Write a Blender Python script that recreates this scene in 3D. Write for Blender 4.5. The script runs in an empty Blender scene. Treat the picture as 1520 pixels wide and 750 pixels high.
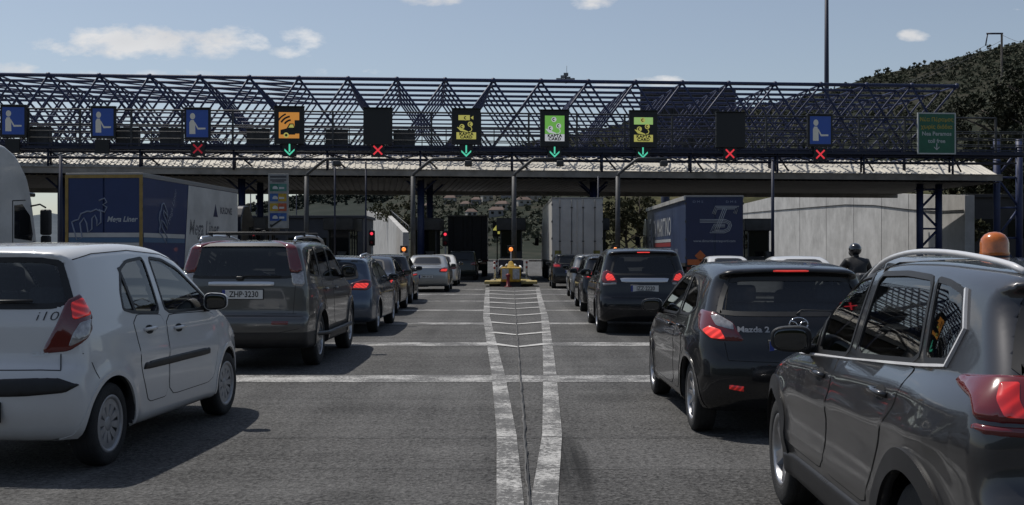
import bpy, bmesh, math, random
import numpy as np
from mathutils import Vector, Matrix, geometry
R = math.radians
PI = math.pi
S = bpy.context.scene
C = S.collection
random.seed(7)
rng = np.random.default_rng(7)

# ------------------------------------------------------------------ camera, sky, sun, exposure
CAMH, FPX = 1.52, 1640.0
cd = bpy.data.cameras.new('camera')
cam = bpy.data.objects.new('camera', cd)
C.objects.link(cam)
cam.location = (0, 0, CAMH)
cam.rotation_euler = (R(90), 0, 0)
cd.sensor_width = 36
cd.lens = FPX / 1520 * 36
cd.clip_start = 0.05
cd.clip_end = 20000
S.camera = cam

SUN_DIR = Vector((-0.42, 0.36, 1.0)).normalized()      # towards the sun
SUN_EL = math.asin(SUN_DIR.z)
SUN_AZ = math.atan2(SUN_DIR.x, SUN_DIR.y)
W = bpy.data.worlds.new('World')
S.world = W
W.use_nodes = True
nt = W.node_tree
nt.nodes.clear()


def N(tree, typ, **kw):
    n = tree.nodes.new(typ)
    for k, v in kw.items():
        if k == 'inp':
            for i, val in v.items():
                n.inputs[i].default_value = val
        else:
            setattr(n, k, v)
    return n


def math_n(tree, op, a, b=None, c=None, clamp=False):
    n = tree.nodes.new('ShaderNodeMath')
    n.operation = op
    n.use_clamp = clamp
    for i, v in enumerate((a, b, c)):
        if v is None:
            continue
        if isinstance(v, (int, float)):
            n.inputs[i].default_value = v
        else:
            tree.links.new(v, n.inputs[i])
    return n.outputs[0]


sky = N(nt, 'ShaderNodeTexSky', sky_type='NISHITA', sun_disc=False)
sky.sun_elevation = SUN_EL
sky.sun_rotation = SUN_AZ % (2 * PI)
sky.air_density = 1.0
sky.dust_density = 0.8
sky.ozone_density = 2.2
geo = N(nt, 'ShaderNodeTexCoord')
sep = N(nt, 'ShaderNodeSeparateXYZ')
nt.links.new(geo.outputs['Generated'], sep.inputs[0])
sx, sy, sz = sep.outputs
yy = math_n(nt, 'MAXIMUM', sy, 0.05)
uu = math_n(nt, 'DIVIDE', sx, yy)
vv = math_n(nt, 'DIVIDE', sz, yy)
cmb = N(nt, 'ShaderNodeCombineXYZ')
nt.links.new(uu, cmb.inputs[0])
nt.links.new(math_n(nt, 'MULTIPLY', vv, 2.0), cmb.inputs[1])
nz1 = N(nt, 'ShaderNodeTexNoise', inp={'Scale': 30.0, 'Detail': 9.0, 'Roughness': 0.6})
nt.links.new(cmb.outputs[0], nz1.inputs['Vector'])
nz1b = N(nt, 'ShaderNodeTexNoise', inp={'Scale': 7.0, 'Detail': 3.0, 'Roughness': 0.5})
nt.links.new(cmb.outputs[0], nz1b.inputs['Vector'])


def blob(px, py, rx, ry, s=1.0):
    """a low cumulus at a bearing / height above the horizon"""
    cu, cv = (px - 760) / FPX, (375 - py) / FPX
    a = math_n(nt, 'DIVIDE', math_n(nt, 'SUBTRACT', uu, cu), rx / FPX)
    b = math_n(nt, 'DIVIDE', math_n(nt, 'SUBTRACT', vv, cv), ry / FPX)
    r2 = math_n(nt, 'ADD', math_n(nt, 'MULTIPLY', a, a), math_n(nt, 'MULTIPLY', b, b))
    g = math_n(nt, 'SUBTRACT', 1.0, r2, clamp=True)
    return math_n(nt, 'MULTIPLY', g, s)


fac = None
for bl in [(200, 62, 135, 34, 1.0), (320, 62, 100, 30, .9), (90, 72, 62, 20, .62), (445, 58, 48, 22, .7), (430, 78, 40, 14, .6),
           (640, 0, 55, 14, .8), (880, 2, 48, 16, .85), (1355, 52, 36, 12, .85), (985, 121, 60, 12, .75), (900, 130, 50, 14, .5),
           (25, 105, 60, 16, .7), (90, 92, 22, 12, .55), (240, 112, 200, 12, .45), (520, 108, 90, 10, .4), (1505, 15, 30, 10, .4)]:
    b = blob(*bl)
    fac = b if fac is None else math_n(nt, 'MAXIMUM', fac, b)
nn = math_n(nt, 'MULTIPLY', math_n(nt, 'SUBTRACT', nz1.outputs['Fac'], .5), 2.6)
edge = math_n(nt, 'ADD', math_n(nt, 'MULTIPLY', fac, 1.15), nn)
cl = math_n(nt, 'MULTIPLY', math_n(nt, 'SUBTRACT', edge, 0.36), 1.35, clamp=True)
cl = math_n(nt, 'MULTIPLY', cl, math_n(nt, 'MULTIPLY', fac, 2.6, clamp=True))
cl = math_n(nt, 'MULTIPLY', cl, math_n(nt, 'GREATER_THAN', sy, 0.06))
# scattered fair-weather clouds in the rest of the dome (seen in reflections)
zz = math_n(nt, 'MAXIMUM', sz, 0.06)
cm2 = N(nt, 'ShaderNodeCombineXYZ')
nt.links.new(math_n(nt, 'DIVIDE', sx, zz), cm2.inputs[0])
nt.links.new(math_n(nt, 'DIVIDE', sy, zz), cm2.inputs[1])
nz2 = N(nt, 'ShaderNodeTexNoise', inp={'Scale': 1.3, 'Detail': 7.0, 'Roughness': 0.58})
nt.links.new(cm2.outputs[0], nz2.inputs['Vector'])
c2 = math_n(nt, 'MULTIPLY', math_n(nt, 'SUBTRACT', nz2.outputs['Fac'], 0.60), 6.0, clamp=True)
lowfront = math_n(nt, 'MULTIPLY', math_n(nt, 'GREATER_THAN', sy, 0.0), math_n(nt, 'LESS_THAN', sz, 0.33))
c2 = math_n(nt, 'MULTIPLY', c2, math_n(nt, 'SUBTRACT', .35, lowfront, clamp=True))
c2 = math_n(nt, 'MULTIPLY', c2, math_n(nt, 'MULTIPLY', math_n(nt, 'SUBTRACT', sz, 0.08), 8.0, clamp=True))
cl = math_n(nt, 'MAXIMUM', cl, c2)
mixc = N(nt, 'ShaderNodeMixRGB')
nt.links.new(math_n(nt, 'MULTIPLY', cl, 0.9), mixc.inputs[0])
hsv = N(nt, 'ShaderNodeHueSaturation', inp={'Saturation': .74, 'Value': 1.52})
nt.links.new(sky.outputs[0], hsv.inputs['Color'])
nt.links.new(hsv.outputs[0], mixc.inputs[1])
ccol = N(nt, 'ShaderNodeMixRGB')
nt.links.new(math_n(nt, 'MULTIPLY_ADD', nz1b.outputs['Fac'], 2.4, -.7, clamp=True), ccol.inputs[0])
ccol.inputs[1].default_value = (10.0, 10.1, 10.5, 1)
ccol.inputs[2].default_value = (15.0, 14.8, 14.6, 1)
nt.links.new(ccol.outputs[0], mixc.inputs[2])
bg = N(nt, 'ShaderNodeBackground', inp={'Strength': 0.08})
nt.links.new(mixc.outputs[0], bg.inputs[0])
wo = N(nt, 'ShaderNodeOutputWorld')
nt.links.new(bg.outputs[0], wo.inputs[0])

sl = bpy.data.lights.new('sun', 'SUN')
sl.energy = 5.0
sl.angle = R(0.53)
sl.color = (1.0, 0.95, 0.88)
so = bpy.data.objects.new('sun', sl)
C.objects.link(so)
so.rotation_euler = (-SUN_DIR).to_track_quat('-Z', 'Y').to_euler()
so.location = (-30, 30, 60)

S.view_settings.view_transform = 'Standard'
S.view_settings.look = 'None'
S.view_settings.exposure = -0.42
S.view_settings.gamma = 1
S.cycles.max_bounces = 8
S.cycles.transparent_max_bounces = 24
S.cycles.use_denoising = True


# ------------------------------------------------------------------ materials
def mat(name, col, rough=.5, metal=0., spec=.5, coat=0., emit=None, es=0., var=0., vscale=3., bump=0., bscale=60., vcol=None, coatr=.03):
    m = bpy.data.materials.new(name)
    m.use_nodes = True
    t = m.node_tree
    p = t.nodes['Principled BSDF']
    p.inputs['Base Color'].default_value = (*col, 1)
    p.inputs['Roughness'].default_value = rough
    p.inputs['Metallic'].default_value = metal
    p.inputs['Specular IOR Level'].default_value = spec
    p.inputs['Coat Weight'].default_value = coat
    p.inputs['Coat Roughness'].default_value = coatr
    if emit:
        p.inputs['Emission Color'].default_value = (*emit, 1)
        p.inputs['Emission Strength'].default_value = es
    if var or bump:
        tc = N(t, 'ShaderNodeTexCoord')
    if var:
        nz = N(t, 'ShaderNodeTexNoise', inp={'Scale': vscale, 'Detail': 6.0, 'Roughness': .6})
        t.links.new(tc.outputs['Object'], nz.inputs['Vector'])
        rp = N(t, 'ShaderNodeValToRGB')
        a = vcol or [c * (1 - var) for c in col]
        b = [min(1, c * (1 + var)) for c in col]
        rp.color_ramp.elements[0].position = .3
        rp.color_ramp.elements[0].color = (*a, 1)
        rp.color_ramp.elements[1].position = .7
        rp.color_ramp.elements[1].color = (*b, 1)
        t.links.new(nz.outputs['Fac'], rp.inputs[0])
        t.links.new(rp.outputs[0], p.inputs['Base Color'])
    if bump:
        nb = N(t, 'ShaderNodeTexNoise', inp={'Scale': bscale, 'Detail': 4.0})
        t.links.new(tc.outputs['Object'], nb.inputs['Vector'])
        bp = N(t, 'ShaderNodeBump', inp={'Strength': bump, 'Distance': .02})
        t.links.new(nb.outputs['Fac'], bp.inputs['Height'])
        t.links.new(bp.outputs[0], p.inputs['Normal'])
    return m


def paint(name, col, metal=.0, rough=.32):
    dark = max(col) < .02
    m = mat(name, col, rough, metal, .3 if dark else .5, .65 if dark else 1.0)
    t = m.node_tree
    p = t.nodes['Principled BSDF']
    tc = N(t, 'ShaderNodeTexCoord')
    # road dust film: heavier low on the body
    nz = N(t, 'ShaderNodeTexNoise', inp={'Scale': 5.0, 'Detail': 7.0, 'Roughness': .65})
    t.links.new(tc.outputs['Object'], nz.inputs['Vector'])
    sp = N(t, 'ShaderNodeSeparateXYZ')
    t.links.new(tc.outputs['Object'], sp.inputs[0])
    low = math_n(t, 'SUBTRACT', 1.0, math_n(t, 'DIVIDE', sp.outputs[2], .75), clamp=True)
    dust = .35 if max(col) > .03 else .16
    f = math_n(t, 'MULTIPLY', math_n(t, 'ADD', math_n(t, 'MULTIPLY', low, dust), dust * .12), nz.outputs['Fac'], clamp=True)
    mx = N(t, 'ShaderNodeMixRGB')
    t.links.new(f, mx.inputs[0])
    mx.inputs[1].default_value = (*col, 1)
    mx.inputs[2].default_value = (.13, .12, .105, 1)
    t.links.new(mx.outputs[0], p.inputs['Base Color'])
    t.links.new(math_n(t, 'MULTIPLY_ADD', f, .9, .03), p.inputs['Coat Roughness'])
    return m


def glass(name, tint, refl=1.0):
    m = bpy.data.materials.new(name)
    m.use_nodes = True
    t = m.node_tree
    t.nodes.clear()
    tr = N(t, 'ShaderNodeBsdfTransparent', inp={'Color': (*tint, 1)})
    gl = N(t, 'ShaderNodeBsdfGlossy', inp={'Color': (1, 1, 1, 1), 'Roughness': .015})
    fr = N(t, 'ShaderNodeFresnel', inp={'IOR': 1.5})
    mx = N(t, 'ShaderNodeMixShader')
    t.links.new(math_n(t, 'MULTIPLY_ADD', fr.outputs[0], refl, .015, clamp=True), mx.inputs[0])
    t.links.new(tr.outputs[0], mx.inputs[1])
    t.links.new(gl.outputs[0], mx.inputs[2])
    o = N(t, 'ShaderNodeOutputMaterial')
    t.links.new(mx.outputs[0], o.inputs[0])
    return m


M = {}
M['clear'] = glass('window_glass', (.72, .76, .76))
M['tint'] = glass('tinted_glass', (.36, .38, .39))
M['dark'] = glass('privacy_glass', (.14, .15, .16))
M['blackglass'] = mat('dark_glazing', (.008, .009, .010), .03, 0, .5)
M['black'] = mat('black_plastic', (.012, .012, .013), .5, var=.3, vscale=8)
M['rubber'] = mat('rubber', (.012, .012, .012), .75, bump=.15, bscale=90)
M['tyre'] = mat('tyre_rubber', (.017, .017, .017), .8, var=.35, vscale=14, bump=.3, bscale=120)
M['seam'] = mat('seam_shadow_gap', (.006, .006, .006), .8)
M['inner'] = mat('cabin_trim', (.028, .028, .030), .8, var=.3, vscale=6)
M['seat'] = mat('seat_fabric', (.035, .035, .04), .9, var=.3, vscale=25)
M['chrome'] = mat('chrome', (.62, .63, .65), .12, 1.0)
M['satin'] = mat('satin_aluminium', (.62, .62, .63), .32, 1.0)
M['alloy'] = mat('alloy_rim', (.42, .42, .43), .33, .9, var=.15, vscale=9)
M['alloydark'] = mat('dark_alloy', (.06, .06, .065), .4, .7)
M['cap'] = mat('hub_cap', (.33, .33, .335), .4, .35, var=.15, vscale=12)
M['well'] = mat('brake_shadow', (.010, .010, .010), .8)
M['red'] = mat('red_lens', (.12, .006, .008), .12, 0, .6, 1.0)
M['redlit'] = mat('lit_brake_lens', (.45, .012, .012), .15, 0, .6, 1.0, (1, .04, .03), .24)
M['redhot'] = mat('brake_bulb', (.6, .05, .04), .3, emit=(1, .06, .05), es=1.0)
def ribbed(m, k, lo):
    t = m.node_tree
    p = t.nodes['Principled BSDF']
    tc = N(t, 'ShaderNodeTexCoord')
    wv = N(t, 'ShaderNodeTexWave', inp={'Scale': k, 'Distortion': 2.0, 'Detail': 2.0})
    wv.wave_type = 'RINGS'
    t.links.new(tc.outputs['Object'], wv.inputs['Vector'])
    es = p.inputs['Emission Strength'].default_value
    t.links.new(math_n(t, 'MULTIPLY_ADD', math_n(t, 'POWER', wv.outputs['Fac'], 2.0), es * (1 - lo) * 1.6, es * lo), p.inputs['Emission Strength'])


ribbed(M['redlit'], 9.0, .25)
ribbed(M['redhot'], 7.0, .45)
M['clearlens'] = mat('clear_lens', (.34, .33, .33), .12, .3, .6, 1.0, var=.35, vscale=30)
M['headlamp'] = mat('headlamp_lens', (.5, .52, .54), .08, .6, .6, 1.0)
M['plate'] = mat('plate_white', (.55, .55, .53), .45)
M['plateblue'] = mat('plate_blue', (.02, .04, .22), .45)
M['ink'] = mat('plate_ink', (.01, .01, .01), .5)
M['mirrorglass'] = mat('mirror_glass', (.09, .095, .10), .03, 1.0)
M['grille'] = mat('grille_black', (.01, .01, .011), .4)


# ------------------------------------------------------------------ object helpers
def thing(name, label, cat, loc=(0, 0, 0), rz=0, group=None, scale=1.0):
    o = bpy.data.objects.new(name, None)
    C.objects.link(o)
    o.empty_display_size = .2
    o.location = loc
    o.rotation_euler = (0, 0, rz)
    o.scale = (scale,) * 3
    tag(o, label, cat, group)
    return o


def tag(o, label, cat, group=None, kind=None):
    if label:
        o['label'] = label
    if cat:
        o['category'] = cat
    if group:
        o['group'] = group
    if kind:
        o['kind'] = kind
    return o


def link(name, me, parent=None):
    o = bpy.data.objects.new(name, me)
    C.objects.link(o)
    if parent:
        o.parent = parent
    return o


def dup(o, parent=None):
    c = o.copy()
    C.objects.link(c)
    c.parent = parent
    for ch in list(o.children):
        dup(ch, c)
    return c


class MB:
    def __init__(s):
        s.v, s.f, s.m, s.sm = [], [], [], []
        s.cur, s.smooth = 0, False

    def add(s, vs, fs, smooth=None):
        o = len(s.v)
        s.v += [tuple(p) for p in vs]
        for f in fs:
            s.f.append(tuple(i + o for i in f))
            s.m.append(s.cur)
            s.sm.append(s.smooth if smooth is None else smooth)
        return s

    def box(s, cx, cy, cz, sx, sy, sz, rz=0, M4=None):
        vs = [Vector((x * sx / 2, y * sy / 2, z * sz / 2)) for z in (-1, 1) for y in (-1, 1) for x in (-1, 1)]
        m = M4 or (Matrix.Translation((cx, cy, cz)) @ Matrix.Rotation(rz, 4, 'Z'))
        return s.add([m @ p for p in vs], [(0, 2, 3, 1), (4, 5, 7, 6), (0, 1, 5, 4), (2, 6, 7, 3), (0, 4, 6, 2), (1, 3, 7, 5)])

    def bx(s, x0, x1, y0, y1, z0, z1):
        return s.box((x0 + x1) / 2, (y0 + y1) / 2, (z0 + z1) / 2, x1 - x0, y1 - y0, z1 - z0)

    def rbox(s, cx, cy, cz, sx, sy, sz, r=.03, seg=3, rz=0, ry=0):
        bm = bmesh.new()
        bmesh.ops.create_cube(bm, size=1)
        for v in bm.verts:
            v.co = (v.co.x * sx, v.co.y * sy, v.co.z * sz)
        bmesh.ops.bevel(bm, geom=list(bm.edges), offset=min(r, .49 * min(sx, sy, sz)), segments=seg, affect='EDGES', profile=.5)
        m = Matrix.Translation((cx, cy, cz)) @ Matrix.Rotation(rz, 4, 'Z') @ Matrix.Rotation(ry, 4, 'Y')
        bm.verts.index_update()
        s.add([m @ v.co for v in bm.verts], [[v.index for v in f.verts] for f in bm.faces], True)
        bm.free()
        return s

    def tube(s, p, q, r, n=8, r2=None, caps=True):
        p, q = Vector(p), Vector(q)
        d = (q - p)
        if d.length < 1e-6:
            return s
        d.normalize()
        a = d.orthogonal().normalized()
        b = d.cross(a)
        r2 = r if r2 is None else r2
        vs = []
        for c, rr in ((p, r), (q, r2)):
            for i in range(n):
                t = 2 * PI * (i + .5) / n
                vs.append(c + a * (rr * math.cos(t)) + b * (rr * math.sin(t)))
        fs = [(i, (i + 1) % n, n + (i + 1) % n, n + i) for i in range(n)]
        s.add(vs, fs, n > 4)
        if caps:
            o = len(s.v) - 2 * n
            s.f += [tuple(o + n - 1 - i for i in range(n)), tuple(o + n + i for i in range(n))]
            s.m += [s.cur] * 2
            s.sm += [False] * 2
        return s

    def path(s, pts, r, n=8):
        pts = [Vector(p) for p in pts]
        rings = []
        up = None
        for i, p in enumerate(pts):
            d = (pts[min(i + 1, len(pts) - 1)] - pts[max(i - 1, 0)]).normalized()
            a = d.orthogonal().normalized() if up is None else (up - d * up.dot(d)).normalized()
            up = a
            b = d.cross(a)
            rr = r[i] if isinstance(r, (list, tuple)) else r
            rings.append([p + a * (rr * math.cos(2 * PI * k / n)) + b * (rr * math.sin(2 * PI * k / n)) for k in range(n)])
        fs = []
        for i in range(len(pts) - 1):
            for k in range(n):
                fs.append((i * n + k, i * n + (k + 1) % n, (i + 1) * n + (k + 1) % n, (i + 1) * n + k))
        fs.append(tuple(range(n - 1, -1, -1)))
        fs.append(tuple((len(pts) - 1) * n + k for k in range(n)))
        return s.add([v for r_ in rings for v in r_], fs, True)

    def lathe(s, prof, n=32, M4=None, closed=False):
        """prof: list of (radius, height along axis); axis = local z of M4"""
        m = M4 or Matrix()
        vs = []
        for (r, h) in prof:
            for i in range(n):
                t = 2 * PI * i / n
                vs.append(m @ Vector((r * math.cos(t), r * math.sin(t), h)))
        fs = []
        L_ = len(prof)
        for j in range(L_ - 1 + (1 if closed else 0)):
            k = (j + 1) % L_
            for i in range(n):
                fs.append((j * n + i, j * n + (i + 1) % n, k * n + (i + 1) % n, k * n + i))
        return s.add(vs, fs, True)

    def poly(s, pts, M4, t):
        """extrude a 2D outline (local xy of M4) by t along local z"""
        n = len(pts)
        vs = [M4 @ Vector((x, y, 0)) for x, y in pts] + [M4 @ Vector((x, y, t)) for x, y in pts]
        fs = [tuple(range(n - 1, -1, -1)), tuple(range(n, 2 * n))]
        fs += [(i, (i + 1) % n, n + (i + 1) % n, n + i) for i in range(n)]
        return s.add(vs, fs, False)

    def ell(s, c, rx, ry, rz_, seg=12, rings=8, M4=None):
        vs, fs = [], []
        for j in range(rings + 1):
            ph = PI * j / rings
            for i in range(seg):
                t = 2 * PI * i / seg
                p = Vector((rx * math.sin(ph) * math.cos(t), ry * math.sin(ph) * math.sin(t), rz_ * math.cos(ph)))
                vs.append((M4 @ p if M4 else p) + Vector(c))
        for j in range(rings):
            for i in range(seg):
                fs.append((j * seg + i, (j + 1) * seg + i, (j + 1) * seg + (i + 1) % seg, j * seg + (i + 1) % seg))
        return s.add(vs, fs, True)

    def mesh(s, name, mats):
        me = bpy.data.meshes.new(name)
        me.from_pydata(s.v, [], s.f)
        for m in (mats if isinstance(mats, (list, tuple)) else [mats]):
            me.materials.append(m)
        me.polygons.foreach_set('material_index', s.m)
        me.polygons.foreach_set('use_smooth', s.sm)
        me.update()
        return me

    def build(s, name, mats, parent=None):
        return link(name, s.mesh(name, mats), parent)


def smooth_angle(o, deg=35):
    """split normals at hard edges (mesh attribute, no modifier)"""
    me = o.data
    bm = bmesh.new()
    bm.from_mesh(me)
    for e in bm.edges:
        if len(e.link_faces) == 2:
            e.smooth = e.calc_face_angle(0) < R(deg)
    for f in bm.faces:
        f.smooth = True
    bm.to_mesh(me)
    bm.free()
    return o


def bev(o, w=.01, seg=2):
    """bake a small bevel into a mesh so that edges catch light"""
    me = o.data
    bm = bmesh.new()
    bm.from_mesh(me)
    bmesh.ops.remove_doubles(bm, verts=bm.verts, dist=1e-5)
    es = [e for e in bm.edges if len(e.link_faces) == 2 and e.calc_face_angle(0) > R(40)]
    bmesh.ops.bevel(bm, geom=es, offset=w, segments=seg, affect='EDGES', profile=.5, clamp_overlap=True)
    bm.to_mesh(me)
    bm.free()
    return o


def text_mesh(body, size=1., shear=0., extrude=.0, bold=0., align='CENTER', spacing=1.):
    cu = bpy.data.curves.new('lettering', 'FONT')
    cu.body = body
    cu.size = size
    cu.shear = shear
    cu.extrude = extrude
    cu.offset = bold
    cu.align_x = align
    cu.align_y = 'CENTER'
    cu.space_character = spacing
    cu.resolution_u = 3
    o = bpy.data.objects.new('lettering', cu)
    C.objects.link(o)
    me = bpy.data.meshes.new_from_object(o.evaluated_get(bpy.context.evaluated_depsgraph_get()))
    bpy.data.objects.remove(o)
    bpy.data.curves.remove(cu)
    return me


def text(name, body, size, M4, m, parent, sxy=(1, 1), **kw):
    me = text_mesh(body, size, **kw)
    me.transform(M4 @ Matrix.Diagonal((sxy[0], sxy[1], 1, 1)))
    me.materials.clear()
    me.materials.append(m)
    return link(name, me, parent)


def frame(o, u, v, w=None):
    """matrix whose local x,y,z are u,v,(u x v) at o"""
    u, v = Vector(u).normalized(), Vector(v).normalized()
    w = u.cross(v)
    m = Matrix((u, v, w)).transposed().to_4x4()
    m.translation = Vector(o)
    return m


def at(px, py=None, d=None):
    """world point seen at a photo pixel: on the ground, or at distance d"""
    if d is None:
        d = FPX * CAMH / (py - 375)
        return Vector(((px - 760) / FPX * d, d, 0))
    return Vector(((px - 760) / FPX * d, d, CAMH + (375 - py) / FPX * d if py is not None else 0))
# ------------------------------------------------------------------ car bodies: smooth solids sampled to a mesh
def chaikin(pts, it=2, t=.22, closed=True):
    p = np.array(pts, float)
    for _ in range(it):
        q = np.roll(p, -1, 0)
        a = p * (1 - t) + q * t
        b = p * t + q * (1 - t)
        n = np.empty((2 * len(p), 2))
        n[0::2], n[1::2] = a, b
        p = n
    return p


def poly_sdf(poly, x, y):
    """signed distance (negative inside) of points to a closed 2D outline"""
    x, y = np.asarray(x, float), np.asarray(y, float)
    d2 = np.full(x.shape, 1e9)
    ins = np.zeros(x.shape, bool)
    P = np.asarray(poly, float)
    for a, b in zip(P, np.roll(P, -1, 0)):
        ex, ey = b - a
        wx, wy = x - a[0], y - a[1]
        t = np.clip((wx * ex + wy * ey) / (ex * ex + ey * ey + 1e-12), 0, 1)
        d2 = np.minimum(d2, (wx - ex * t) ** 2 + (wy - ey * t) ** 2)
        c = (a[1] > y) != (b[1] > y)
        if ey != 0:
            ins ^= c & (x < a[0] + ex * (y - a[1]) / ey)
    d = np.sqrt(d2)
    return np.where(ins, -d, d)


def smax(a, b, k):
    h = np.clip(.5 + .5 * (a - b) / k, 0, 1)
    return b + (a - b) * h + k * h * (1 - h)


def surf_nets(F, org, h):
    nx, ny, nz = F.shape
    acc = np.zeros((nx - 1, ny - 1, nz - 1, 3))
    cnt = np.zeros((nx - 1, ny - 1, nz - 1))
    sl = lambda o: F[o[0]:nx - 1 + o[0], o[1]:ny - 1 + o[1], o[2]:nz - 1 + o[2]]
    for ax in range(3):
        for i in (0, 1):
            for j in (0, 1):
                a = [0, 0, 0]
                a[(ax + 1) % 3], a[(ax + 2) % 3] = i, j
                b = list(a)
                b[ax] = 1
                fa, fb = sl(a), sl(b)
                m = (fa < 0) != (fb < 0)
                t = fa[m] / (fa[m] - fb[m])
                p = np.tile(np.array(a, float), (len(t), 1))
                p[:, ax] = t
                acc[m] += p
                cnt[m] += 1
    act = cnt > 0
    ids = -np.ones(act.shape, int)
    ids[act] = np.arange(act.sum())
    base = np.argwhere(act)
    V = (base + acc[act] / cnt[act][:, None]) * h + org
    quads = []
    for ax in range(3):
        b1, b2 = (ax + 1) % 3, (ax + 2) % 3
        lo, hi = [slice(1, n - 1) for n in F.shape], [slice(1, n - 1) for n in F.shape]
        lo[ax], hi[ax] = slice(0, F.shape[ax] - 1), slice(1, F.shape[ax])
        fa, fb = F[tuple(lo)], F[tuple(hi)]
        m = (fa < 0) != (fb < 0)
        idx = np.argwhere(m)
        idx[:, b1] += 1
        idx[:, b2] += 1
        flip = (fa[m] < 0)

        def cell(d1, d2):
            c = idx.copy()
            c[:, b1] += d1
            c[:, b2] += d2
            return ids[c[:, 0], c[:, 1], c[:, 2]]
        q = np.stack([cell(-1, -1), cell(0, -1), cell(0, 0), cell(-1, 0)], 1)
        q[~flip] = q[~flip][:, ::-1]
        quads.append(q)
    return V, np.concatenate(quads)


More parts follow.
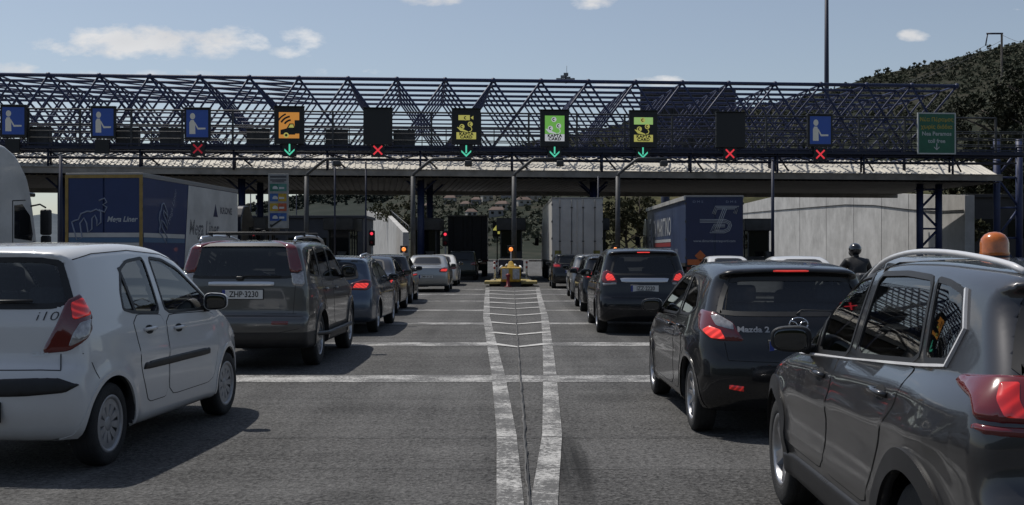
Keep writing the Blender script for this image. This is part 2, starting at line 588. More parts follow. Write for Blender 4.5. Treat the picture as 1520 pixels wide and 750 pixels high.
class Body:
    D = dict(zb=.2, b0=.95, b1=.0, VT=(0, .16, .3, .55, .8, .93, 1.0), WT=(.90, .955, .985, 1.0, .99, .97, .945),
             tum=.30, tum2=.10, xr=.9, tr=.10, xf_len=1.1, tf=.16, pr=.12, pf=.30, crown=.035, k=.075, flare=.012, tyre=.30, tw=.19, arch=.055,
             sides=(), rear=None, front=None, cladz=0.0, cavity=True, hump=0., humpx=.8, crease=())

    def __init__(s, **kw):
        for k, v in {**s.D, **kw}.items():
            setattr(s, k, v)
        s.prof = chaikin(s.profile, 3, .2)
        g = .012
        s.gx, s.gz = np.arange(-.4, s.L + .4, g), np.arange(-.3, s.H + .4, g)
        X, Z = np.meshgrid(s.gx, s.gz, indexing='ij')
        s.G = poly_sdf(s.prof, X, Z)
        s.g = g
        t = np.linspace(0, 1, 201)
        w = np.interp(t, s.VT, s.WT)
        ker = np.ones(15) / 15
        wp = np.concatenate([np.full(7, w[0]), w, np.full(7, w[-1]) + (w[-1] - w[-8]) * np.arange(1, 8) / 7])
        s.wt = (t, np.convolve(wp, ker, 'valid'))
        s.hw = s.W / 2

    def S2(s, x, z):
        fx = np.clip((x - s.gx[0]) / s.g, 0, len(s.gx) - 1.001)
        fz = np.clip((z - s.gz[0]) / s.g, 0, len(s.gz) - 1.001)
        i, j = fx.astype(int), fz.astype(int)
        u, v = fx - i, fz - j
        G = s.G
        return (G[i, j] * (1 - u) + G[i + 1, j] * u) * (1 - v) + (G[i, j + 1] * (1 - u) + G[i + 1, j + 1] * u) * v

    def width(s, x, z):
        b = s.b0 + s.b1 * x
        wl = s.hw * np.interp(z / b, *s.wt)
        up = np.maximum(z - b, 0)
        w = np.where(z < b, wl, s.hw * s.wt[1][-1] - s.tum * up - s.tum2 * up * up)
        xr = np.clip((s.xr - x) / s.xr, 0, 1.3)
        xf = np.clip((x - (s.L - s.xf_len)) / s.xf_len, 0, 1.3)
        w = w - s.tr * xr ** 2 - s.tf * xf ** 2
        if s.hump:
            w = w + s.hump * np.exp(-((x - s.humpx) / .45) ** 2 - ((z - .82 * b) / .16) ** 2)
        for (x0, z0, x1, z1, a, sg) in s.crease:
            zc = z0 + (z1 - z0) * (x - x0) / (x1 - x0)
            w = w + a * np.exp(-((z - zc) / sg) ** 2) * np.clip((x - x0) / .2 + .5, 0, 1) * np.clip((x1 - x) / .2 + .5, 0, 1)
        for ax in s.ax:
            r = np.hypot(x - ax, z - s.tyre)
            w = w + s.flare * np.exp(-((r - s.tyre - s.arch - .02) / .07) ** 2) * (z < b)
        return w

    def outer(s, p):
        x, y, z = p[..., 0], p[..., 1], p[..., 2]
        t = np.minimum(np.abs(y) / s.hw, 1.2)
        t3 = t ** 3
        wr = np.clip(1 - x / 1.1, 0, 1)
        wf = np.clip(1 - (s.L - x) / 1.6, 0, 1)
        xe = x - s.pr * t3 * wr + s.pf * t3 * wf
        ze = z + s.crown * t * t * np.clip((z - .5) / .4, 0, 1)
        d1 = s.S2(xe, ze)
        d2 = (np.abs(y) - s.width(x, z)) * .94
        return smax(d1, d2, s.k)

    def full(s, p):
        d = s.outer(p)
        x, y, z = p[..., 0], p[..., 1], p[..., 2]
        ay = np.abs(y)
        do = d
        if s.cavity:
            inn = do + s.th
            d = np.maximum(d, -np.maximum(inn, np.maximum(.42 - z, x - (s.L - .95))))
            for poly in s.sides:
                d = np.maximum(d, -np.maximum(s.P2(poly, x, z), .22 - ay))
            if s.rear is not None:
                d = np.maximum(d, -np.maximum(s.P2(s.rear, ay, z), x - s.L * .35))
            if s.front is not None:
                d = np.maximum(d, -np.maximum(s.P2(s.front, ay, z), s.L * .5 - x))
        for ax in s.ax:
            r = np.hypot(x - ax, z - s.tyre)
            d = np.maximum(d, -np.maximum(r - s.tyre - s.arch, (s.hw - .32) - ay))
        return d

    def P2(s, poly, a, b):
        key = id(poly)
        if not hasattr(s, '_pc'):
            s._pc = {}
        if key not in s._pc:
            P = np.asarray(poly)
            g = .012
            xa, xb = np.arange(P[:, 0].min() - .15, P[:, 0].max() + .15, g), np.arange(P[:, 1].min() - .15, P[:, 1].max() + .15, g)
            A, B = np.meshgrid(xa, xb, indexing='ij')
            s._pc[key] = (xa, xb, poly_sdf(P, A, B) + .014, g)
        xa, xb, Gd, g = s._pc[key]
        fx, fz = (a - xa[0]) / g, (b - xb[0]) / g
        out = (fx < 0) | (fz < 0) | (fx > len(xa) - 2) | (fz > len(xb) - 2)
        fx, fz = np.clip(fx, 0, len(xa) - 2.001), np.clip(fz, 0, len(xb) - 2.001)
        i, j = fx.astype(int), fz.astype(int)
        u, v = fx - i, fz - j
        r = (Gd[i, j] * (1 - u) + Gd[i + 1, j] * u) * (1 - v) + (Gd[i, j + 1] * (1 - u) + Gd[i + 1, j + 1] * u) * v
        return np.where(out, .2, r)

    def grad(s, f, p, e=.004):
        g = np.empty_like(p)
        for k in range(3):
            q = p.copy()
            q[..., k] += e
            r = p.copy()
            r[..., k] -= e
            g[..., k] = f(q) - f(r)
        return g / (2 * e)

    def normals(s, p):
        g = s.grad(s.outer, p, .006)
        return g / (np.linalg.norm(g, axis=-1, keepdims=True) + 1e-9)

    def trace(s, p, d, n=48):
        p = p.copy()
        for _ in range(n):
            p += d * (s.outer(p) * .85)[:, None]
        return p

    def mesh(s, h):
        s.th = max(.05, 2.2 * h)
        m = .08
        org = np.array([-m, -s.hw - m - .02, s.zb - m])
        n = [int((s.L + 2 * m) / h) + 1, 2 * int((s.hw + m + .02) / h) + 1, int((s.H + .1 - s.zb + 2 * m) / h) + 1]
        gx, gy, gz = [org[i] + h * np.arange(n[i]) for i in range(3)]
        P = np.stack(np.meshgrid(gx, gy, gz, indexing='ij'), -1)
        V, Q = surf_nets(s.full(P), org, h)
        for _ in range(3):
            f = s.full(V)
            g = s.grad(s.full, V)
            V -= np.clip(f / np.maximum((g * g).sum(1), .3), -h * .5, h * .5)[:, None] * g
        o = s.outer(V)
        return V, Q, o

    def build(s, name, mats, parent, h):
        V, Q, o = s.mesh(h)
        me = bpy.data.meshes.new(name)
        me.from_pydata(V.tolist(), [], Q.tolist())
        for m in mats:
            me.materials.append(m)
        fc = V[Q].mean(1)
        fo = s.outer(fc)
        mi = np.where(fo < -.011, 1, 0)
        if s.cladz:
            mi = np.where((mi == 0) & (fc[:, 2] < s.cladz), 2, mi)
        me.polygons.foreach_set('material_index', mi.astype(np.int32))
        me.polygons.foreach_set('use_smooth', np.ones(len(Q), bool))
        me.update()
        nv = np.empty(len(V) * 3, np.float32)
        me.vertices.foreach_get('normal', nv)
        nv = nv.reshape(-1, 3)
        out = np.abs(o) < .004
        gn = s.normals(V)
        ok = out & ((gn * nv).sum(1) > .75)
        nv[ok] = gn[ok]
        me.normals_split_custom_set_from_vertices(nv.tolist())
        return link(name, me, parent)

    # ---- panels that follow the body's skin
    def lift(s, uv, az, ref, side):
        """2D outline points -> points on the skin, seen along azimuth az (0 = from behind, 90 = from the right side)"""
        uv = np.asarray(uv, float)
        if az == 'top':
            q = np.stack([uv[:, 0], uv[:, 1], np.full(len(uv), s.H + .5)], 1)
            D = np.array([0, 0, -1.])
        else:
            a = R(az)
            D = np.array([math.cos(a), math.sin(a), 0])
            U = np.array([D[1], -D[0], 0])
            q = np.array([ref[0], ref[1], 0])[None] + uv[:, :1] * U[None]
            q[:, 2] = uv[:, 1]
            q = q - D * (1.6 if az not in (0, 180) else 1.0) if az != 180 else q - D * 1.0
            if az == 0:
                q[:, 0] = -1.0
            if az == 180:
                q[:, 0] = s.L + 1.0
        p = s.trace(q, D[None])
        n = s.normals(p)
        if side > 0:
            p[:, 1] *= -1
            n[:, 1] *= -1
        return p, n

    def patch(s, name, poly, m, parent, az=90, ref=(0, 0), side=-1, hi=.003, lo=None, ew=.025, step=.05, hole=None):
        poly = np.asarray(poly, float)
        lo = hi if lo is None else lo
        per = []
        for a, b in zip(poly, np.roll(poly, -1, 0)):
            k = max(1, int(np.hypot(*(b - a)) / step))
            per += [a + (b - a) * i / k for i in range(k)]
        per = np.array(per)
        nb = len(per)
        edges = [(i, (i + 1) % nb) for i in range(nb)]
        pts = [per]
        x0, y0 = per.min(0)
        x1, y1 = per.max(0)
        A, B = np.meshgrid(np.arange(x0 + step / 2, x1, step), np.arange(y0 + step / 2, y1, step))
        q = np.stack([A.ravel(), B.ravel()], 1)
        dq = poly_sdf(per, q[:, 0], q[:, 1])
        q = q[dq < -step * .45]
        pts.append(q)
        if lo != hi:
            for w in (.35 * ew, ew):
                tn = np.roll(per, -1, 0) - np.roll(per, 1, 0)
                tn /= np.linalg.norm(tn, axis=1, keepdims=True) + 1e-9
                for sg in (1, -1):
                    r = per + sg * w * np.stack([tn[:, 1], -tn[:, 0]], 1)
                    d = poly_sdf(per, r[:, 0], r[:, 1])
                    pts.append(r[d < -w * .9])
        P = np.concatenate(pts)
        vs, _, fs, _, _, _ = geometry.delaunay_2d_cdt([Vector(p) for p in P], edges, [], 1, 1e-5)
        uv = np.array([tuple(v) for v in vs])
        p, n = s.lift(uv, az, ref, side)
        if np.abs(s.outer(p)).max() > .05:      # part of the outline misses the body
            return parent
        d = np.clip(-poly_sdf(per, uv[:, 0], uv[:, 1]), 0, 1)
        e = np.minimum(d / ew, 1)
        off = lo + (hi - lo) * np.sqrt(np.maximum(0, 1 - (1 - e) ** 2))
        p2 = p + n * off[:, None]
        F = [tuple(f) for f in fs]
        # orient along the outward normal
        f0 = F[len(F) // 2]
        c = np.cross(p2[f0[1]] - p2[f0[0]], p2[f0[2]] - p2[f0[0]])
        if (c * n[f0[0]]).sum() < 0:
            F = [f[::-1] for f in F]
        me = bpy.data.meshes.new(name)
        me.from_pydata(p2.tolist(), [], F)
        me.materials.append(m)
        me.polygons.foreach_set('use_smooth', np.ones(len(F), bool))
        me.update()
        if lo == hi:
            me.normals_split_custom_set_from_vertices(n.tolist())
        return link(name, me, parent)

    def strip(s, name, loop, m, parent, w0=-.003, w1=.02, az=90, ref=(0, 0), side=-1, hi=.004, closed=True, mb=None):
        """band along an outline: from w0 to w1 towards its inside"""
        L_ = np.asarray(loop, float)
        per = []
        n_ = len(L_)
        for i in range(n_ if closed else n_ - 1):
            a, b = L_[i], L_[(i + 1) % n_]
            k = max(1, int(np.hypot(*(b - a)) / .06))
            per += [a + (b - a) * j / k for j in range(k)]
        if not closed:
            per.append(L_[-1])
        per = np.array(per)
        if closed:
            tn = np.roll(per, -1, 0) - np.roll(per, 1, 0)
        else:
            tn = np.gradient(per, axis=0)
        tn /= np.linalg.norm(tn, axis=1, keepdims=True) + 1e-9
        nm = np.stack([-tn[:, 1], tn[:, 0]], 1)
        if closed:
            ar = .5 * (per[:, 0] * np.roll(per[:, 1], -1) - np.roll(per[:, 0], -1) * per[:, 1]).sum()
            if ar < 0:
                nm = -nm
        a, na = s.lift(per + nm * w0, az, ref, side)
        b, nb = s.lift(per + nm * w1, az, ref, side)
        if not closed:
            ok = (np.abs(s.outer(a)) < .01) & (np.abs(s.outer(b)) < .01)
            a, b, na, nb = a[ok], b[ok], na[ok], nb[ok]
        k = len(a)
        vs = np.concatenate([a - na * .004, a + na * hi, b + nb * hi, b - nb * .004]).tolist()
        fs = []
        for i in range(k if closed else k - 1):
            j = (i + 1) % k
            for r in range(3):
                fs.append((r * k + i, r * k + j, (r + 1) * k + j, (r + 1) * k + i))
        if mb is not None:
            mb.add(vs, fs, True)
            return mb
        me = bpy.data.meshes.new(name)
        me.from_pydata(vs, [], fs)
        me.materials.append(m)
        me.update()
        o = link(name, me, parent)
        return smooth_angle(o, 50)

    def lettering(s, name, body, size, m, parent, u, z, az=0, ref=(0, 0), side=-1, shear=0, bold=0, sx=1.0, hi=.004):
        me = text_mesh(body, size, shear=shear, bold=bold)
        co = np.empty(len(me.vertices) * 3, np.float32)
        me.vertices.foreach_get('co', co)
        co = co.reshape(-1, 3)
        p, n = s.lift(np.stack([co[:, 0] * sx + u, co[:, 1] + z], 1), az, ref, side)
        me.vertices.foreach_set('co', (p + n * hi).astype(np.float32).ravel())
        me.materials.clear()
        me.materials.append(m)
        me.update()
        return link(name, me, parent)


# ------------------------------------------------------------------ wheels
WHEELS = {}


def wheel_mesh(style, r, w, rr, metal='alloy'):
    key = (style, r, w, rr, metal)
    if key in WHEELS:
        return WHEELS[key]
    # axis = local y; outer face at +y
    A = Matrix.Rotation(R(-90), 4, 'X')
    h = w / 2
    t = MB()
    t.lathe([(rr - .005, -h * .92), (rr + .02, -h), (r - .03, -h * .98), (r - .008, -h * .86), (r, -h * .6), (r, h * .6), (r - .008, h * .86),
             (r - .03, h * .98), (rr + .022, h), (rr + .004, h * .93), (rr - .005, h * .8)], 40, A)
    for sg in (-.45, 0, .45):      # tread grooves
        t.cur = 1
        t.lathe([(r + .0012, h * sg - .005), (r + .0012, h * sg + .005)], 40, A)
    t.cur = 0
    g = MB()
    g.cur = 1
    g.lathe([(0, h * .15), (rr, h * .15), (rr, -h * .9)], 32, A)
    g.cur = 0
    g.lathe([(rr + .008, h * .80), (rr + .006, h * .93), (rr - .008, h * .95), (rr - .022, h * .86), (rr - .022, h * .3)], 40, A)

    def spoke(ang, r0, r1, a0, a1, z0, z1, th=.02):
        c, s_ = math.cos(ang), math.sin(ang)
        vs = []
        for (rad, hw_, zz_) in ((r0, a0, z0), (r1, a1, z1)):
            for (o, dz) in ((-hw_, -th), (-hw_ * .8, 0), (hw_ * .8, 0), (hw_, -th)):
                x, y = rad * c - o * s_, rad * s_ + o * c
                vs.append(A @ Vector((x, y, zz_ + dz)))
        g.add(vs, [(0, 1, 5, 4), (1, 2, 6, 5), (2, 3, 7, 6)], False)
    n, pairs = dict(cap=(10, 0), five=(5, 1), ten=(10, 0), truck=(10, 0), multi=(14, 0), seven=(7, 0))[style]
    for i in range(n):
        a = 2 * PI * i / n + .3
        if style == 'cap':
            spoke(a, rr * .25, rr * .72, .020, .034, h * .72, h * .80)
            spoke(a + PI / n, rr * .68, rr * .98, .016, .030, h * .80, h * .78)
            spoke(a, rr * .66, rr * .98, .034, .052, h * .80, h * .78)
        elif style == 'five':
            for d in (-.17, .17):
                spoke(a + d * .7, rr * .2, rr * .98, .026, .020, h * .62, h * .82, .035)
            spoke(a, rr * .2, rr * .55, .03, .02, h * .6, h * .66, .03)
        elif style == 'truck':
            spoke(a, rr * .35, rr * .95, .04, .05, h * .35, h * .55)
        elif style == 'seven':
            spoke(a, rr * .2, rr * .98, .034, .03, h * .6, h * .8, .03)
        else:
            spoke(a, rr * .2, rr * .98, .016, .016, h * .64, h * .82, .025)
    g.lathe([(0, h * .78), (rr * .2, h * .76), (rr * .30, h * .66), (rr * .32, h * .3)], 24, A)
    if style == 'cap':
        g.lathe([(rr * .70, h * .805), (rr * .735, h * .80)], 40, A)
    WHEELS[key] = (g.mesh('wheel', [M[metal], M['well']]), t.mesh('tyre', [M['tyre'], M['rubber']]))
    return WHEELS[key]


def add_wheel(parent, x, y, r, w, rr, style, metal, out, name='wheel'):
    g, t = wheel_mesh(style, r, w, rr, metal)
    o = link(name, g, parent)
    o.location = (x, y, r)
    o.rotation_euler = (0, random.uniform(0, 6.28), 0) if out > 0 else (0, random.uniform(0, 6.28), PI)
    link('tyre', t, o)
    return o


def supell(c, rx, ry, rz, e=.55, seg=28, rings=18, M4=None):
    """rounded-box shape; e < 1 squares it off"""
    sp = lambda v: math.copysign(abs(v) ** e, v)
    vs, fs = [], []
    for j in range(rings + 1):
        ph = -PI / 2 + PI * j / rings
        for i in range(seg):
            t = 2 * PI * i / seg
            p = Vector((rx * sp(math.cos(ph)) * sp(math.cos(t)), ry * sp(math.cos(ph)) * sp(math.sin(t)), rz * sp(math.sin(ph))))
            vs.append((M4 @ p if M4 else p) + Vector(c))
    for j in range(rings):
        for i in range(seg):
            fs.append((j * seg + i, j * seg + (i + 1) % seg, (j + 1) * seg + (i + 1) % seg, (j + 1) * seg + i))
    return vs, fs


def mirror_unit(parent, x, y, z, side, m, w=.2, h=.15, dp=.12):
    """door mirror: squared-off shell, black frame, glass facing back, foot on the door"""
    sg = side
    mt = Matrix.Rotation(R(-14) * sg, 4, 'Z')
    c = (x, y + sg * (w * .5 + .03), z)
    b = MB()
    vs, fs = supell((0, 0, 0), dp * .62, w * .5, h * .5, .62)
    for i, p in enumerate(vs):      # taper to the outside, flat back where the glass sits
        k = 1 - .16 * (p[1] * sg / w + .5)
        vs[i] = Vector((max(p[0], -dp * .26), p[1], p[2] * k))
    b.add([mt @ v + Vector(c) for v in vs], fs, True)
    o = b.build('door_mirror', [m], parent)
    b = MB()
    b.path([(x + .03, y - sg * .05, z - h * .40), (x + .02, y + sg * .05, z - h * .38), (x + .01, y + sg * .12, z - h * .25)], [.034, .028, .022], 10)
    b.build('mirror_foot', M['black'], o)
    for (nm, mm_, kx, k) in (('mirror_frame', M['black'], .262, .94), ('mirror_glass', M['mirrorglass'], .30, .82)):
        g = MB()
        vs, fs = supell((0, 0, 0), .004, w * .5 * k, h * .5 * k, .62, 28, 10)
        g.add([mt @ Vector((v.x - dp * kx, v.y, v.z * (1 - .16 * (v.y * sg / w + .5)))) + Vector(c) for v in vs], fs, True)
        g.build(nm, mm_, o)
    return o


def cabin(parent, xs_front, xs_rear, hw, zf, ztop, wheel_x, L):
    """seats, dash and steering wheel seen through the glass"""
    b = MB()
    b.bx(.35, L - 1.0, -hw + .12, hw - .12, .30, .40)
    b.rbox(xs_front + 1.05, 0, .80, .45, 2 * hw - .30, .34, .10)
    b.build('dashboard', M['inner'], parent)
    for sg in (1, -1):
        s_ = MB()
        s_.rbox(xs_front + .12, sg * .36, zf, .52, .48, .16, .06)
        s_.rbox(xs_front - .22, sg * .36, zf + .34, .14, .46, .62, .06, 3, 0, R(-14))
        s_.rbox(xs_front - .34, sg * .36, zf + .75, .09, .26, .19, .045, 3, 0, R(-8))
        s_.tube((xs_front - .30, sg * .36 - .07, zf + .58), (xs_front - .33, sg * .36 - .07, zf + .7), .008, 6)
        s_.tube((xs_front - .30, sg * .36 + .07, zf + .58), (xs_front - .33, sg * .36 + .07, zf + .7), .008, 6)
        s_.build('front_seat', M['seat'], parent)
    s_ = MB()
    s_.rbox(xs_rear + .1, 0, zf, .5, 2 * hw - .42, .16, .06)
    s_.rbox(xs_rear - .2, 0, zf + .30, .14, 2 * hw - .44, .52, .06, 3, 0, R(-16))
    for y in (-.38, .38):
        s_.rbox(xs_rear - .31, y, zf + .64, .08, .25, .15, .04)
    s_.build('rear_seat', M['seat'], parent)
    t = MB()
    pts = [Vector((wheel_x + .06 * math.sin(a) * .6, .36 + .18 * math.cos(a), zf + .42 + .17 * math.sin(a))) for a in np.linspace(0, 2 * PI, 25)]
    t.path(pts, .014, 6)
    t.tube((wheel_x, .36, zf + .42), (wheel_x + .3, .36, zf + .35), .03)
    t.tube((wheel_x, .19, zf + .42), (wheel_x, .53, zf + .42), .015)
    t.build('steering_wheel', M['black'], parent)


def number_plate(parent, x, z, body, y=0, w=.52, h=.115, text_on=True, tilt=0.0):
    b = MB()
    b.rbox(0, 0, 0, .012, w + .02, h + .02, .004, 1)
    b.cur = 1
    b.box(-.0075, 0, 0, .003, w, h)
    b.cur = 2
    b.box(-.0095, w / 2 - .02, 0, .002, .038, h - .004)
    o = b.build('number_plate', [M['black'], M['plate'], M['plateblue']], parent)
    o.location = (x, y, z)
    o.rotation_euler = (0, tilt, 0)
    if text_on:
        t = text('plate_lettering', body, .105, frame((-.0105, -.018, -.002), (0, -1, 0), (0, 0, 1)), M['ink'], o, (.86, 1), bold=.002)
    return o


def car(name, label, cat, sp, body_mat, wx, wy_out, pos, yaw, h=.03, scale=1.0, group=None, glassm=('tint', 'tint', 'clear'), lamps=(), doors=(), seams=(),
        wheels=('ten', 'alloy', .19), rim=.2, mirrors=None, cabin_at=None, seal='black', plate=None, arch_m=None, handles=(), glass_front=True, wheel_gap=.012,
        both=True):
    """body + glazing + lamps + wheels; pos = ground point under the outer face of the tyre at (wx, wy_out)"""
    f = Vector((math.sin(R(yaw)), math.cos(R(yaw)), 0))
    l = Vector((-math.cos(R(yaw)), math.sin(R(yaw)), 0))
    org = Vector(pos) - scale * (f * wx + l * wy_out)
    root = thing(name, label, cat, org, R(90 - yaw), group, scale)
    see = sp.get('cavity', True)
    sides = [chaikin(p, 2, .085) for p in sp.get('side_win', [])]
    rear = chaikin(sp['rear_win'], 2, .12) if sp.get('rear_win') else None
    front = chaikin(sp['front_win'], 2, .08) if sp.get('front_win') else None
    d = {k: v for k, v in sp.items() if k not in ('side_win', 'rear_win', 'front_win')}
    B = Body(sides=sides, rear=rear, front=front, **d)
    B.build('body', [body_mat, M['inner'], M['black']], root, h)
    gn = .0 if see else .004
    side_g, rear_g, front_g = [M[g] if see else M['blackglass'] for g in glassm]
    for sg in (-1, 1):
        for p in sides:
            g = B.patch('side_window', p, side_g, root, 90, (0, 0), sg, gn - .003 if see else .004)
            B.strip('window_seal', p, M[seal], g, -.010, .013, 90, (0, 0), sg, .0035 if see else .007)
    if rear is not None:
        full = np.concatenate([rear, rear[::-1] * [-1, 1]]) if rear[:, 0].min() >= -.001 else rear
        g = B.patch('rear_window', full, rear_g, root, 0, (0, 0), -1, -.003 if see else .004)
        B.strip('window_seal', full, M[seal], g, -.008, .03, 0, (0, 0), -1, .0035 if see else .007)
    if front is not None and glass_front:
        g = B.patch('windscreen', front, front_g, root, 180, (0, 0), -1, -.003 if see else .004)
        B.strip('window_seal', front, M[seal], g, -.008, .03, 180, (0, 0), -1, .0035 if see else .007)
    for (nm, poly, m, az, ref, hi, two) in lamps:
        for sg in ((-1, 1) if two else (-1,)):
            B.patch(nm, chaikin(poly, 2, .1), M[m] if isinstance(m, str) else m, root, az, ref, sg, hi, -.002 if hi < .0185 else hi - .004, min(.02, hi * 3 + .004), .03)
    for poly in doors:
        for sg in (-1, 1):
            q = chaikin(poly, 2, .10)
            o = B.patch('door', q, body_mat, root, 90, (0, 0), sg, .003)
            B.strip('door_gap', q, M['seam'], o, -.006, .002, 90, (0, 0), sg, .0015)
    for (pts, az, two) in seams:
        for sg in ((-1, 1) if two else (-1,)):
            B.strip('panel_gap', pts, M['seam'], root, -.003, .003, az, (0, 0), sg, .0015, closed=False)
    # wheel-arch lips
    for ax in sp['ax']:
        for sg in (-1, 1):
            rr = sp['tyre'] + sp.get('arch', .055)
            th = np.linspace(R(-8), R(188), 40)
            loop = np.stack([ax + rr * np.cos(th), sp['tyre'] + rr * np.sin(th)], 1)
            wid = .028 if arch_m is None else .075
            B.strip('wheel_arch', loop, arch_m or body_mat, root, .006, -wid, 90, (0, 0), sg, .006 if arch_m is None else .012, closed=False)
    for ax in sp['ax']:
        for sg in (-1, 1):
            yc = sg * (sp['W'] / 2 - wheels[2] / 2 - wheel_gap - .012)
            add_wheel(root, ax, yc, sp['tyre'], wheels[2], rim, wheels[0], wheels[1], sg)
    if mirrors:
        x, z, m = mirrors[:3]
        pr, nr = B.lift([(x, z)], 90, (0, 0), -1)
        yo = abs(pr[0][1])
        for sg in (-1, 1):
            mirror_unit(root, x, sg * yo, z, sg, m, *mirrors[3:])
    if cabin_at:
        cabin(root, *cabin_at)
    for (x, z, m) in handles:
        for sg in (-1, 1):
            pr, nr = B.lift([(x - .1, z), (x + .1, z)], 90, (0, 0), sg)
            a, b = Vector(pr[0]), Vector(pr[1])
            n = Vector(nr[0])
            hb = MB()
            hb.path([a + n * .002, a + n * .028 + (b - a) * .12, (a + b) / 2 + n * .034, b + n * .028 - (b - a) * .12, b + n * .002], .013, 8)
            hb.build('door_handle', m, root)
            B.patch('handle_recess', chaikin([(x - .07, z - .035), (x + .07, z - .035), (x + .07, z + .03), (x - .07, z + .03)], 2, .25), M['seam'], root, 90, (0, 0), sg, .0035)
    if plate:
        x, z, body = plate[:3]
        number_plate(root, x, z, body, *plate[3:])
    return root, B
# ------------------------------------------------------------------ ground, plaza, painted markings
gm = mat('scrub_soil', (.085, .075, .055), .95, var=.4, vscale=.05)
b = MB()
b.bx(-7000, 7000, -400, 12000, -.6, -.02)
tag(b.build('ground', gm), None, None, None, 'structure')


def asphalt():
    m = bpy.data.materials.new('asphalt')
    m.use_nodes = True
    t = m.node_tree
    p = t.nodes['Principled BSDF']
    tc = N(t, 'ShaderNodeTexCoord')
    co = tc.outputs['Object']
    big = N(t, 'ShaderNodeTexNoise', inp={'Scale': .55, 'Detail': 6.0, 'Roughness': .6})
    t.links.new(co, big.inputs['Vector'])
    # long streaks left by traffic along the lanes
    mp = N(t, 'ShaderNodeMapping')
    mp.inputs['Scale'].default_value = (1.6, .05, 1)
    t.links.new(co, mp.inputs[0])
    st = N(t, 'ShaderNodeTexNoise', inp={'Scale': 1.0, 'Detail': 5.0, 'Roughness': .6})
    t.links.new(mp.outputs[0], st.inputs['Vector'])
    agg = N(t, 'ShaderNodeTexVoronoi', inp={'Scale': 46.0})
    t.links.new(co, agg.inputs['Vector'])
    fine = N(t, 'ShaderNodeTexNoise', inp={'Scale': 24.0, 'Detail': 8.0, 'Roughness': .88})
    t.links.new(co, fine.inputs['Vector'])
    stones = math_n(t, 'MULTIPLY_ADD', agg.outputs['Color'], .8, .2)
    v = math_n(t, 'ADD', math_n(t, 'MULTIPLY', stones, .095), math_n(t, 'MULTIPLY', math_n(t, 'SUBTRACT', fine.outputs['Fac'], .5), .52))
    v = math_n(t, 'ADD', v, math_n(t, 'MULTIPLY', math_n(t, 'SUBTRACT', big.outputs['Fac'], .5), .10))
    v = math_n(t, 'ADD', v, math_n(t, 'MULTIPLY', math_n(t, 'SUBTRACT', st.outputs['Fac'], .5), .10))
    sp0 = N(t, 'ShaderNodeSeparateXYZ')
    t.links.new(co, sp0.inputs[0])
    PATCH = math_n(t, 'MULTIPLY', math_n(t, 'MULTIPLY', math_n(t, 'GREATER_THAN', sp0.outputs[0], .55), math_n(t, 'LESS_THAN', sp0.outputs[1], 9.05)), math_n(t, 'GREATER_THAN', sp0.outputs[1], 7.75))
    # faint bands left across the road when it was laid, and one paler patch
    mp2 = N(t, 'ShaderNodeMapping')
    mp2.inputs['Scale'].default_value = (.10, 2.2, 1)
    t.links.new(co, mp2.inputs[0])
    hb = N(t, 'ShaderNodeTexNoise', inp={'Scale': 1.0, 'Detail': 6.0, 'Roughness': .7})
    t.links.new(mp2.outputs[0], hb.inputs['Vector'])
    v = math_n(t, 'ADD', v, math_n(t, 'MULTIPLY', math_n(t, 'SUBTRACT', hb.outputs['Fac'], .5), .075))
    v = math_n(t, 'ADD', v, .024)
    v = math_n(t, 'ADD', v, math_n(t, 'MULTIPLY', PATCH, .016))
    # oil and rubber laid down in the wheel tracks and where a tyre has been scrubbed
    sp = N(t, 'ShaderNodeSeparateXYZ')
    t.links.new(co, sp.inputs[0])

    def spot(x, y, rx, ry, k):
        a = math_n(t, 'DIVIDE', math_n(t, 'SUBTRACT', sp.outputs[0], x), rx)
        c = math_n(t, 'DIVIDE', math_n(t, 'SUBTRACT', sp.outputs[1], y), ry)
        g = math_n(t, 'SUBTRACT', 1.0, math_n(t, 'ADD', math_n(t, 'MULTIPLY', a, a), math_n(t, 'MULTIPLY', c, c)), clamp=True)
        return math_n(t, 'MULTIPLY', g, k)
    mp3 = N(t, 'ShaderNodeMapping')
    mp3.inputs['Scale'].default_value = (17, .22, 1)
    t.links.new(co, mp3.inputs[0])
    sk = N(t, 'ShaderNodeTexNoise', inp={'Scale': 1.0, 'Detail': 3.0, 'Roughness': .6})
    t.links.new(mp3.outputs[0], sk.inputs['Vector'])
    dk = math_n(t, 'MULTIPLY', spot(.42, 7.9, .16, 1.6, 1.5), math_n(t, 'MULTIPLY_ADD', sk.outputs['Fac'], 2.2, -.4, clamp=True))
    for wx in (-4.15, -2.7, 1.7, 3.1):      # wheel tracks of the two lanes
        dk = math_n(t, 'MAXIMUM', dk, spot(wx, 24, .26, 30, .30))
    for q in [(-3.4, 22, .5, 14, .5), (2.4, 16, .45, 12, .5), (-1.5, 10.8, .5, .6, .35), (.95, 11.5, .35, .5, .3), (-1.0, 6.9, .3, .3, .4), (2.0, 14.5, .3, .4, .45), (-3.5, 6, .5, 4, .3), (2.4, 6, .4, 5, .3), (7.4, 30, .6, 20, .3), (-8.6, 24, .7, 22, .3)]:
        dk = math_n(t, 'MAXIMUM', dk, spot(*q))
    dk = math_n(t, 'MULTIPLY', dk, math_n(t, 'MULTIPLY_ADD', st.outputs['Fac'], .9, .35), clamp=True)
    v = math_n(t, 'MULTIPLY', v, math_n(t, 'SUBTRACT', 1.0, dk))
    v = math_n(t, 'MAXIMUM', v, .012)
    cb = N(t, 'ShaderNodeCombineColor')
    t.links.new(v, cb.inputs[0])
    t.links.new(math_n(t, 'MULTIPLY', v, .985), cb.inputs[1])
    t.links.new(math_n(t, 'MULTIPLY', v, .96), cb.inputs[2])
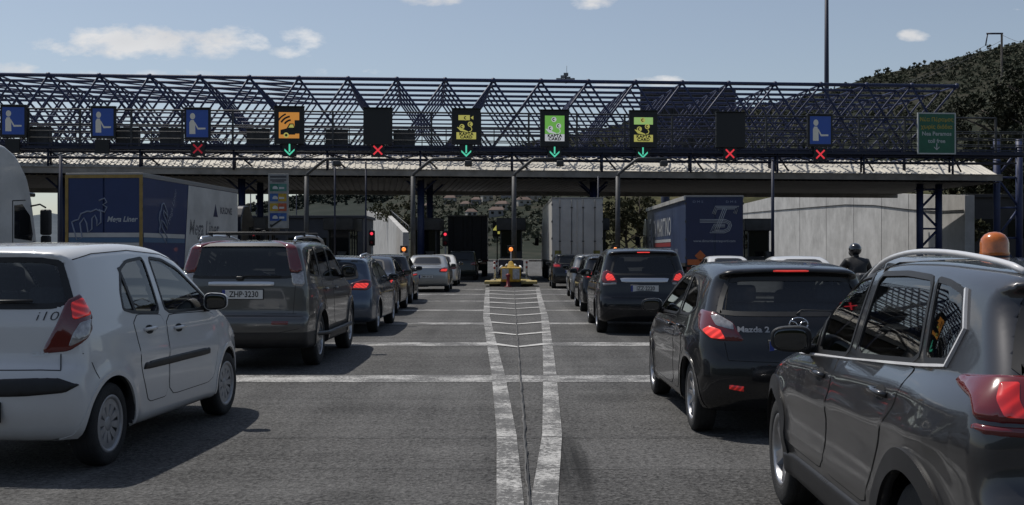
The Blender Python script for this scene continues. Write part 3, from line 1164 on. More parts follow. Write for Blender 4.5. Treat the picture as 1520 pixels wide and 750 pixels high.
    t.links.new(cb.outputs[0], p.inputs['Base Color'])
    p.inputs['Roughness'].default_value = .86
    p.inputs['Specular IOR Level'].default_value = .3
    bp = N(t, 'ShaderNodeBump', inp={'Strength': .9, 'Distance': .012})
    t.links.new(math_n(t, 'ADD', agg.outputs['Distance'], fine.outputs['Fac']), bp.inputs['Height'])
    t.links.new(bp.outputs[0], p.inputs['Normal'])
    return m


b = MB()
b.add([(-60, -30, 0), (34, -30, 0), (34, 78, 0), (22, 140, 0), (14, 400, 0), (-24, 400, 0), (-34, 140, 0), (-60, 78, 0)], [tuple(range(8))])
tag(b.build('road', asphalt()), None, None, None, 'structure')


def worn_paint(name, col, keep=.5):
    m = mat(name, col, .75)
    t = m.node_tree
    p = t.nodes['Principled BSDF']
    tc = N(t, 'ShaderNodeTexCoord')
    n1 = N(t, 'ShaderNodeTexNoise', inp={'Scale': 26.0, 'Detail': 8.0, 'Roughness': .9})
    n2 = N(t, 'ShaderNodeTexNoise', inp={'Scale': 1.7, 'Detail': 4.0, 'Roughness': .65})
    t.links.new(tc.outputs['Object'], n1.inputs['Vector'])
    t.links.new(tc.outputs['Object'], n2.inputs['Vector'])
    f = math_n(t, 'ADD', math_n(t, 'MULTIPLY', n1.outputs['Fac'], 1.25), math_n(t, 'MULTIPLY', n2.outputs['Fac'], .65))
    f = math_n(t, 'MULTIPLY', math_n(t, 'SUBTRACT', f, 1.20 - keep * .55), 7.0, clamp=True)
    mx = N(t, 'ShaderNodeMixRGB')
    t.links.new(f, mx.inputs[0])
    mx.inputs[1].default_value = (.075, .074, .072, 1)
    mx.inputs[2].default_value = (*col, 1)
    t.links.new(mx.outputs[0], p.inputs['Base Color'])
    return m


WP = worn_paint('worn_white_line_paint', (.44, .435, .42), .50)
WT = worn_paint('thin_worn_line_paint', (.46, .455, .44), .85)


def ribbon(b, pts, w, z=.004):
    """flat strip along pts = [(x, y)] of width w (or widths)"""
    P = [Vector((x, y, 0)) for x, y in pts]
    vs = []
    for i, p in enumerate(P):
        d = (P[min(i + 1, len(P) - 1)] - P[max(i - 1, 0)]).normalized()
        n = Vector((-d.y, d.x, 0))
        ww = w[i] if isinstance(w, (list, tuple)) else w
        vs += [p + n * ww / 2 + Vector((0, 0, z)), p - n * ww / 2 + Vector((0, 0, z))]
    b.add(vs, [(2 * i, 2 * i + 1, 2 * i + 3, 2 * i + 2) for i in range(len(P) - 1)])


gore_l = [(-.05, 3.0), (.0, 5.5), (-.01, 6.6), (-.045, 9.2), (-.17, 13.7), (-.335, 18.3), (-.60, 26), (-.86, 38), (-1.05, 47.5)]
gore_r = [(.10, 3.0), (.15, 5.5), (.19, 6.6), (.335, 9.2), (.47, 13.7), (.59, 18.3), (.77, 26), (.94, 38), (1.10, 47.5)]
b = MB()
ribbon(b, gore_l, .165, .008)
tag(b.build('lane_line', WP), None, None, None, 'structure')
b = MB()
ribbon(b, gore_r, .165, .008)
tag(b.build('lane_line', WP), None, None, None, 'structure')
# thick transverse bars across the approach lanes
k = 0
for y, wd in [(13.3, .74), (18.3, .66), (23.6, .62), (29.0, .6), (34.5, .6), (40.0, .6), (45.5, .5)]:
    gl = np.interp(y, [p[1] for p in gore_l], [p[0] for p in gore_l])
    gr = np.interp(y, [p[1] for p in gore_r], [p[0] for p in gore_r])
    b = MB()
    if k < 1:
        ribbon(b, [(-24, y), (3.7, y)], wd)
    else:
        ribbon(b, [(-24, y), (gl - .05, y)], wd)
        ribbon(b, [(gr + .05, y), (4.0, y)], wd)
    ribbon(b, [(5.2, y), (20, y)], wd)
    tag(b.build('transverse_bar', WP), None, None, None, 'structure')
    k += 1
b = MB()
for y in [17.8, 20.4, 23.4, 26.6, 29.8, 32.8, 36, 39.5, 43]:
    gl = np.interp(y, [p[1] for p in gore_l], [p[0] for p in gore_l])
    gr = np.interp(y, [p[1] for p in gore_r], [p[0] for p in gore_r])
    sg = .55 * (gr - gl)
    ribbon(b, [(gl, y + sg), (.08, y - .1), (gr, y + sg)], .22 if y < 30 else .30, .012)
tag(b.build('chevron_hatching', WT), None, None, None, 'structure')
# the joint between two asphalt lanes, with its ragged bitumen and filler
seam_d = mat('joint_bitumen', (.012, .012, .012), .7, var=.4, vscale=20)
seam_l = worn_paint('joint_filler', (.30, .28, .25), .35)
r_ = random.Random(4)
pts, pts2, w1, w2 = [], [], [], []
y = 3.0
while y < 47:
    x = .115 - .0006 * y + r_.uniform(-.006, .006)
    pts.append((x, y))
    pts2.append((x - .011 + r_.uniform(-.004, .004), y))
    w1.append(r_.uniform(.005, .014))
    w2.append(r_.uniform(.004, .022))
    y += .12 + y * .012
b = MB()
ribbon(b, pts2, w2, .016)
tag(b.build('joint_filler', seam_l), None, None, None, 'structure')
b = MB()
ribbon(b, pts, w1, .020)
tag(b.build('joint_crack', seam_d), None, None, None, 'structure')
b = MB()
pts = [(-2.2 + i * .14, 9.05 + r_.uniform(-.02, .02)) for i in range(42)]
ribbon(b, pts, .014, .011)
pts = [(-1.4 + i * .2, 7.75 + r_.uniform(-.02, .02)) for i in range(24)]
ribbon(b, pts, .008, .011)
tag(b.build('transverse_crack', seam_d), None, None, None, 'structure')
# ------------------------------------------------------------------ toll canopy, gantry, islands
ANG = R(4.5)
GU, GN = Vector((math.cos(ANG), math.sin(ANG), 0)), Vector((-math.sin(ANG), math.cos(ANG), 0))
G0 = Vector((0, 60.5, 0))


def G(t, dep, h):
    p = G0 + GU * t + GN * dep
    return Vector((p.x, p.y, h))


GM = frame(G0, GU, GN)          # local x along the gantry, y deep, z up


def gpx(px, dep=0.0):
    """t of the gantry line (at depth dep behind its front) seen at column px"""
    u = (px - 760) / FPX
    o = G0 + GN * dep
    return (u * o.y - o.x) / (GU.x - u * GU.y)


navy = mat('navy_steel', (.012, .023, .078), .55, .0, var=.25, vscale=4)
navyd = mat('dark_navy_steel', (.009, .014, .038), .55, .0)
galv = mat('galvanised_steel', (.20, .205, .21), .5, .5, var=.3, vscale=5)
galvd = mat('weathered_galvanised_steel', (.055, .057, .06), .55, .4, var=.3, vscale=5)
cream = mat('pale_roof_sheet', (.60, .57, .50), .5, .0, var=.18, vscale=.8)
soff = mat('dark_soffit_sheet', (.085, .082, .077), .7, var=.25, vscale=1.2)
fasc = mat('grey_gutter', (.23, .22, .205), .6, var=.3, vscale=1.5)
TL, TR = -40.0, 28.3
ZS, ZF = 5.56, 5.95

cano = thing('toll_canopy', 'long low canopy with pale ribbed roof sheet and dark soffit over the toll lanes', 'canopy', G0, R(6.8))
loc = lambda t, d, h: (t, d, h)
# ribbed sheet, rising 20 degrees away from its eave
b = MB()
n = 0
x = TL
pr0, pr1 = (.05, ZF - .02), (2.75, ZF + 1.02)
while x < TR:
    for (xa, xb, za, zb_) in ((x, x + .17, 0, 0), (x + .17, x + .20, 0, .05), (x + .20, x + .27, .05, .05), (x + .27, x + .30, .05, 0)):
        b.add([(xa, pr0[0], pr0[1] + za), (xb, pr0[0], pr0[1] + zb_), (xb, pr1[0], pr1[1] + zb_), (xa, pr1[0], pr1[1] + za)], [(0, 1, 2, 3)])
    x += .30
b.bx(TL, TR, 2.75, 13.0, ZF + .94, ZF + 1.02)
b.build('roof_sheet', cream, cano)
b = MB()
b.bx(TL, TR + .2, -.12, .05, ZS + .10, ZF + .02)
b.bx(TL, TR + .2, -.17, .07, ZF + .02, ZF + .07)
b.build('gutter', fasc, cano)
b = MB()
x = TL
while x < TR:
    b.add([(x, .05, ZS), (x + .24, .05, ZS), (x + .24, 13, ZS), (x, 13, ZS)], [(0, 3, 2, 1)])
    b.add([(x + .24, .05, ZS), (x + .27, .05, ZS + .05), (x + .27, 13, ZS + .05), (x + .24, 13, ZS)], [(0, 3, 2, 1)])
    b.add([(x + .27, .05, ZS + .05), (x + .33, .05, ZS + .05), (x + .33, 13, ZS + .05), (x + .27, 13, ZS + .05)], [(0, 3, 2, 1)])
    b.add([(x + .33, .05, ZS + .05), (x + .36, .05, ZS), (x + .36, 13, ZS), (x + .33, 13, ZS + .05)], [(0, 3, 2, 1)])
    x += .36
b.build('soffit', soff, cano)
b = MB()
b.bx(TL, TR + .2, 12.9, 13.1, ZS - .25, ZF + .95)
b.build('rear_fascia', fasc, cano)
b = MB()
for d_ in (1.2, 6.5, 11.5):
    b.bx(TL, TR, d_ - .1, d_ + .1, ZS + .08, ZS + .34)
b.build('purlin', navyd, cano)

# columns: round pairs on the islands, lattice towers to the right
ISL = [-29.2, -24.4, -19.7, -14.85, -9.95, -5.0, -.05, 4.85, 9.75, 14.6]
for i, t in enumerate(ISL):
    if i not in (1, 3, 5, 7):
        continue
    for (dx, dep, r_c) in ((.1, 2.2, .20), (.75, 5.5, .19)):
        b = MB()
        b.tube((t + dx, dep, .15), (t + dx, dep, ZS + .2), r_c, 16)
        b.tube((t + dx, dep, .15), (t + dx, dep, .19), r_c + .14, 16)
        for s_ in (-1, 1):
            b.tube((t + dx, dep, ZS - .7), (t + dx + s_ * .9, dep, ZS + .1), .06, 8)
        b.build('column', navy, cano)


def lattice(t0, t1, dep, z1, name='lattice_column', parent=cano):
    for tt in (t0, t1):
        b = MB()
        b.tube((tt, dep, 0), (tt, dep, z1), .20, 14)
        b.tube((tt, dep, z1 - .55), (tt, dep, z1 - .5), .32, 14)
        b.build('lattice_post', navy, parent)
    b = MB()
    zs = np.linspace(.6, z1 - .5, 5)
    for k_, (a, c) in enumerate(zip(zs[:-1], zs[1:])):
        p, q = (t0, t1) if k_ % 2 else (t1, t0)
        b.tube((p, dep, a), (q, dep, c), .07, 8)
        b.tube((t0, dep, c), (t1, dep, c), .06, 8)
    b.build('lattice_bracing', navy, parent)


lattice(gpx(1379, 2.0), gpx(1408, 2.0), 2.0, ZS + .2)
lattice(gpx(1494, 1.0) + .1, gpx(1494, 1.0) + 1.5, 1.0, 8.2)

# space frame above the roof
TS, TE = -42.0, gpx(1420, .8)
HM = 2.66
ZT, ZB = 11.05, 7.35
nmod = int((TE - TS) / HM)
spf = thing('space_frame', 'navy tubular space frame rising above the toll canopy roof', 'space frame', G0, ANG)
nodes = [TE - HM * i for i in range(nmod + 1)]
ROWS = [.8 + 2.05 * i for i in range(6)]
for j, dep in enumerate(ROWS):
    b = MB()
    b.tube((nodes[-1], dep, ZT), (nodes[0], dep, ZT), .085 if j else .11, 6)
    b.build('top_chord', navy, spf)
    b = MB()
    b.tube((nodes[-1], dep + 1.0, ZB + .1), (nodes[0] - HM, dep + 1.0, ZB + .1), .075, 6)
    b.build('bottom_chord', navy, spf)
    b = MB()
    b.tube((nodes[-1], dep + .5, 9.15), (nodes[0] - HM * .6, dep + .5, 9.15), .05, 6)
    b.build('middle_chord', navy, spf)
rr_ = random.Random(3)
bulk = MB()
thick = {gpx(558, .8): .16, gpx(632, .8): .16, gpx(703, .8): .13, gpx(840, .8): .18}
cnt = 0
for j, dep in enumerate(ROWS):
    for i, t in enumerate(nodes):
        for s_ in (-1, 1):
            q = (t + s_ * HM, dep + 1.0, ZB + .1)
            if q[0] > TE + .1 or q[0] < TS:
                continue
            r_t = .062
            px_t = 760 + FPX * (t * GU.x) / (G0.y + t * GU.y)
            if j == 0 and ((s_ > 0 and abs(px_t - 558) < 30) or (s_ > 0 and abs(px_t - 632) < 20) or (s_ < 0 and abs(px_t - 703) < 30) or (s_ < 0 and abs(px_t - 840) < 30)):
                r_t = .17
            # the lattice is dense to the left, open over the middle lanes
            if j == 0 and cnt < 90:
                b = MB()
                b.tube((t, dep, ZT), q, r_t, 6)
                b.build('diagonal_strut', navy, spf)
                cnt += 1
            else:
                bulk.tube((t, dep, ZT), q, .055, 5, caps=False)
            if t < -12 or (t > 16 and j % 3 == 0):      # braced end bays: shorter webs down to the middle chords as well
                bulk.tube((t, dep, ZT), (t + s_ * HM * .55, dep + .5, 9.15), .045, 5, caps=False)
                bulk.tube((t + s_ * HM * .5, dep + .5, 9.15), (t - s_ * HM * .1, dep + 1.0, ZB + .1), .045, 5, caps=False)
        if j < len(ROWS) - 1:
            bulk.tube((t, dep, ZT), (t, dep + 2.05, ZT), .055, 5, caps=False)
            if t < -14:
                bulk.tube((t, dep, ZT), (t + HM, dep + 2.05, ZT), .045, 5, caps=False)
            bulk.tube((t, dep + 1.0, ZB + .1), (t, dep + 3.05, ZB + .1), .05, 5, caps=False)
o = bulk.build('strut_lattice', navy, spf)
o['kind'] = 'stuff'
for t in nodes:
    b = MB()
    b.ell((t, ROWS[0], ZT), .16, .16, .16, 8, 6)
    b.build('node_ball', navy, spf)
for t in [x_ for k_, x_ in enumerate(nodes) if k_ % 3 == 1]:
    for dep in (1.8, 8.0):
        b = MB()
        b.tube((t, dep, ZF + .3), (t, dep, ZB + .1), .09, 8)
        b.build('roof_stub', navyd, spf)

# gantry walkway that carries the lane signs
gan = thing('sign_gantry', 'long steel walkway gantry with railings carrying the lane signs', 'gantry', G0, ANG)
GD = -.9                         # in front of the eave
b = MB()
b.bx(TL, TR + .9, GD - .05, GD + .95, 7.02, 7.10)
for (za, zb_) in ((7.18, 7.25), (6.94, 7.02)):
    b.bx(TL, TR + .9, GD - .12, GD - .06, za, zb_)
    b.bx(TL, TR + .9, GD + .96, GD + 1.03, za, zb_)
xk = TL
while xk < TR:
    b.bx(xk, xk + .08, GD - .11, GD - .06, 7.02, 7.18)
    xk += 1.31
b.build('deck', navyd, gan)
for h_ in (9.02, 8.25, 7.88, 7.52):
    b = MB()
    if h_ > 9:
        b.tube((TL, GD, h_), (gpx(1478, GD), GD, h_), .05, 6)
    else:
        b.tube((TL, GD, h_), (TR + .9, GD, h_), .032, 6)
        b.tube((TL, GD + .95, h_), (TR + .9, GD + .95, h_), .032, 6)
    b.build('rail', galvd, gan)
t = gpx(1478, GD)
k = 0
while t > TL:
    b = MB()
    b.bx(t - .05, t + .05, GD - .05, GD + .05, 7.1, 9.05)
    b.build('railing_post', galvd, gan)
    t -= 2.62
    k += 1
t = TR + .85
while t > TL:
    b = MB()
    b.bx(t - .025, t + .025, GD + .93, GD + .98, 7.1, 8.25)
    b.build('baluster', galvd, gan)
    t -= 1.31
b = MB()
for h_ in (6.52, 6.86):
    b.tube((TL, GD + .1, h_), (TR, GD + .1, h_), .045, 6)
    b.tube((TL, GD + .85, h_), (TR, GD + .85, h_), .045, 6)
t = TL
k = 0
while t < TR - 1.3:
    z0, z1 = (6.86, 6.52) if k % 2 else (6.52, 6.86)
    for d_ in (GD + .1, GD + .85):
        b.tube((t, d_, z0), (t + 1.3, d_, z1), .03, 5)
    t += 1.3
    k += 1
b.build('truss_web', navyd, gan)
for t in ISL + [19.5, 24.6]:
    b = MB()
    b.tube((t, GD + .1, 5.9), (t, GD + .1, 7.0), .06, 8)
    b.tube((t, GD + .1, 6.9), (t + .9, .05, 6.1), .05, 8)
    b.tube((t, GD + .1, 6.4), (t, GD + .5, 6.4), .05, 8)
    b.tube((t, GD + .5, 6.0), (t, GD + .5, 7.0), .06, 8)
    b.build('hanger', navyd, gan)
# equipment cabinets on the walkway
for px in (58, 190, 255, 383, 500, 600):
    t = gpx(px, GD + .5)
    c = thing('equipment_cabinet', {58: 'grey equipment cabinet on the gantry walkway right of the leftmost blue sign', 190: 'grey equipment cabinet on the walkway right of the second blue sign',
                                    255: 'grey equipment cabinet on the walkway left of the third blue sign', 383: 'grey equipment cabinet on the walkway left of the orange sign',
                                    500: 'grey equipment cabinet on the walkway between the orange sign and the first dark sign', 600: 'grey equipment cabinet on the walkway right of the first dark sign'}[px],
              'cabinet', G(t, GD + .55, 7.1), ANG, 'cabinets on the gantry walkway')
    b = MB()
    b.bx(-.58, .58, -.25, .25, .02, .98)
    b.bx(-.63, .63, -.3, .3, .98, 1.02)
    bev(b.build('case', galvd, c), .01)
    for s_ in (-1, 1):
        b = MB()
        b.bx(s_ * .29 - .26, s_ * .29 + .26, -.27, -.252, .08, .92)
        b.bx(s_ * .1 - .015, s_ * .1 + .015, -.3, -.27, .4, .55)
        b.build('door', galvd, c)

# ------------------------------------------------------------------ lane signs
sblue = mat('sign_blue', (.020, .050, .20), .45, .0, emit=(.02, .06, .28), es=.22)
spale = mat('pictogram_white', (.50, .50, .46), .5, emit=(.6, .6, .55), es=.12)
scase = mat('sign_case_black', (.010, .011, .012), .45)
LED = lambda n_, c, e: mat('led_' + n_, tuple(x_ * .3 for x_ in c), .5, emit=c, es=e)
led_o, led_y, led_g, led_w = LED('orange', (.85, .36, .07), .62), LED('yellow', (.55, .52, .13), .75), LED('green', (.20, .55, .10), .7), LED('white', (.60, .62, .66), .8)
led_arrow, led_x, led_dim = LED('arrow_green', (.12, .85, .55), .85), LED('cross_red', (.95, .05, .07), .85), LED('dim_red', (.5, .02, .04), .5)
led_pg = LED('pale_green', (.38, .62, .20), .75)


def arc(cx, cy, r, a0, a1, w, n_=14):
    o_ = [(cx + (r + w / 2) * math.cos(R(a0 + (a1 - a0) * i / n_)), cy + (r + w / 2) * math.sin(R(a0 + (a1 - a0) * i / n_))) for i in range(n_ + 1)]
    i_ = [(cx + (r - w / 2) * math.cos(R(a0 + (a1 - a0) * i / n_)), cy + (r - w / 2) * math.sin(R(a0 + (a1 - a0) * i / n_))) for i in range(n_, -1, -1)]
    return o_ + i_


def circ(cx, cy, rx, ry=None, n_=20):
    ry = ry or rx
    return [(cx + rx * math.cos(2 * PI * i / n_), cy + ry * math.sin(2 * PI * i / n_)) for i in range(n_)]


def flat(name, polys, m, parent, z=0.0, th=.006):
    """flat cut-out shapes standing on the sign's face (local x right, z up, face to -y)"""
    b = MB()
    mt = frame((0, -z, 0), (1, 0, 0), (0, 0, 1))
    for i, p in enumerate(polys):
        b.poly(p, mt, th)
    return b.build(name, m, parent)


def lane_sign(px, py0, py1, wpx, label, kind, grp):
    d = G0.y + gpx(px, GD) * GU.y
    k = FPX / d
    w, h_ = wpx / k, (py1 - py0) / k
    zc = CAMH + (375 - (py0 + py1) / 2) / k
    s_ = thing('lane_sign', label, 'sign', G(gpx(px, GD - .2), GD - .2, zc), ANG, grp)
    b = MB()
    b.bx(-w / 2, w / 2, -.12, .12, -h_ / 2, h_ / 2)
    bev(b.build('case', scase, s_), .012)
    b = MB()
    b.bx(-w / 2 - .03, w / 2 + .03, -.24, .12, h_ / 2, h_ / 2 + .03)
    b.build('hood', galv if kind == 'cash' else scase, s_)
    b = MB()
    for sg in (-1, 1):
        b.bx(sg * w * .3 - .03, sg * w * .3 + .03, .12, .2, -h_ / 2 - .1, h_ / 2)
    b.build('bracket', galvd, s_)
    if kind == 'cash':
        b = MB()
        b.bx(-w * .42, w * .42, -.128, -.12, -h_ * .42, h_ * .44)
        f_ = b.build('panel', sblue, s_)
        x0 = -.18 * w
        flat('cashier_pictogram', [circ(x0, .24 * h_, .10 * w, .10 * h_), [(x0 - .12 * w, -.32 * h_), (x0 + .11 * w, -.32 * h_), (x0 + .10 * w, .0), (x0 + .05 * w, .12 * h_), (x0 - .07 * w, .12 * h_), (x0 - .12 * w, .04 * h_)],
                                   [(x0 + .04 * w, .06 * h_), (x0 + .10 * w, .05 * h_), (x0 + .22 * w, -.12 * h_), (x0 + .50 * w, -.12 * h_), (x0 + .50 * w, -.17 * h_), (x0 + .20 * w, -.18 * h_)]], spale, f_, .130)
    elif kind != 'dark':
        b = MB()
        W_, H_ = w * .68, h_ * .70
        if kind == 'orange':
            b.bx(-W_ / 2, W_ * .02 + W_ / 2 * .5, -.128, -.12, -H_ / 2, H_ / 2)
            b.bx(W_ / 2 * .54, W_ / 2, -.128, -.12, H_ * .2, H_ / 2)
            b.bx(W_ / 2 * .54, W_ / 2, -.128, -.12, -H_ / 2, -H_ * .32)
            f_ = b.build('screen', led_o, s_)
            cx, cy = W_ * .10, -.02 * H_
            flat('van_pictogram', [[(-.42 * W_, -.36 * H_), (.30 * W_, -.36 * H_), (.30 * W_, -.14 * H_), (.22 * W_, .07 * H_), (.02 * W_, .07 * H_), (-.12 * W_, -.12 * H_), (-.42 * W_, -.18 * H_)],
                                   arc(.12 * W_, -.1 * H_, .30 * H_, 95, 150, .07 * H_), arc(.12 * W_, -.1 * H_, .44 * H_, 98, 152, .07 * H_), arc(.12 * W_, -.1 * H_, .57 * H_, 112, 150, .06 * H_)], scase, f_, .130)
            flat('van_light_parts', [circ(-.14 * W_, -.38 * H_, .13 * W_), [(.06 * W_, .03 * H_), (.2 * W_, .03 * H_), (.24 * W_, -.09 * H_), (-.03 * W_, -.09 * H_)]], led_y, f_, .137)
            flat('van_hub', [circ(-.14 * W_, -.38 * H_, .065 * W_)], scase, f_, .144)
        else:
            if kind == 'green':
                b.bx(-W_ / 2, W_ / 2, -.128, -.12, -H_ * .22, H_ / 2)
                f_ = b.build('screen', led_g, s_)
                strip_m, coin_m = led_w, led_w
            elif kind == 'mixed':
                b.bx(-W_ / 2, W_ / 2, -.128, -.12, H_ * .18, H_ * .46)
                f_ = b.build('screen', led_pg, s_)
                strip_m, coin_m = led_y, led_y
            else:
                b.bx(-W_ * .40, W_ * .18, -.128, -.12, H_ * .26, H_ * .46)
                b.poly([(W_ * .22, H_ * .36), (W_ * .36, H_ * .28), (W_ * .36, H_ * .44)], frame((0, -.120, 0), (1, 0, 0), (0, 0, 1)), .008)
                f_ = b.build('screen', led_y, s_)
                strip_m, coin_m = led_y, led_y
            b = MB()
            b.bx(-W_ / 2, W_ / 2, -.128, -.12, -H_ / 2, -H_ * .225)
            st = b.build('text_strip', strip_m, s_)
            text('card_lettering', 'KAPTA', H_ * .155, frame((0, -.131, -H_ * .295), (1, 0, 0), (0, 0, 1)), scase, st, (1.1, 1), bold=.01, spacing=1.1)
            text('card_lettering', 'CARD', H_ * .155, frame((0, -.131, -H_ * .42), (1, 0, 0), (0, 0, 1)), scase, st, (1.1, 1), bold=.01, spacing=1.1)
            cs = [(-.04 * W_, .35 * H_), (.20 * W_, .10 * H_), (-.22 * W_, .0)]
            for x_, z_ in cs:
                flat('coin_pictogram', [circ(x_, z_, .13 * W_)], coin_m, f_, .131)
            for x_, z_ in cs:
                flat('coin_mark', [arc(x_, z_, .062 * W_, 60, 300, .045 * W_)], scase, f_, .138)
            flat('hand_pictogram', [arc(.16 * W_, -.10 * H_, .12 * W_, -100, 60, .04 * W_), [(-.48 * W_, -.02 * H_), (-.42 * W_, -.02 * H_), (.12 * W_, -.20 * H_), (.06 * W_, -.22 * H_), (-.3 * W_, -.17 * H_)]], coin_m, f_, .133)
    return s_


def lane_signal(px, py, state, label):
    d = G0.y + gpx(px, GD) * GU.y
    k = FPX / d
    zc = CAMH + (375 - py) / k
    s_ = thing('lane_signal', label, 'signal', G(gpx(px, GD - .16), GD - .16, zc), ANG, 'lane signals under the signs')
    b = MB()
    b.bx(-.36, .36, -.08, .08, -.36, .36)
    bev(b.build('housing', scase, s_), .01)
    if state == 'x':
        w = .26
        flat('red_cross', [[(-w, -w + .06), (-w + .06, -w), (w, w - .06), (w - .06, w)], [(-w, w - .06), (-w + .06, w), (w, -w + .06), (w - .06, -w)][::-1]], led_x, s_, .082)
    elif state == 'dim':
        w = .26
        flat('red_cross', [[(-w, -w + .06), (-w + .06, -w), (w, w - .06), (w - .06, w)], [(-w, w - .06), (-w + .06, w), (w, -w + .06), (w - .06, -w)][::-1]], led_dim, s_, .082)
    elif state == 'go':
        flat('green_arrow', [[(-.04, -.12), (.04, -.12), (.04, .30), (-.04, .30)], [(-.26, .04), (-.26, -.06), (0, -.32), (.26, -.06), (.26, .04), (0, -.21)]], led_arrow, s_, .082)
    return s_


GB, GK, GC = 'blue cashier signs on the gantry', 'dark lane signs on the gantry', 'card lane signs on the gantry'
for args in [(21, 161, 207, 37, 'leftmost blue sign with a white cashier pictogram on the gantry', 'cash', GB), (154, 163, 209, 35, 'second blue cashier sign from the left above the blue box trailer', 'cash', GB),
             (293.5, 165, 211, 37, 'blue cashier sign directly left of the orange sign', 'cash', GB), (429.5, 163, 217, 43, 'orange lit sign with a van and radio waves', 'orange', None),
             (561, 165, 218, 42, 'unlit black lane sign between the orange sign and the yellow coin sign', 'dark', GK), (692, 166, 218, 42, 'black sign with yellow coins and KAPTA CARD strip above the island lamp', 'card', GC),
             (823, 168, 221, 42, 'bright green coin sign with white KAPTA CARD lettering', 'green', GC), (954.5, 169, 222, 41, 'black sign with green band, coins and yellow KAPTA CARD strip', 'mixed', GC),
             (1084, 171, 222, 43, 'unlit black lane sign left of the single blue sign on the right', 'dark', GK), (1216.5, 174, 221, 37, 'blue cashier sign standing alone right of the dark sign', 'cash', GB)]:
    lane_sign(*args)
for args in [(19, 220, 'off', 'unlit lane signal under the leftmost blue sign'), (152, 221, 'off', 'unlit lane signal under the second blue sign'), (294, 224, 'dim', 'dim red cross signal under the third blue sign'),
             (430, 225, 'go', 'green arrow signal under the orange sign'), (561, 226, 'x', 'red cross signal under the dark sign beside the orange one'), (692, 227, 'go', 'green arrow signal under the yellow coin sign'),
             (823, 228, 'go', 'green arrow signal under the bright green coin sign'), (954, 229, 'go', 'green arrow signal under the sign with a green band'), (1083, 231, 'x', 'red cross signal under the dark sign right of the centre'),
             (1217, 232, 'x', 'red cross signal under the right hand blue sign')]:
    lane_signal(*args)
# green direction sign
d = G0.y + gpx(1390, GD) * GU.y
k = FPX / d
sg_ = thing('direction_sign', 'green direction sign with yellow and white lettering at the right end of the gantry', 'sign', G(gpx(1390, GD - .2), GD - .2, CAMH + (375 - 201.5) / k), ANG)
w, h_ = 56 / k, 59 / k
sgreen = mat('sign_green', (.012, .10, .055), .45, var=.15, vscale=3)
syel = mat('sign_yellow', (.36, .27, .03), .5)
swh = mat('sign_white', (.42, .45, .44), .5)
b = MB()
b.bx(-w / 2, w / 2, -.03, .03, -h_ / 2, h_ / 2)
pn_ = b.build('panel', sgreen, sg_)
b = MB()
for (x0, x1, z0, z1) in ((-w / 2 - .03, -w / 2 + .04, -h_ / 2 - .03, h_ / 2 + .03), (w / 2 - .04, w / 2 + .03, -h_ / 2 - .03, h_ / 2 + .03), (-w / 2 + .04, w / 2 - .04, -h_ / 2 - .03, -h_ / 2 + .04), (-w / 2 + .04, w / 2 - .04, h_ / 2 - .04, h_ / 2 + .03)):
    b.bx(x0, x1, -.045, .04, z0, z1)
b.build('border', swh, sg_)
for (s__, z_, m_, sz) in (('Νέα Πέραμος', .34, syel, .30), ('χωρίς διόδια', .16, syel, .30), ('Nea Peramos', -.01, swh, .31), ('toll free', -.19, swh, .31)):
    text('lettering', s__, sz, frame((0, -.034, z_ * h_), (1, 0, 0), (0, 0, 1)), m_, pn_, bold=.006)
flat('arrow', [[(-.03, -.86), (.03, -.86), (.03, -.55), (-.03, -.55)], [(-.16, -.72), (-.16, -.78), (0, -.93), (.16, -.78), (.16, -.72), (0, -.86)]], swh, pn_, .036)

# ------------------------------------------------------------------ islands, booths, crash cushions, masts
kerb = mat('island_concrete', (.17, .165, .155), .8, var=.35, vscale=2)
kerby = mat('yellow_kerb_paint', (.34, .27, .10), .65, var=.4, vscale=3)
boothm = mat('booth_grey_panel', (.055, .055, .057), .6, var=.25, vscale=3)
boothg = M['blackglass']
yel = mat('cushion_yellow', (.46, .28, .025), .5, var=.35, vscale=6)
reflx = mat('cushion_silver_panel', (.40, .40, .40), .45, var=.3, vscale=10)
redm = mat('faded_red_plastic', (.20, .018, .022), .55, var=.3, vscale=8)
lampo = mat('orange_warning_light', (.7, .2, .03), .3, emit=(1, .28, .06), es=1.6)
lampr = mat('red_signal_light', (.7, .02, .03), .3, emit=(1, .05, .09), es=1.5)
whm = mat('white_board', (.5, .5, .48), .5, var=.2, vscale=6)
ILAB = {-5.0: 'left of the central island', -.05: 'at the centre of the picture', 4.85: 'behind the black people carrier', -9.95: 'second left of the central island', -14.85: 'beyond the price board', -19.7: 'beside the blue box trailer', 9.75: 'beside the blue lettered trailer',
        14.6: 'before the concrete wall', -24.4: 'near the left edge', -29.2: 'beyond the left edge'}
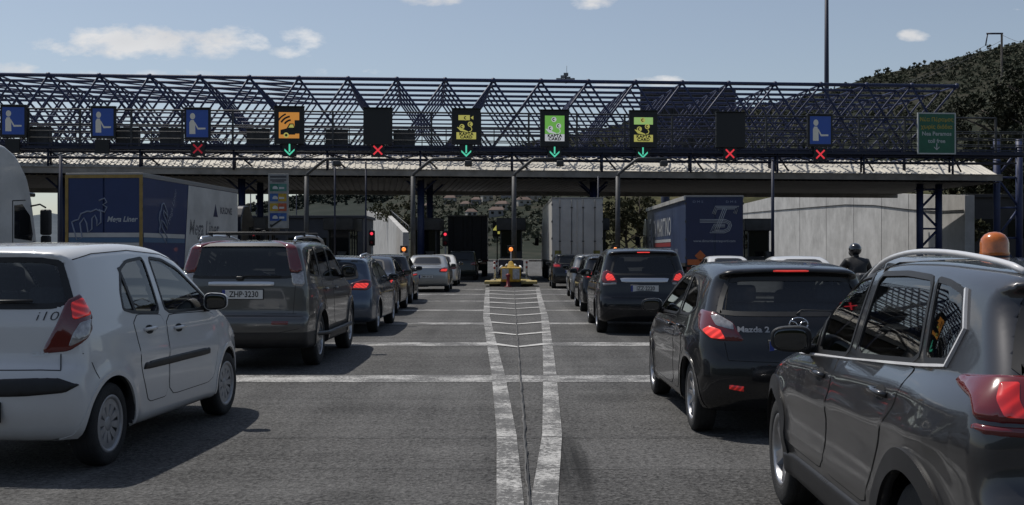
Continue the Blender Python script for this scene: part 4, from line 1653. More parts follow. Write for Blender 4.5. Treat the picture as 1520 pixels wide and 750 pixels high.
for t in ISL[1:]:
    g0 = G(t, 0, 0)
    isl = thing('toll_island', 'raised concrete toll island ' + ILAB[t], 'traffic island', (g0.x, g0.y, 0), 0, 'toll islands')
    b = MB()
    out = [(-.55, -10.6), (-1.0, -9.6), (-1.05, -2), (-1.0, 18), (1.0, 18), (1.05, -2), (1.0, -9.6), (.55, -10.6)]
    b.poly(out[::-1] if False else out, frame((0, 0, .0), (1, 0, 0), (0, 1, 0)), .16)
    bev(b.build('kerb', kerb, isl), .02)
    b = MB()
    b.poly([(x_ * .9, y_ + (.3 if y_ < -9 else -.2)) for x_, y_ in out if y_ < -1.9], frame((0, 0, .162), (1, 0, 0), (0, 1, 0)), .006)
    b.build('kerb_paint', kerby, isl)
    bt = thing('toll_booth', 'dark glazed toll booth on the island ' + ILAB[t], 'booth', (g0.x, g0.y + 5.2, .16), 0, 'toll booths')
    b = MB()
    b.bx(-.62, .62, -1.6, 1.6, 0, 1.05)
    b.bx(-.66, .66, -1.64, 1.64, 1.05, 1.11)
    for sx_ in (-1, 1):
        for y_ in (-1.57, -.5, .5, 1.57):
            b.bx(sx_ * .60 - .035, sx_ * .60 + .035, y_ - .04, y_ + .04, 1.11, 2.65)
    bev(b.build('wall', boothm, bt), .008)
    b = MB()
    b.rbox(0, 0, 3.0, 1.7, 3.8, .72, .05, 2)
    b.build('roof', boothm, bt)
    b = MB()
    b.bx(-.58, .58, -1.58, -1.565, 1.12, 2.64)
    b.bx(-.58, .58, 1.565, 1.58, 1.12, 2.64)
    b.bx(-.60, -.59, -1.54, 1.54, 1.12, 2.64)
    b.bx(.59, .60, -1.54, 1.54, 1.12, 2.64)
    b.build('window', boothg, bt)
    b = MB()
    b.bx(-.2, .2, -.2, .2, .0, 1.35)
    b.bx(-.24, .24, -.24, .24, 1.35, 1.42)
    b.bx(-.14, .14, -.215, -.2, .95, 1.22)
    pm = b.build('payment_machine', boothm)
    pm.location = (g0.x + .35, g0.y + 2.3, .16)
    tag(pm, 'dark payment terminal in front of the booth ' + ILAB[t], 'machine', 'payment terminals')
    bev(pm, .012)
    # a barrier arm folded across each lane
    ba = thing('barrier', 'red and white lift barrier beside the booth ' + ILAB[t], 'barrier', (g0.x - .6, g0.y + 8.2, .16), 0, 'lane barriers')
    b = MB()
    b.bx(-.16, .16, -.18, .18, 0, .95)
    bev(b.build('housing', redm, ba), .02)
    for i_ in range(6):
        b = MB()
        b.bx(-.2 - i_ * .5 - .5, -.2 - i_ * .5, -.03, .03, .80, .88)
        b.build('arm', [whm, redm][i_ % 2], ba)
for t in (-5.0, -.05, 4.85, 9.75):
    g0 = G(t, 0, 0)
    cx, cy = g0.x, g0.y - 11.4
    cc = thing('crash_cushion', 'yellow crash cushion with silver panels on the island head ' + ILAB[t], 'crash cushion', (cx, cy, 0), 0, 'crash cushions')
    b = MB()
    b.bx(-.44, .44, -.25, 1.6, .22, .86)
    bev(b.build('shell', yel, cc), .05, 3)
    b = MB()
    b.bx(-.40, -.10, -.262, -.25, .34, .80)
    b.bx(.08, .38, -.262, -.25, .34, .80)
    b.build('panel', reflx, cc)
    b = MB()
    b.bx(-.46, .46, -.12, 1.6, .0, .22)
    b.build('skid', M['black'], cc)
    b = MB()
    b.lathe([(.34, .86), (.20, 1.0), (.10, 1.12), (0, 1.14)], 4, Matrix.Translation((0, .3, 0)) @ Matrix.Rotation(R(45), 4, 'Z'))
    bev(b.build('cap', yel, cc), .01)
    b = MB()
    for sg in (-1, 1):
        b.tube((sg * .16, .2, .98), (sg * .24, .1, .90), .05, 8)
        b.tube((sg * .40, .2, .92), (sg * .50, .0, .80), .045, 8)
    b.build('reflector', whm, cc)
    b = MB()
    for sg in (-1, 1):
        b.bx(sg * .82 - .36, sg * .82 + .36, .05, 1.9, .12, .24)
    bev(b.build('wing_plate', kerby, cc), .01)
    b = MB()
    b.lathe([(0, 0), (.16, 0), (.16, .04), (.075, .05), (.065, .42), (.10, .50), (.10, .56), (0, .60)], 16)
    bo = b.build('delineator_post', redm)
    bo.location = (cx - .12, cy - .62, .0)
    tag(bo, 'faded red plastic post before the crash cushion ' + ILAB[t], 'post', 'red posts')
    wl = thing('warning_lamp', 'lit orange warning lamp over the crash cushion ' + ILAB[t], 'lamp', (cx, cy + 2.2, .16), 0, 'warning lamps')
    b = MB()
    b.tube((0, 0, 0), (0, 0, 1.40), .035, 8)
    b.bx(-.56, .56, -.02, .02, 1.02, 1.08)
    b.build('stand', whm, wl)
    b = MB()
    b.bx(-.58, .58, .0, .03, .45, 1.0)
    b.build('back_board', navyd, wl)
    b = MB()
    b.bx(-.17, .17, .0, .05, 1.34, 1.68)
    bev(b.build('lamp_plate', scase, wl), .03, 2)
    b = MB()
    b.lathe([(.095, 0), (.09, .03), (.06, .055), (0, .065)], 20, frame((0, -.002, 1.51), (1, 0, 0), (0, 0, 1)))
    b.build('lens', lampo, wl)

for (px, arm_px, lab) in ((455, 505, 'over the price board'), (613, 700, 'left of the yellow coin sign'), (763, 836, 'at the centre behind the warning lamp'), (917, 990, 'right of the white box trailer')):
    d = 53.0
    p0 = at(px, None, d)
    x = p0.x
    k = FPX / d
    hz = lambda y_: CAMH + (375 - y_) / k
    ms = thing('camera_mast', 'grey cranked mast with an overhead arm ' + lab, 'mast', (x, d, 0), 0, 'cranked lane masts')
    b = MB()
    b.tube((0, 0, .1), (0, 0, hz(262)), .125, 12, .11)
    b.tube((0, 0, .1), (0, 0, .16), .24, 12)
    b.build('pole', galvd, ms)
    dx = (arm_px - px) / k
    b = MB()
    b.path([(0, 0, hz(264)), (0.05, 0, hz(258)), (.85, 0, hz(238)), (.98, 0, hz(236)), (dx, 0, hz(236))], .075, 10)
    b.build('arm', galvd, ms)
    b = MB()
    b.rbox(dx - .15, 0, hz(243), .34, .5, .26, .04)
    b.tube((dx - .15, 0, hz(241)), (dx - .15, 0, hz(236)), .03, 8)
    b.build('camera_box', galvd, ms)
for (px, y0, r_, d, lab) in ((497, 232, .055, 55, 'thin dark pole right of the price board'), (543, 240, .055, 58, 'thin dark pole left of the blue canopy column'), (90, 232, .085, 47, 'dark pole left of the blue box trailer'), (1147, 240, .085, 52, 'dark pole before the concrete wall'),
                           (888, 262, .05, 57, 'thin pole behind the white box trailer')):
    k = FPX / d
    p0 = at(px, None, d)
    b = MB()
    b.tube((0, 0, 0), (0, 0, CAMH + (375 - y0) / k), r_, 10, r_ * .8)
    b.tube((0, 0, 0), (0, 0, .05), r_ + .12, 10)
    o = b.build('pole', navyd)
    o.location = (p0.x, d, 0)
    tag(o, lab, 'pole', 'thin poles at the toll')
for (px, py, d, lab) in ((552, 347, 62.5, 'red traffic light beside the booth left of the blue column'), (661, 348, 63.5, 'red traffic light on a post right of the blue column')):
    k = FPX / d
    p0 = at(px, None, d)
    tlg = thing('traffic_light', lab, 'traffic light', (p0.x, d, .16), 0, 'traffic lights')
    z = CAMH + (375 - py) / k - .16
    b = MB()
    b.tube((0, .12, 0), (0, .12, z + .3), .05, 8)
    b.build('post', whm, tlg)
    b = MB()
    b.rbox(0, 0, z - .25, .34, .22, .86, .05, 2)
    for zz_ in (z, z - .5):
        b.lathe([(.13, 0), (.13, .12), (.12, .12), (.12, 0)], 16, frame((0, -.11, zz_), (1, 0, 0), (0, 0, 1)))
    b.build('housing', scase, tlg)
    b = MB()
    b.lathe([(.085, 0), (.065, .03), (0, .04)], 18, frame((0, -.115, z), (1, 0, 0), (0, 0, 1)))
    b.build('lit_lens', lampr, tlg)
    b = MB()
    b.lathe([(.105, 0), (.08, .03), (0, .04)], 18, frame((0, -.115, z - .5), (1, 0, 0), (0, 0, 1)))
    b.build('dark_lens', redm, tlg)

# slim posts at the island edges
for t in ISL[2:]:
    g0 = G(t, 0, 0)
    for k, (dx, dy) in enumerate(((-.8, -6.5), (.8, -4.0), (-.8, 1.5))):
        po = thing('bollard', 'slim white and red reflector post on a toll island kerb', 'bollard', (g0.x + dx, g0.y + dy, .16), 0, 'reflector posts')
        b = MB()
        b.tube((0, 0, 0), (0, 0, .95), .05, 10)
        b.tube((0, 0, 0), (0, 0, .03), .10, 10)
        b.build('post', whm, po)
        for z_ in (.55, .8):
            b = MB()
            b.tube((0, 0, z_), (0, 0, z_ + .12), .052, 10)
            b.build('band', redm, po)
g0 = at(738, None, 67)
ns = thing('number_sign', 'small lit yellow figure on a dark post left of the central booth', 'sign', (g0.x, 67, .0))
b = MB()
b.tube((0, .08, 0), (0, .08, 3.4), .04, 8)
b.bx(-.28, .28, .0, .08, 2.5, 3.4)
b.build('post', scase, ns)
text('figure', '4', .95, frame((0, -.006, 2.95), (1, 0, 0), (0, 0, 1)), led_y, ns, bold=.02)

# price board
d = 50.0
k = FPX / d
p0 = at(413, None, d)
pb = thing('price_board', 'tall pale price board with four coloured picture strips left of the booths', 'sign', (p0.x, d, 0))
hz = lambda y_: CAMH + (375 - y_) / k
bw = 15.0 / k
b = MB()
b.bx(-bw, bw, 0, .12, hz(339), hz(258))
bd = bev(b.build('board', mat('board_pale', (.26, .26, .25), .6, var=.2, vscale=3), pb), .015)
b = MB()
for s_ in (-1, 1):
    b.bx(s_ * bw * .8 - .05, s_ * bw * .8 + .05, .02, .1, 0, hz(339))
b.build('leg', galvd, pb)
cols = [((.02, .13, .09), (.07, .20, .16)), ((.03, .10, .28), (.42, .27, .02)), ((.40, .26, .02), (.38, .08, .03)), ((.015, .05, .22), (.03, .09, .27))]
tops = [(273, 284), (287.5, 299), (302, 313.5), (316.5, 328)]
for (c0, c1), (y0, y1) in zip(cols, tops):
    b = MB()
    b.bx(-bw * .82, 0, -.012, -.002, hz(y1), hz(y0))
    b.cur = 1
    b.bx(0, bw * .82, -.012, -.002, hz(y1), hz(y0))
    st = b.build('tariff_strip', [mat('strip_ink', c0, .55, var=.3, vscale=9), mat('strip_ink', c1, .55, var=.3, vscale=9)], pb)
    fl = MB()
    zc = (hz(y0) + hz(y1)) / 2
    hh = (hz(y0) - hz(y1))
    mt = frame((0, -.014, zc), (1, 0, 0), (0, 0, 1))
    fl.poly([(-bw * .55, -hh * .22), (-bw * .05, -hh * .22), (-bw * .05, 0), (-bw * .2, hh * .2), (-bw * .42, hh * .2), (-bw * .55, 0)], mt, .004)
    fl.poly([(bw * .1, -hh * .2), (bw * .6, -hh * .2), (bw * .6, hh * .05), (bw * .1, hh * .05)], mt, .004)
    fl.build('vehicle_pictogram', whm, st)
b = MB()
for i_, (y0, y1, f_) in enumerate(((261, 264, .8), (266.5, 268.3, .8), (269.4, 270.6, .6))):
    b.bx(-bw * f_, bw * f_, -.01, -.002, hz(y1), hz(y0))
b.build('heading', mat('heading_ink', (.05, .05, .055), .6), bd)
b = MB()
b.poly([(-.28, -.05), (-.22, -.12), (.28, .22), (.22, .26), (-.18, 0), (-.24, .04)], frame((-.1, -.012, hz(334)), (1, 0, 0), (0, 0, 1)), .006)
b.build('arrow', scase, bd)
# ------------------------------------------------------------------ the queue of cars
P_white = paint('white_paint', (.62, .62, .61), 0, .35)
P_rail = mat('roof_rail_silver', (.62, .62, .63), .35, .0, .5, .6)
P_silver = paint('silver_paint', (.30, .31, .31), .75, .36)
P_greybeige = paint('warm_grey_metallic_paint', (.095, .095, .092), .7, .36)
P_blue = paint('steel_blue_paint', (.060, .085, .125), .6, .32)
P_black = paint('black_paint', (.006, .006, .007), .0, .25)
P_blacks = paint('blue_black_paint', (.007, .008, .011), .2, .25)
P_grey = paint('charcoal_metallic_paint', (.038, .038, .041), .6, .32)
P_green = paint('dark_green_paint', (.012, .018, .016), .2, .3)
P_dsilver = paint('dull_silver_paint', (.22, .225, .23), .7, .36)
QL = 'cars queueing in the lane left of the painted island'
QR = 'cars queueing in the lane right of the painted island'
QF = 'cars in the far right lane'


def rear_lane(px, py):
    return at(px, py)


# --- white five-door hatchback, near left
i10 = dict(L=3.565, W=1.595, H=1.53, ax=(.51, 2.885), tyre=.285, tw=.175, zb=.19, b0=.98, b1=-.012, tum=.27, tum2=.12, k=.085, pr=.15, pf=.26, tr=.07, xr=.8, flare=.016,
           profile=[(.14, .20), (.05, .27), (.0, .42), (-.012, .58), (.02, .70), (.075, .76), (.09, 1.0), (.115, 1.10), (.225, 1.425), (.20, 1.475), (.33, 1.505), (.8, 1.54), (1.3, 1.55), (1.75, 1.525), (2.10, 1.45),
                    (2.80, 1.03), (3.05, .96), (3.38, .82), (3.53, .66), (3.565, .46), (3.5, .22), (3.36, .19)],
           side_win=[[(.80, 1.06), (.83, 1.18), (.95, 1.35), (1.10, 1.405), (1.42, 1.43), (1.42, 1.0), (.95, 1.03)],
                     [(1.53, .995), (1.53, 1.43), (1.78, 1.41), (2.03, 1.335), (2.45, 1.09), (2.56, .985)]],
           rear_win=[(-.655, 1.10), (.655, 1.10), (.60, 1.25), (.53, 1.43), (-.53, 1.43), (-.60, 1.25)],
           front_win=[(-.60, 1.05), (.60, 1.05), (.50, 1.41), (-.50, 1.41)],
           crease=[(.75, .74, 2.7, .66, .008, .06)])
tl = [(-.175, .80), (-.03, .815), (.10, .90), (.145, .95), (.165, 1.04), (.085, 1.195), (-.02, 1.155)]
i10_ref = (.13, -.715)
car('hatchback', 'white five door hatchback at the left edge with lit tail lamp and black side strip', 'car', i10, P_white, .51, -.79, at(169, 690), 4.6, .023,
    1.035, QL, ('clear', 'clear', 'clear'),
    lamps=[('tail_lamp', tl, 'red', 50, i10_ref, .011, True),
           ('reversing_lens', [(-.03, .845), (.09, .905), (.12, .955), (.135, 1.02), (.04, 1.0), (-.005, .93)], 'clearlens', 50, i10_ref, .0186, True),
           ('brake_light', [(.0, 1.02), (.145, 1.05), (.085, 1.165), (.0, 1.13)], 'redlit', 50, i10_ref, .0188, True),
           ('bumper_strip', [(-.66, .55), (-.40, .53), (0, .525), (.40, .53), (.66, .55), (.74, .60), (.60, .655), (0, .64), (-.60, .655), (-.74, .60)], 'black', 0, (0, 0), .012, False),
           ('side_strip', [(.98, .60), (2.38, .595), (2.36, .665), (1.02, .665)], 'black', 90, (0, 0), .014, True),
           ('high_brake_lamp', [(-.10, 1.395), (.10, 1.395), (.10, 1.415), (-.10, 1.415)], 'redlit', 0, (0, 0), .012, False),
           ('headlamp', [(-.1, .66), (.18, .72), (.28, .84), (.1, .84), (-.12, .74)], 'headlamp', 135, (3.3, -.55), .012, True),
           ('grille', [(-.35, .34), (.35, .34), (.40, .48), (-.40, .48)], 'grille', 180, (0, 0), .008, False)],
    doors=[[(.98, .58), (.90, .95), (1.0, 1.01), (1.46, .985), (1.46, .36), (1.10, .36)], [(1.49, .36), (1.49, .982), (2.55, .955), (2.60, .70), (2.45, .36)]],
    seams=[([(-.62, .695), (-.50, .70), (0, .70), (.50, .70), (.62, .695)], 0, False), ([(.60, .80), (.62, .695)], 0, True),
           ([(.19, .80), (.25, .73), (.31, .62)], 90, True), ([(.19, 1.40), (.6, 1.46), (1.2, 1.485), (1.8, 1.455), (2.05, 1.40)], 90, True)],
    wheels=('cap', 'cap', .175), rim=.195, mirrors=(2.36, 1.05, P_white, .20, .16, .15), cabin_at=(1.55, .70, .74, .52, 1.5, 2.05, 3.565),
    handles=[(1.15, .895, P_white), (1.72, .87, P_white)], plate=(-.012, .43, 'NKE 5070'))
root = [o for o in C.objects if o.name == 'hatchback'][0]
Bt = Body(**{k: v for k, v in i10.items() if not k.endswith('_win')})
Bt.lettering('model_badge', 'i10', .085, M['alloydark'], root, .50, 1.045, shear=.2, bold=-.001, sx=1.4)
Bt.lettering('trim_badge', 'CRDi', .036, M['satin'], root, .47, .80, bold=.002, sx=1.3)
wb = MB()
wb.path([(.07, .05, 1.12), (.10, -.10, 1.145), (.105, -.42, 1.15)], .010, 6)
wb.build('rear_wiper', M['black'], root)
for (z0, z1) in ((1.03, 1.43),):      # quarter bar in the rear door glass
    for sg in (-1, 1):
        Bt.strip('window_divider', [(.985, 1.03), (.93, 1.36)], M['black'], root, -.018, .018, 90, (0, 0), sg, .004, closed=False)

# --- warm grey off-road estate with roof bars
xt = dict(L=4.50, W=1.765, H=1.69, ax=(.99, 3.615), tyre=.355, tw=.215, arch=.05, zb=.26, b0=1.16, b1=-.02, tum=.20, tum2=.10, k=.07, pr=.10, pf=.22, tr=.05, xr=.8, crown=.03, flare=.018,
          cladz=.50, WT=(.92, .97, .99, 1.0, .99, .975, .955),
          profile=[(.16, .27), (.05, .33), (.0, .44), (-.01, .62), (.02, .70), (.09, .73), (.095, .95), (.11, 1.17), (.21, 1.52), (.22, 1.61), (.40, 1.665), (1.0, 1.69), (1.7, 1.695), (2.3, 1.67), (2.62, 1.60),
                   (3.30, 1.17), (3.6, 1.11), (4.15, 1.0), (4.42, .84), (4.5, .62), (4.46, .36), (4.3, .26)],
          side_win=[[(.42, 1.23), (.46, 1.52), (.60, 1.57), (1.06, 1.59), (1.06, 1.19)], [(1.16, 1.185), (1.16, 1.59), (1.92, 1.59), (1.92, 1.165)],
                    [(2.02, 1.16), (2.02, 1.585), (2.40, 1.56), (2.62, 1.48), (3.02, 1.20), (3.05, 1.135)]],
          rear_win=[(-.72, 1.19), (.72, 1.19), (.69, 1.40), (.635, 1.63), (-.635, 1.63), (-.69, 1.40)], front_win=[(-.66, 1.19), (.66, 1.19), (.56, 1.55), (-.56, 1.55)])
xr_ = (.10, -.74)
car('offroad_estate', 'warm grey off-road estate with tall red tail lamps, roof bars and plate ZHP 3230', 'car', xt, P_greybeige, .99, -.875, at(478, 541), .4, .028, 1.0, QL, ('tint', 'tint', 'clear'),
    lamps=[('tail_lamp', [(-.055, 1.27), (.03, 1.26), (.10, 1.30), (.06, 1.60), (.0, 1.68), (-.06, 1.66)], 'red', 40, xr_, .014, True),
           ('reversing_lens', [(-.045, 1.10), (.06, 1.08), (.10, 1.12), (.105, 1.29), (.03, 1.25), (-.05, 1.26)], 'clearlens', 40, xr_, .014, True),
           ('tailgate_bar', [(-.42, 1.09), (.42, 1.09), (.42, 1.145), (-.42, 1.145)], 'satin', 0, (0, 0), .022, False),
           ('bumper_reflector', [(.40, .60), (.62, .60), (.62, .65), (.40, .65)], 'red', 0, (0, 0), .010, True),
           ('headlamp', [(-.1, .82), (.2, .84), (.26, 1.0), (-.12, .98)], 'headlamp', 135, (4.2, -.62), .012, True),
           ('grille', [(-.40, .66), (.40, .66), (.42, .86), (-.42, .86)], 'grille', 180, (0, 0), .008, False)],
    doors=[[(1.42, .70), (1.36, .82), (1.18, 1.0), (1.12, 1.15), (1.95, 1.13), (1.95, .50), (1.50, .50)], [(1.98, .50), (1.98, 1.128), (3.06, 1.10), (3.10, .80), (3.02, .50)]],
    seams=[([(-.70, .735), (0, .735), (.70, .735)], 0, False), ([(.66, .74), (.69, 1.18)], 0, True), ([(-.75, .55), (-.5, .50), (.5, .50), (.75, .55)], 0, False)],
    wheels=('ten', 'alloy', .215), rim=.225, mirrors=(2.82, 1.24, M['black'], .22, .20, .16), cabin_at=(2.2, 1.2, .86, .62, 1.6, 2.75, 4.5),
    handles=[(1.35, 1.02, P_greybeige), (2.15, 1.01, P_greybeige)], plate=(.088, .985, 'ZHP·3230', -.02), arch_m=P_greybeige)
root = [o for o in C.objects if o.name == 'offroad_estate'][0]
for sg in (-1, 1):
    b = MB()
    b.path([(.42, sg * .62, 1.66), (.50, sg * .62, 1.715), (1.2, sg * .63, 1.745), (2.0, sg * .63, 1.74), (2.42, sg * .62, 1.695), (2.5, sg * .62, 1.65)], .020, 8)
    b.build('roof_rail', M['satin'], root)
    b = MB()
    b.path([(.35, sg * .80, .43), (.6, sg * .885, .45), (1.2, sg * .93, .42), (3.2, sg * .93, .42)], .03, 8)
    b.build('side_step', M['black'], root)
for x in (.95, 1.85):
    b = MB()
    b.rbox(x, 0, 1.785, .055, 1.32, .028, .01)
    for sg in (-1, 1):
        b.rbox(x, sg * .63, 1.755, .06, .05, .05, .01)
    b.build('roof_bar', M['black'], root)
b = MB()
b.path([(.10, .02, 1.20), (.115, -.06, 1.22), (.12, -.5, 1.215)], .012, 6)
b.rbox(.10, .02, 1.19, .05, .09, .05, .015)
b.build('rear_wiper', M['black'], root)

# --- black supermini, right
m2 = dict(L=3.885, W=1.66, H=1.475, ax=(.64, 3.13), tyre=.298, tw=.185, zb=.17, b0=.93, b1=-.005, tum=.33, tum2=.10, k=.10, pr=.24, pf=.32, tr=.10, xr=.9, crown=.045, flare=.018, hump=.02, humpx=.5,
          profile=[(.22, .20), (.10, .26), (.03, .36), (.0, .50), (.02, .66), (.07, .76), (.10, .92), (.16, 1.01), (.42, 1.33), (.34, 1.385), (.38, 1.415), (.55, 1.435), (1.0, 1.465), (1.45, 1.475), (1.9, 1.44), (2.2, 1.37),
                   (2.95, 1.0), (3.2, .93), (3.6, .80), (3.82, .62), (3.88, .45), (3.80, .22), (3.6, .17)],
          side_win=[[(.72, 1.06), (.86, 1.19), (1.02, 1.27), (1.20, 1.32), (1.42, 1.335), (1.42, .975), (.95, .99)],
                    [(1.52, .965), (1.52, 1.34), (1.85, 1.32), (2.12, 1.24), (2.60, 1.02), (2.70, .94)]],
          rear_win=[(-.64, 1.02), (.64, 1.02), (.60, 1.15), (.52, 1.33), (-.52, 1.33), (-.60, 1.15)], front_win=[(-.62, 1.01), (.62, 1.01), (.50, 1.34), (-.50, 1.34)],
          crease=[(.7, .80, 3.0, .66, .012, .05)])
mr = (.16, -.66)
car('supermini', 'black supermini with long lit brake strip, sporty ten spoke alloys and round tailgate emblem', 'car', m2, P_black, .64, .82, at(1022, 638), -.3, .024, .985, QR, ('tint', 'clear', 'clear'),
    lamps=[('tail_lamp', [(-.19, .81), (.02, .81), (.25, .90), (.34, 1.0), (.30, 1.06), (.10, 1.045), (-.08, .96)], 'red', 45, mr, .016, True),
           ('reversing_lens', [(-.10, .90), (.04, .93), (.12, 1.01), (.06, 1.02), (-.08, .95)], 'clearlens', 45, mr, .021, True),
           ('brake_light', [(-.05, .825), (.06, .83), (.16, .89), (.10, .925), (.0, .90)], 'redhot', 45, mr, .021, True),
           ('high_brake_lamp', [(-.15, 1.378), (.15, 1.378), (.15, 1.396), (-.15, 1.396)], 'redhot', 0, (0, 0), .008, False),
           ('bumper_reflector', [(.46, .40), (.58, .42), (.58, .46), (.46, .45)], 'redlit', 0, (0, 0), .008, True),  # reflector holds no lamp; its glow is put into the material
           ('headlamp', [(-.1, .62), (.24, .66), (.34, .80), (.1, .80), (-.12, .7)], 'headlamp', 135, (3.55, -.55), .012, True),
           ('grille', [(-.40, .28), (.40, .28), (.44, .46), (-.44, .46)], 'grille', 180, (0, 0), .008, False)],
    doors=[[(1.08, .60), (.98, .80), (1.0, .96), (1.46, .945), (1.46, .30), (1.22, .30)], [(1.49, .30), (1.49, .943), (2.68, .905), (2.76, .62), (2.62, .30)]],
    seams=[([(-.58, .655), (0, .64), (.58, .655)], 0, False), ([(.58, .655), (.60, .80)], 0, True), ([(.60, .95), (.50, 1.35)], 0, True)],
    wheels=('ten', 'alloy', .185), rim=.21, mirrors=(2.52, 1.0, P_black, .21, .15, .15), cabin_at=(1.75, .85, .70, .55, 1.45, 2.25, 3.885),
    handles=[(1.20, .87, P_black), (1.82, .85, P_black)], plate=(.075, .76, 'ZZX 2190', 0, .5, .11, True, .06))
root = [o for o in C.objects if o.name == 'supermini'][0]
Bm = Body(**{k: v for k, v in m2.items() if not k.endswith('_win')})
Bm.lettering('model_badge', 'Mazda 2', .062, M['cap'], root, -.37, .905, bold=.002, sx=1.25)
b = MB()
pc, pn = Bm.lift([(0, .945)], 0, (0, 0), -1)
cen = Vector(pc[0]) + Vector(pn[0]) * .008
fr_ = frame(cen, (0, -1, 0), (0, 0, 1))
ring = [fr_ @ Vector((.075 * math.cos(a), .058 * math.sin(a), 0)) for a in np.linspace(0, 2 * PI, 33)]
b.path(ring, .007, 6)
b.path([fr_ @ Vector(p) for p in ((-.06, .03, 0), (-.025, .018, 0), (0, -.018, 0), (.025, .018, 0), (.06, .03, 0))], .007, 6)
b.build('emblem', M['chrome'], root)
b = MB()
b.path([(.17, 0, 1.03), (.215, -.05, 1.06), (.21, -.42, 1.05)], .010, 6)
b.build('rear_wiper', M['black'], root)

# --- charcoal crossover, near right
pg = dict(L=4.16, W=1.74, H=1.50, ax=(.80, 3.335), tyre=.328, tw=.205, arch=.05, zb=.22, b0=1.115, b1=-.055, tum=.27, tum2=.12, k=.08, pr=.15, pf=.34, tr=.06, xr=.9, crown=.04, flare=.02, cladz=.36, hump=.028, humpx=.55, WT=(.90, .955, .985, 1.0, .99, .965, .895),
          profile=[(.18, .24), (.06, .30), (.0, .42), (-.01, .60), (.03, .72), (.09, .80), (.10, .98), (.15, 1.08), (.42, 1.38), (.36, 1.43), (.42, 1.455), (.62, 1.475), (1.2, 1.50), (1.7, 1.50), (2.1, 1.465), (2.42, 1.38),
                   (3.08, 1.02), (3.35, .97), (3.82, .86), (4.06, .70), (4.15, .50), (4.10, .28), (3.95, .22)],
          side_win=[[(.64, 1.245), (.74, 1.375), (.92, 1.405), (1.075, 1.415), (.93, 1.10), (.70, 1.12)],
                    [(.985, 1.09), (1.125, 1.418), (1.5, 1.43), (1.90, 1.42), (1.90, 1.032)],
                    [(2.01, 1.022), (2.01, 1.415), (2.30, 1.385), (2.52, 1.305), (2.62, 1.25), (2.62, .985)],
                    [(2.68, .98), (2.68, 1.215), (2.94, 1.05), (2.99, .96)]],
          rear_win=[(-.70, 1.11), (.70, 1.11), (.65, 1.24), (.58, 1.39), (-.58, 1.39), (-.65, 1.24)], front_win=[(-.66, 1.04), (.66, 1.04), (.54, 1.39), (-.54, 1.39)],
          crease=[(.5, .86, 3.3, .70, .012, .05), (1.2, .50, 3.0, .48, .016, .07)])
pr_ = (.14, -.74)
car('crossover', 'charcoal crossover at the right edge with silver roof rails and chrome window strip', 'car', pg, P_grey, 3.335, .86, at(1152, 748), 2.2, .022, 1.0, QR, ('tint', 'tint', 'clear'),
    lamps=[('tail_lamp', [(-.36, .975), (.05, .97), (.15, .975), (.19, 1.03), (.34, 1.065), (.31, 1.10), (.10, 1.12), (-.36, 1.11)], 'red', 52, pr_, .018, True),
           ('brake_light', [(.0, .985), (.055, .985), (.09, 1.035), (.10, 1.085), (.05, 1.09), (.035, 1.04)], 'redlit', 52, pr_, .024, True),
           ('brake_light', [(-.10, .985), (-.045, .985), (-.01, 1.035), (.0, 1.085), (-.05, 1.09), (-.065, 1.04)], 'redlit', 52, pr_, .024, True),
           ('lamp_lower_trim', [(-.36, .925), (.10, .93), (.18, .945), (.15, .965), (.05, .962), (-.36, .965)], 'red', 52, pr_, .014, True),
           ('sill_cladding', [(1.05, .26), (2.98, .26), (2.98, .40), (1.05, .42)], 'black', 90, (0, 0), .016, True),
           ('fuel_flap', [(.66, .84), (.84, .84), (.86, .90), (.84, 1.0), (.66, 1.0), (.64, .92)], P_grey, 90, (0, 0), .005, False),
           ('headlamp', [(-.14, .72), (.2, .74), (.34, .90), (.1, .88), (-.14, .8)], 'headlamp', 135, (3.8, -.58), .012, True),
           ('grille', [(-.40, .50), (.40, .50), (.44, .68), (-.44, .68)], 'grille', 180, (0, 0), .008, False)],
    doors=[[(1.28, .62), (1.18, .78), (1.02, .92), (1.0, 1.075), (2.05, 1.005), (2.05, .45), (1.36, .45)], [(2.08, .45), (2.08, 1.0), (2.98, .945), (3.02, .70), (2.92, .45)]],
    wheels=('five', 'alloy', .205), rim=.215, mirrors=(2.74, 1.045, M['black'], .22, .155, .17), cabin_at=(1.95, 1.05, .74, .58, 1.5, 2.5, 4.16),
    handles=[(1.24, .94, P_grey), (2.30, .90, P_grey)], plate=(-.02, .62, 'YTB 4418'), arch_m=M['black'])
root = cross_root = [o for o in C.objects if o.name == 'crossover'][0]
Bp = Body(**{k: v for k, v in pg.items() if not k.endswith('_win')})
for sg in (-1, 1):
    Bp.strip('window_chrome', [(.72, 1.385), (.615, 1.245), (.68, 1.105), (.93, 1.082), (1.95, 1.008), (2.98, .942)], P_rail, root, -.0055, .0055, 90, (0, 0), sg, .012, closed=False)
    # roof rail: a bow that leaves the roof over the windscreen and lands behind the rear doors
    xs = np.linspace(0, 1, 22)
    pts, rad = [], []
    for t in xs:
        x = .50 + t * 2.18
        zz, nn_ = Bp.lift([(x, sg * .565)], 'top', (0, 0), -1)
        up = .034 * math.sin(PI * min(1, max(0, t))) ** .55
        pts.append((x, sg * (.565 + .012 * math.sin(PI * t)), zz[0][2] + .008 + up))
        rad.append(.0125 if t < .75 else .0125 - .006 * (t - .75) / .25)
    b = MB()
    b.path(pts, rad, 10)
    b.build('roof_rail', P_rail, root)
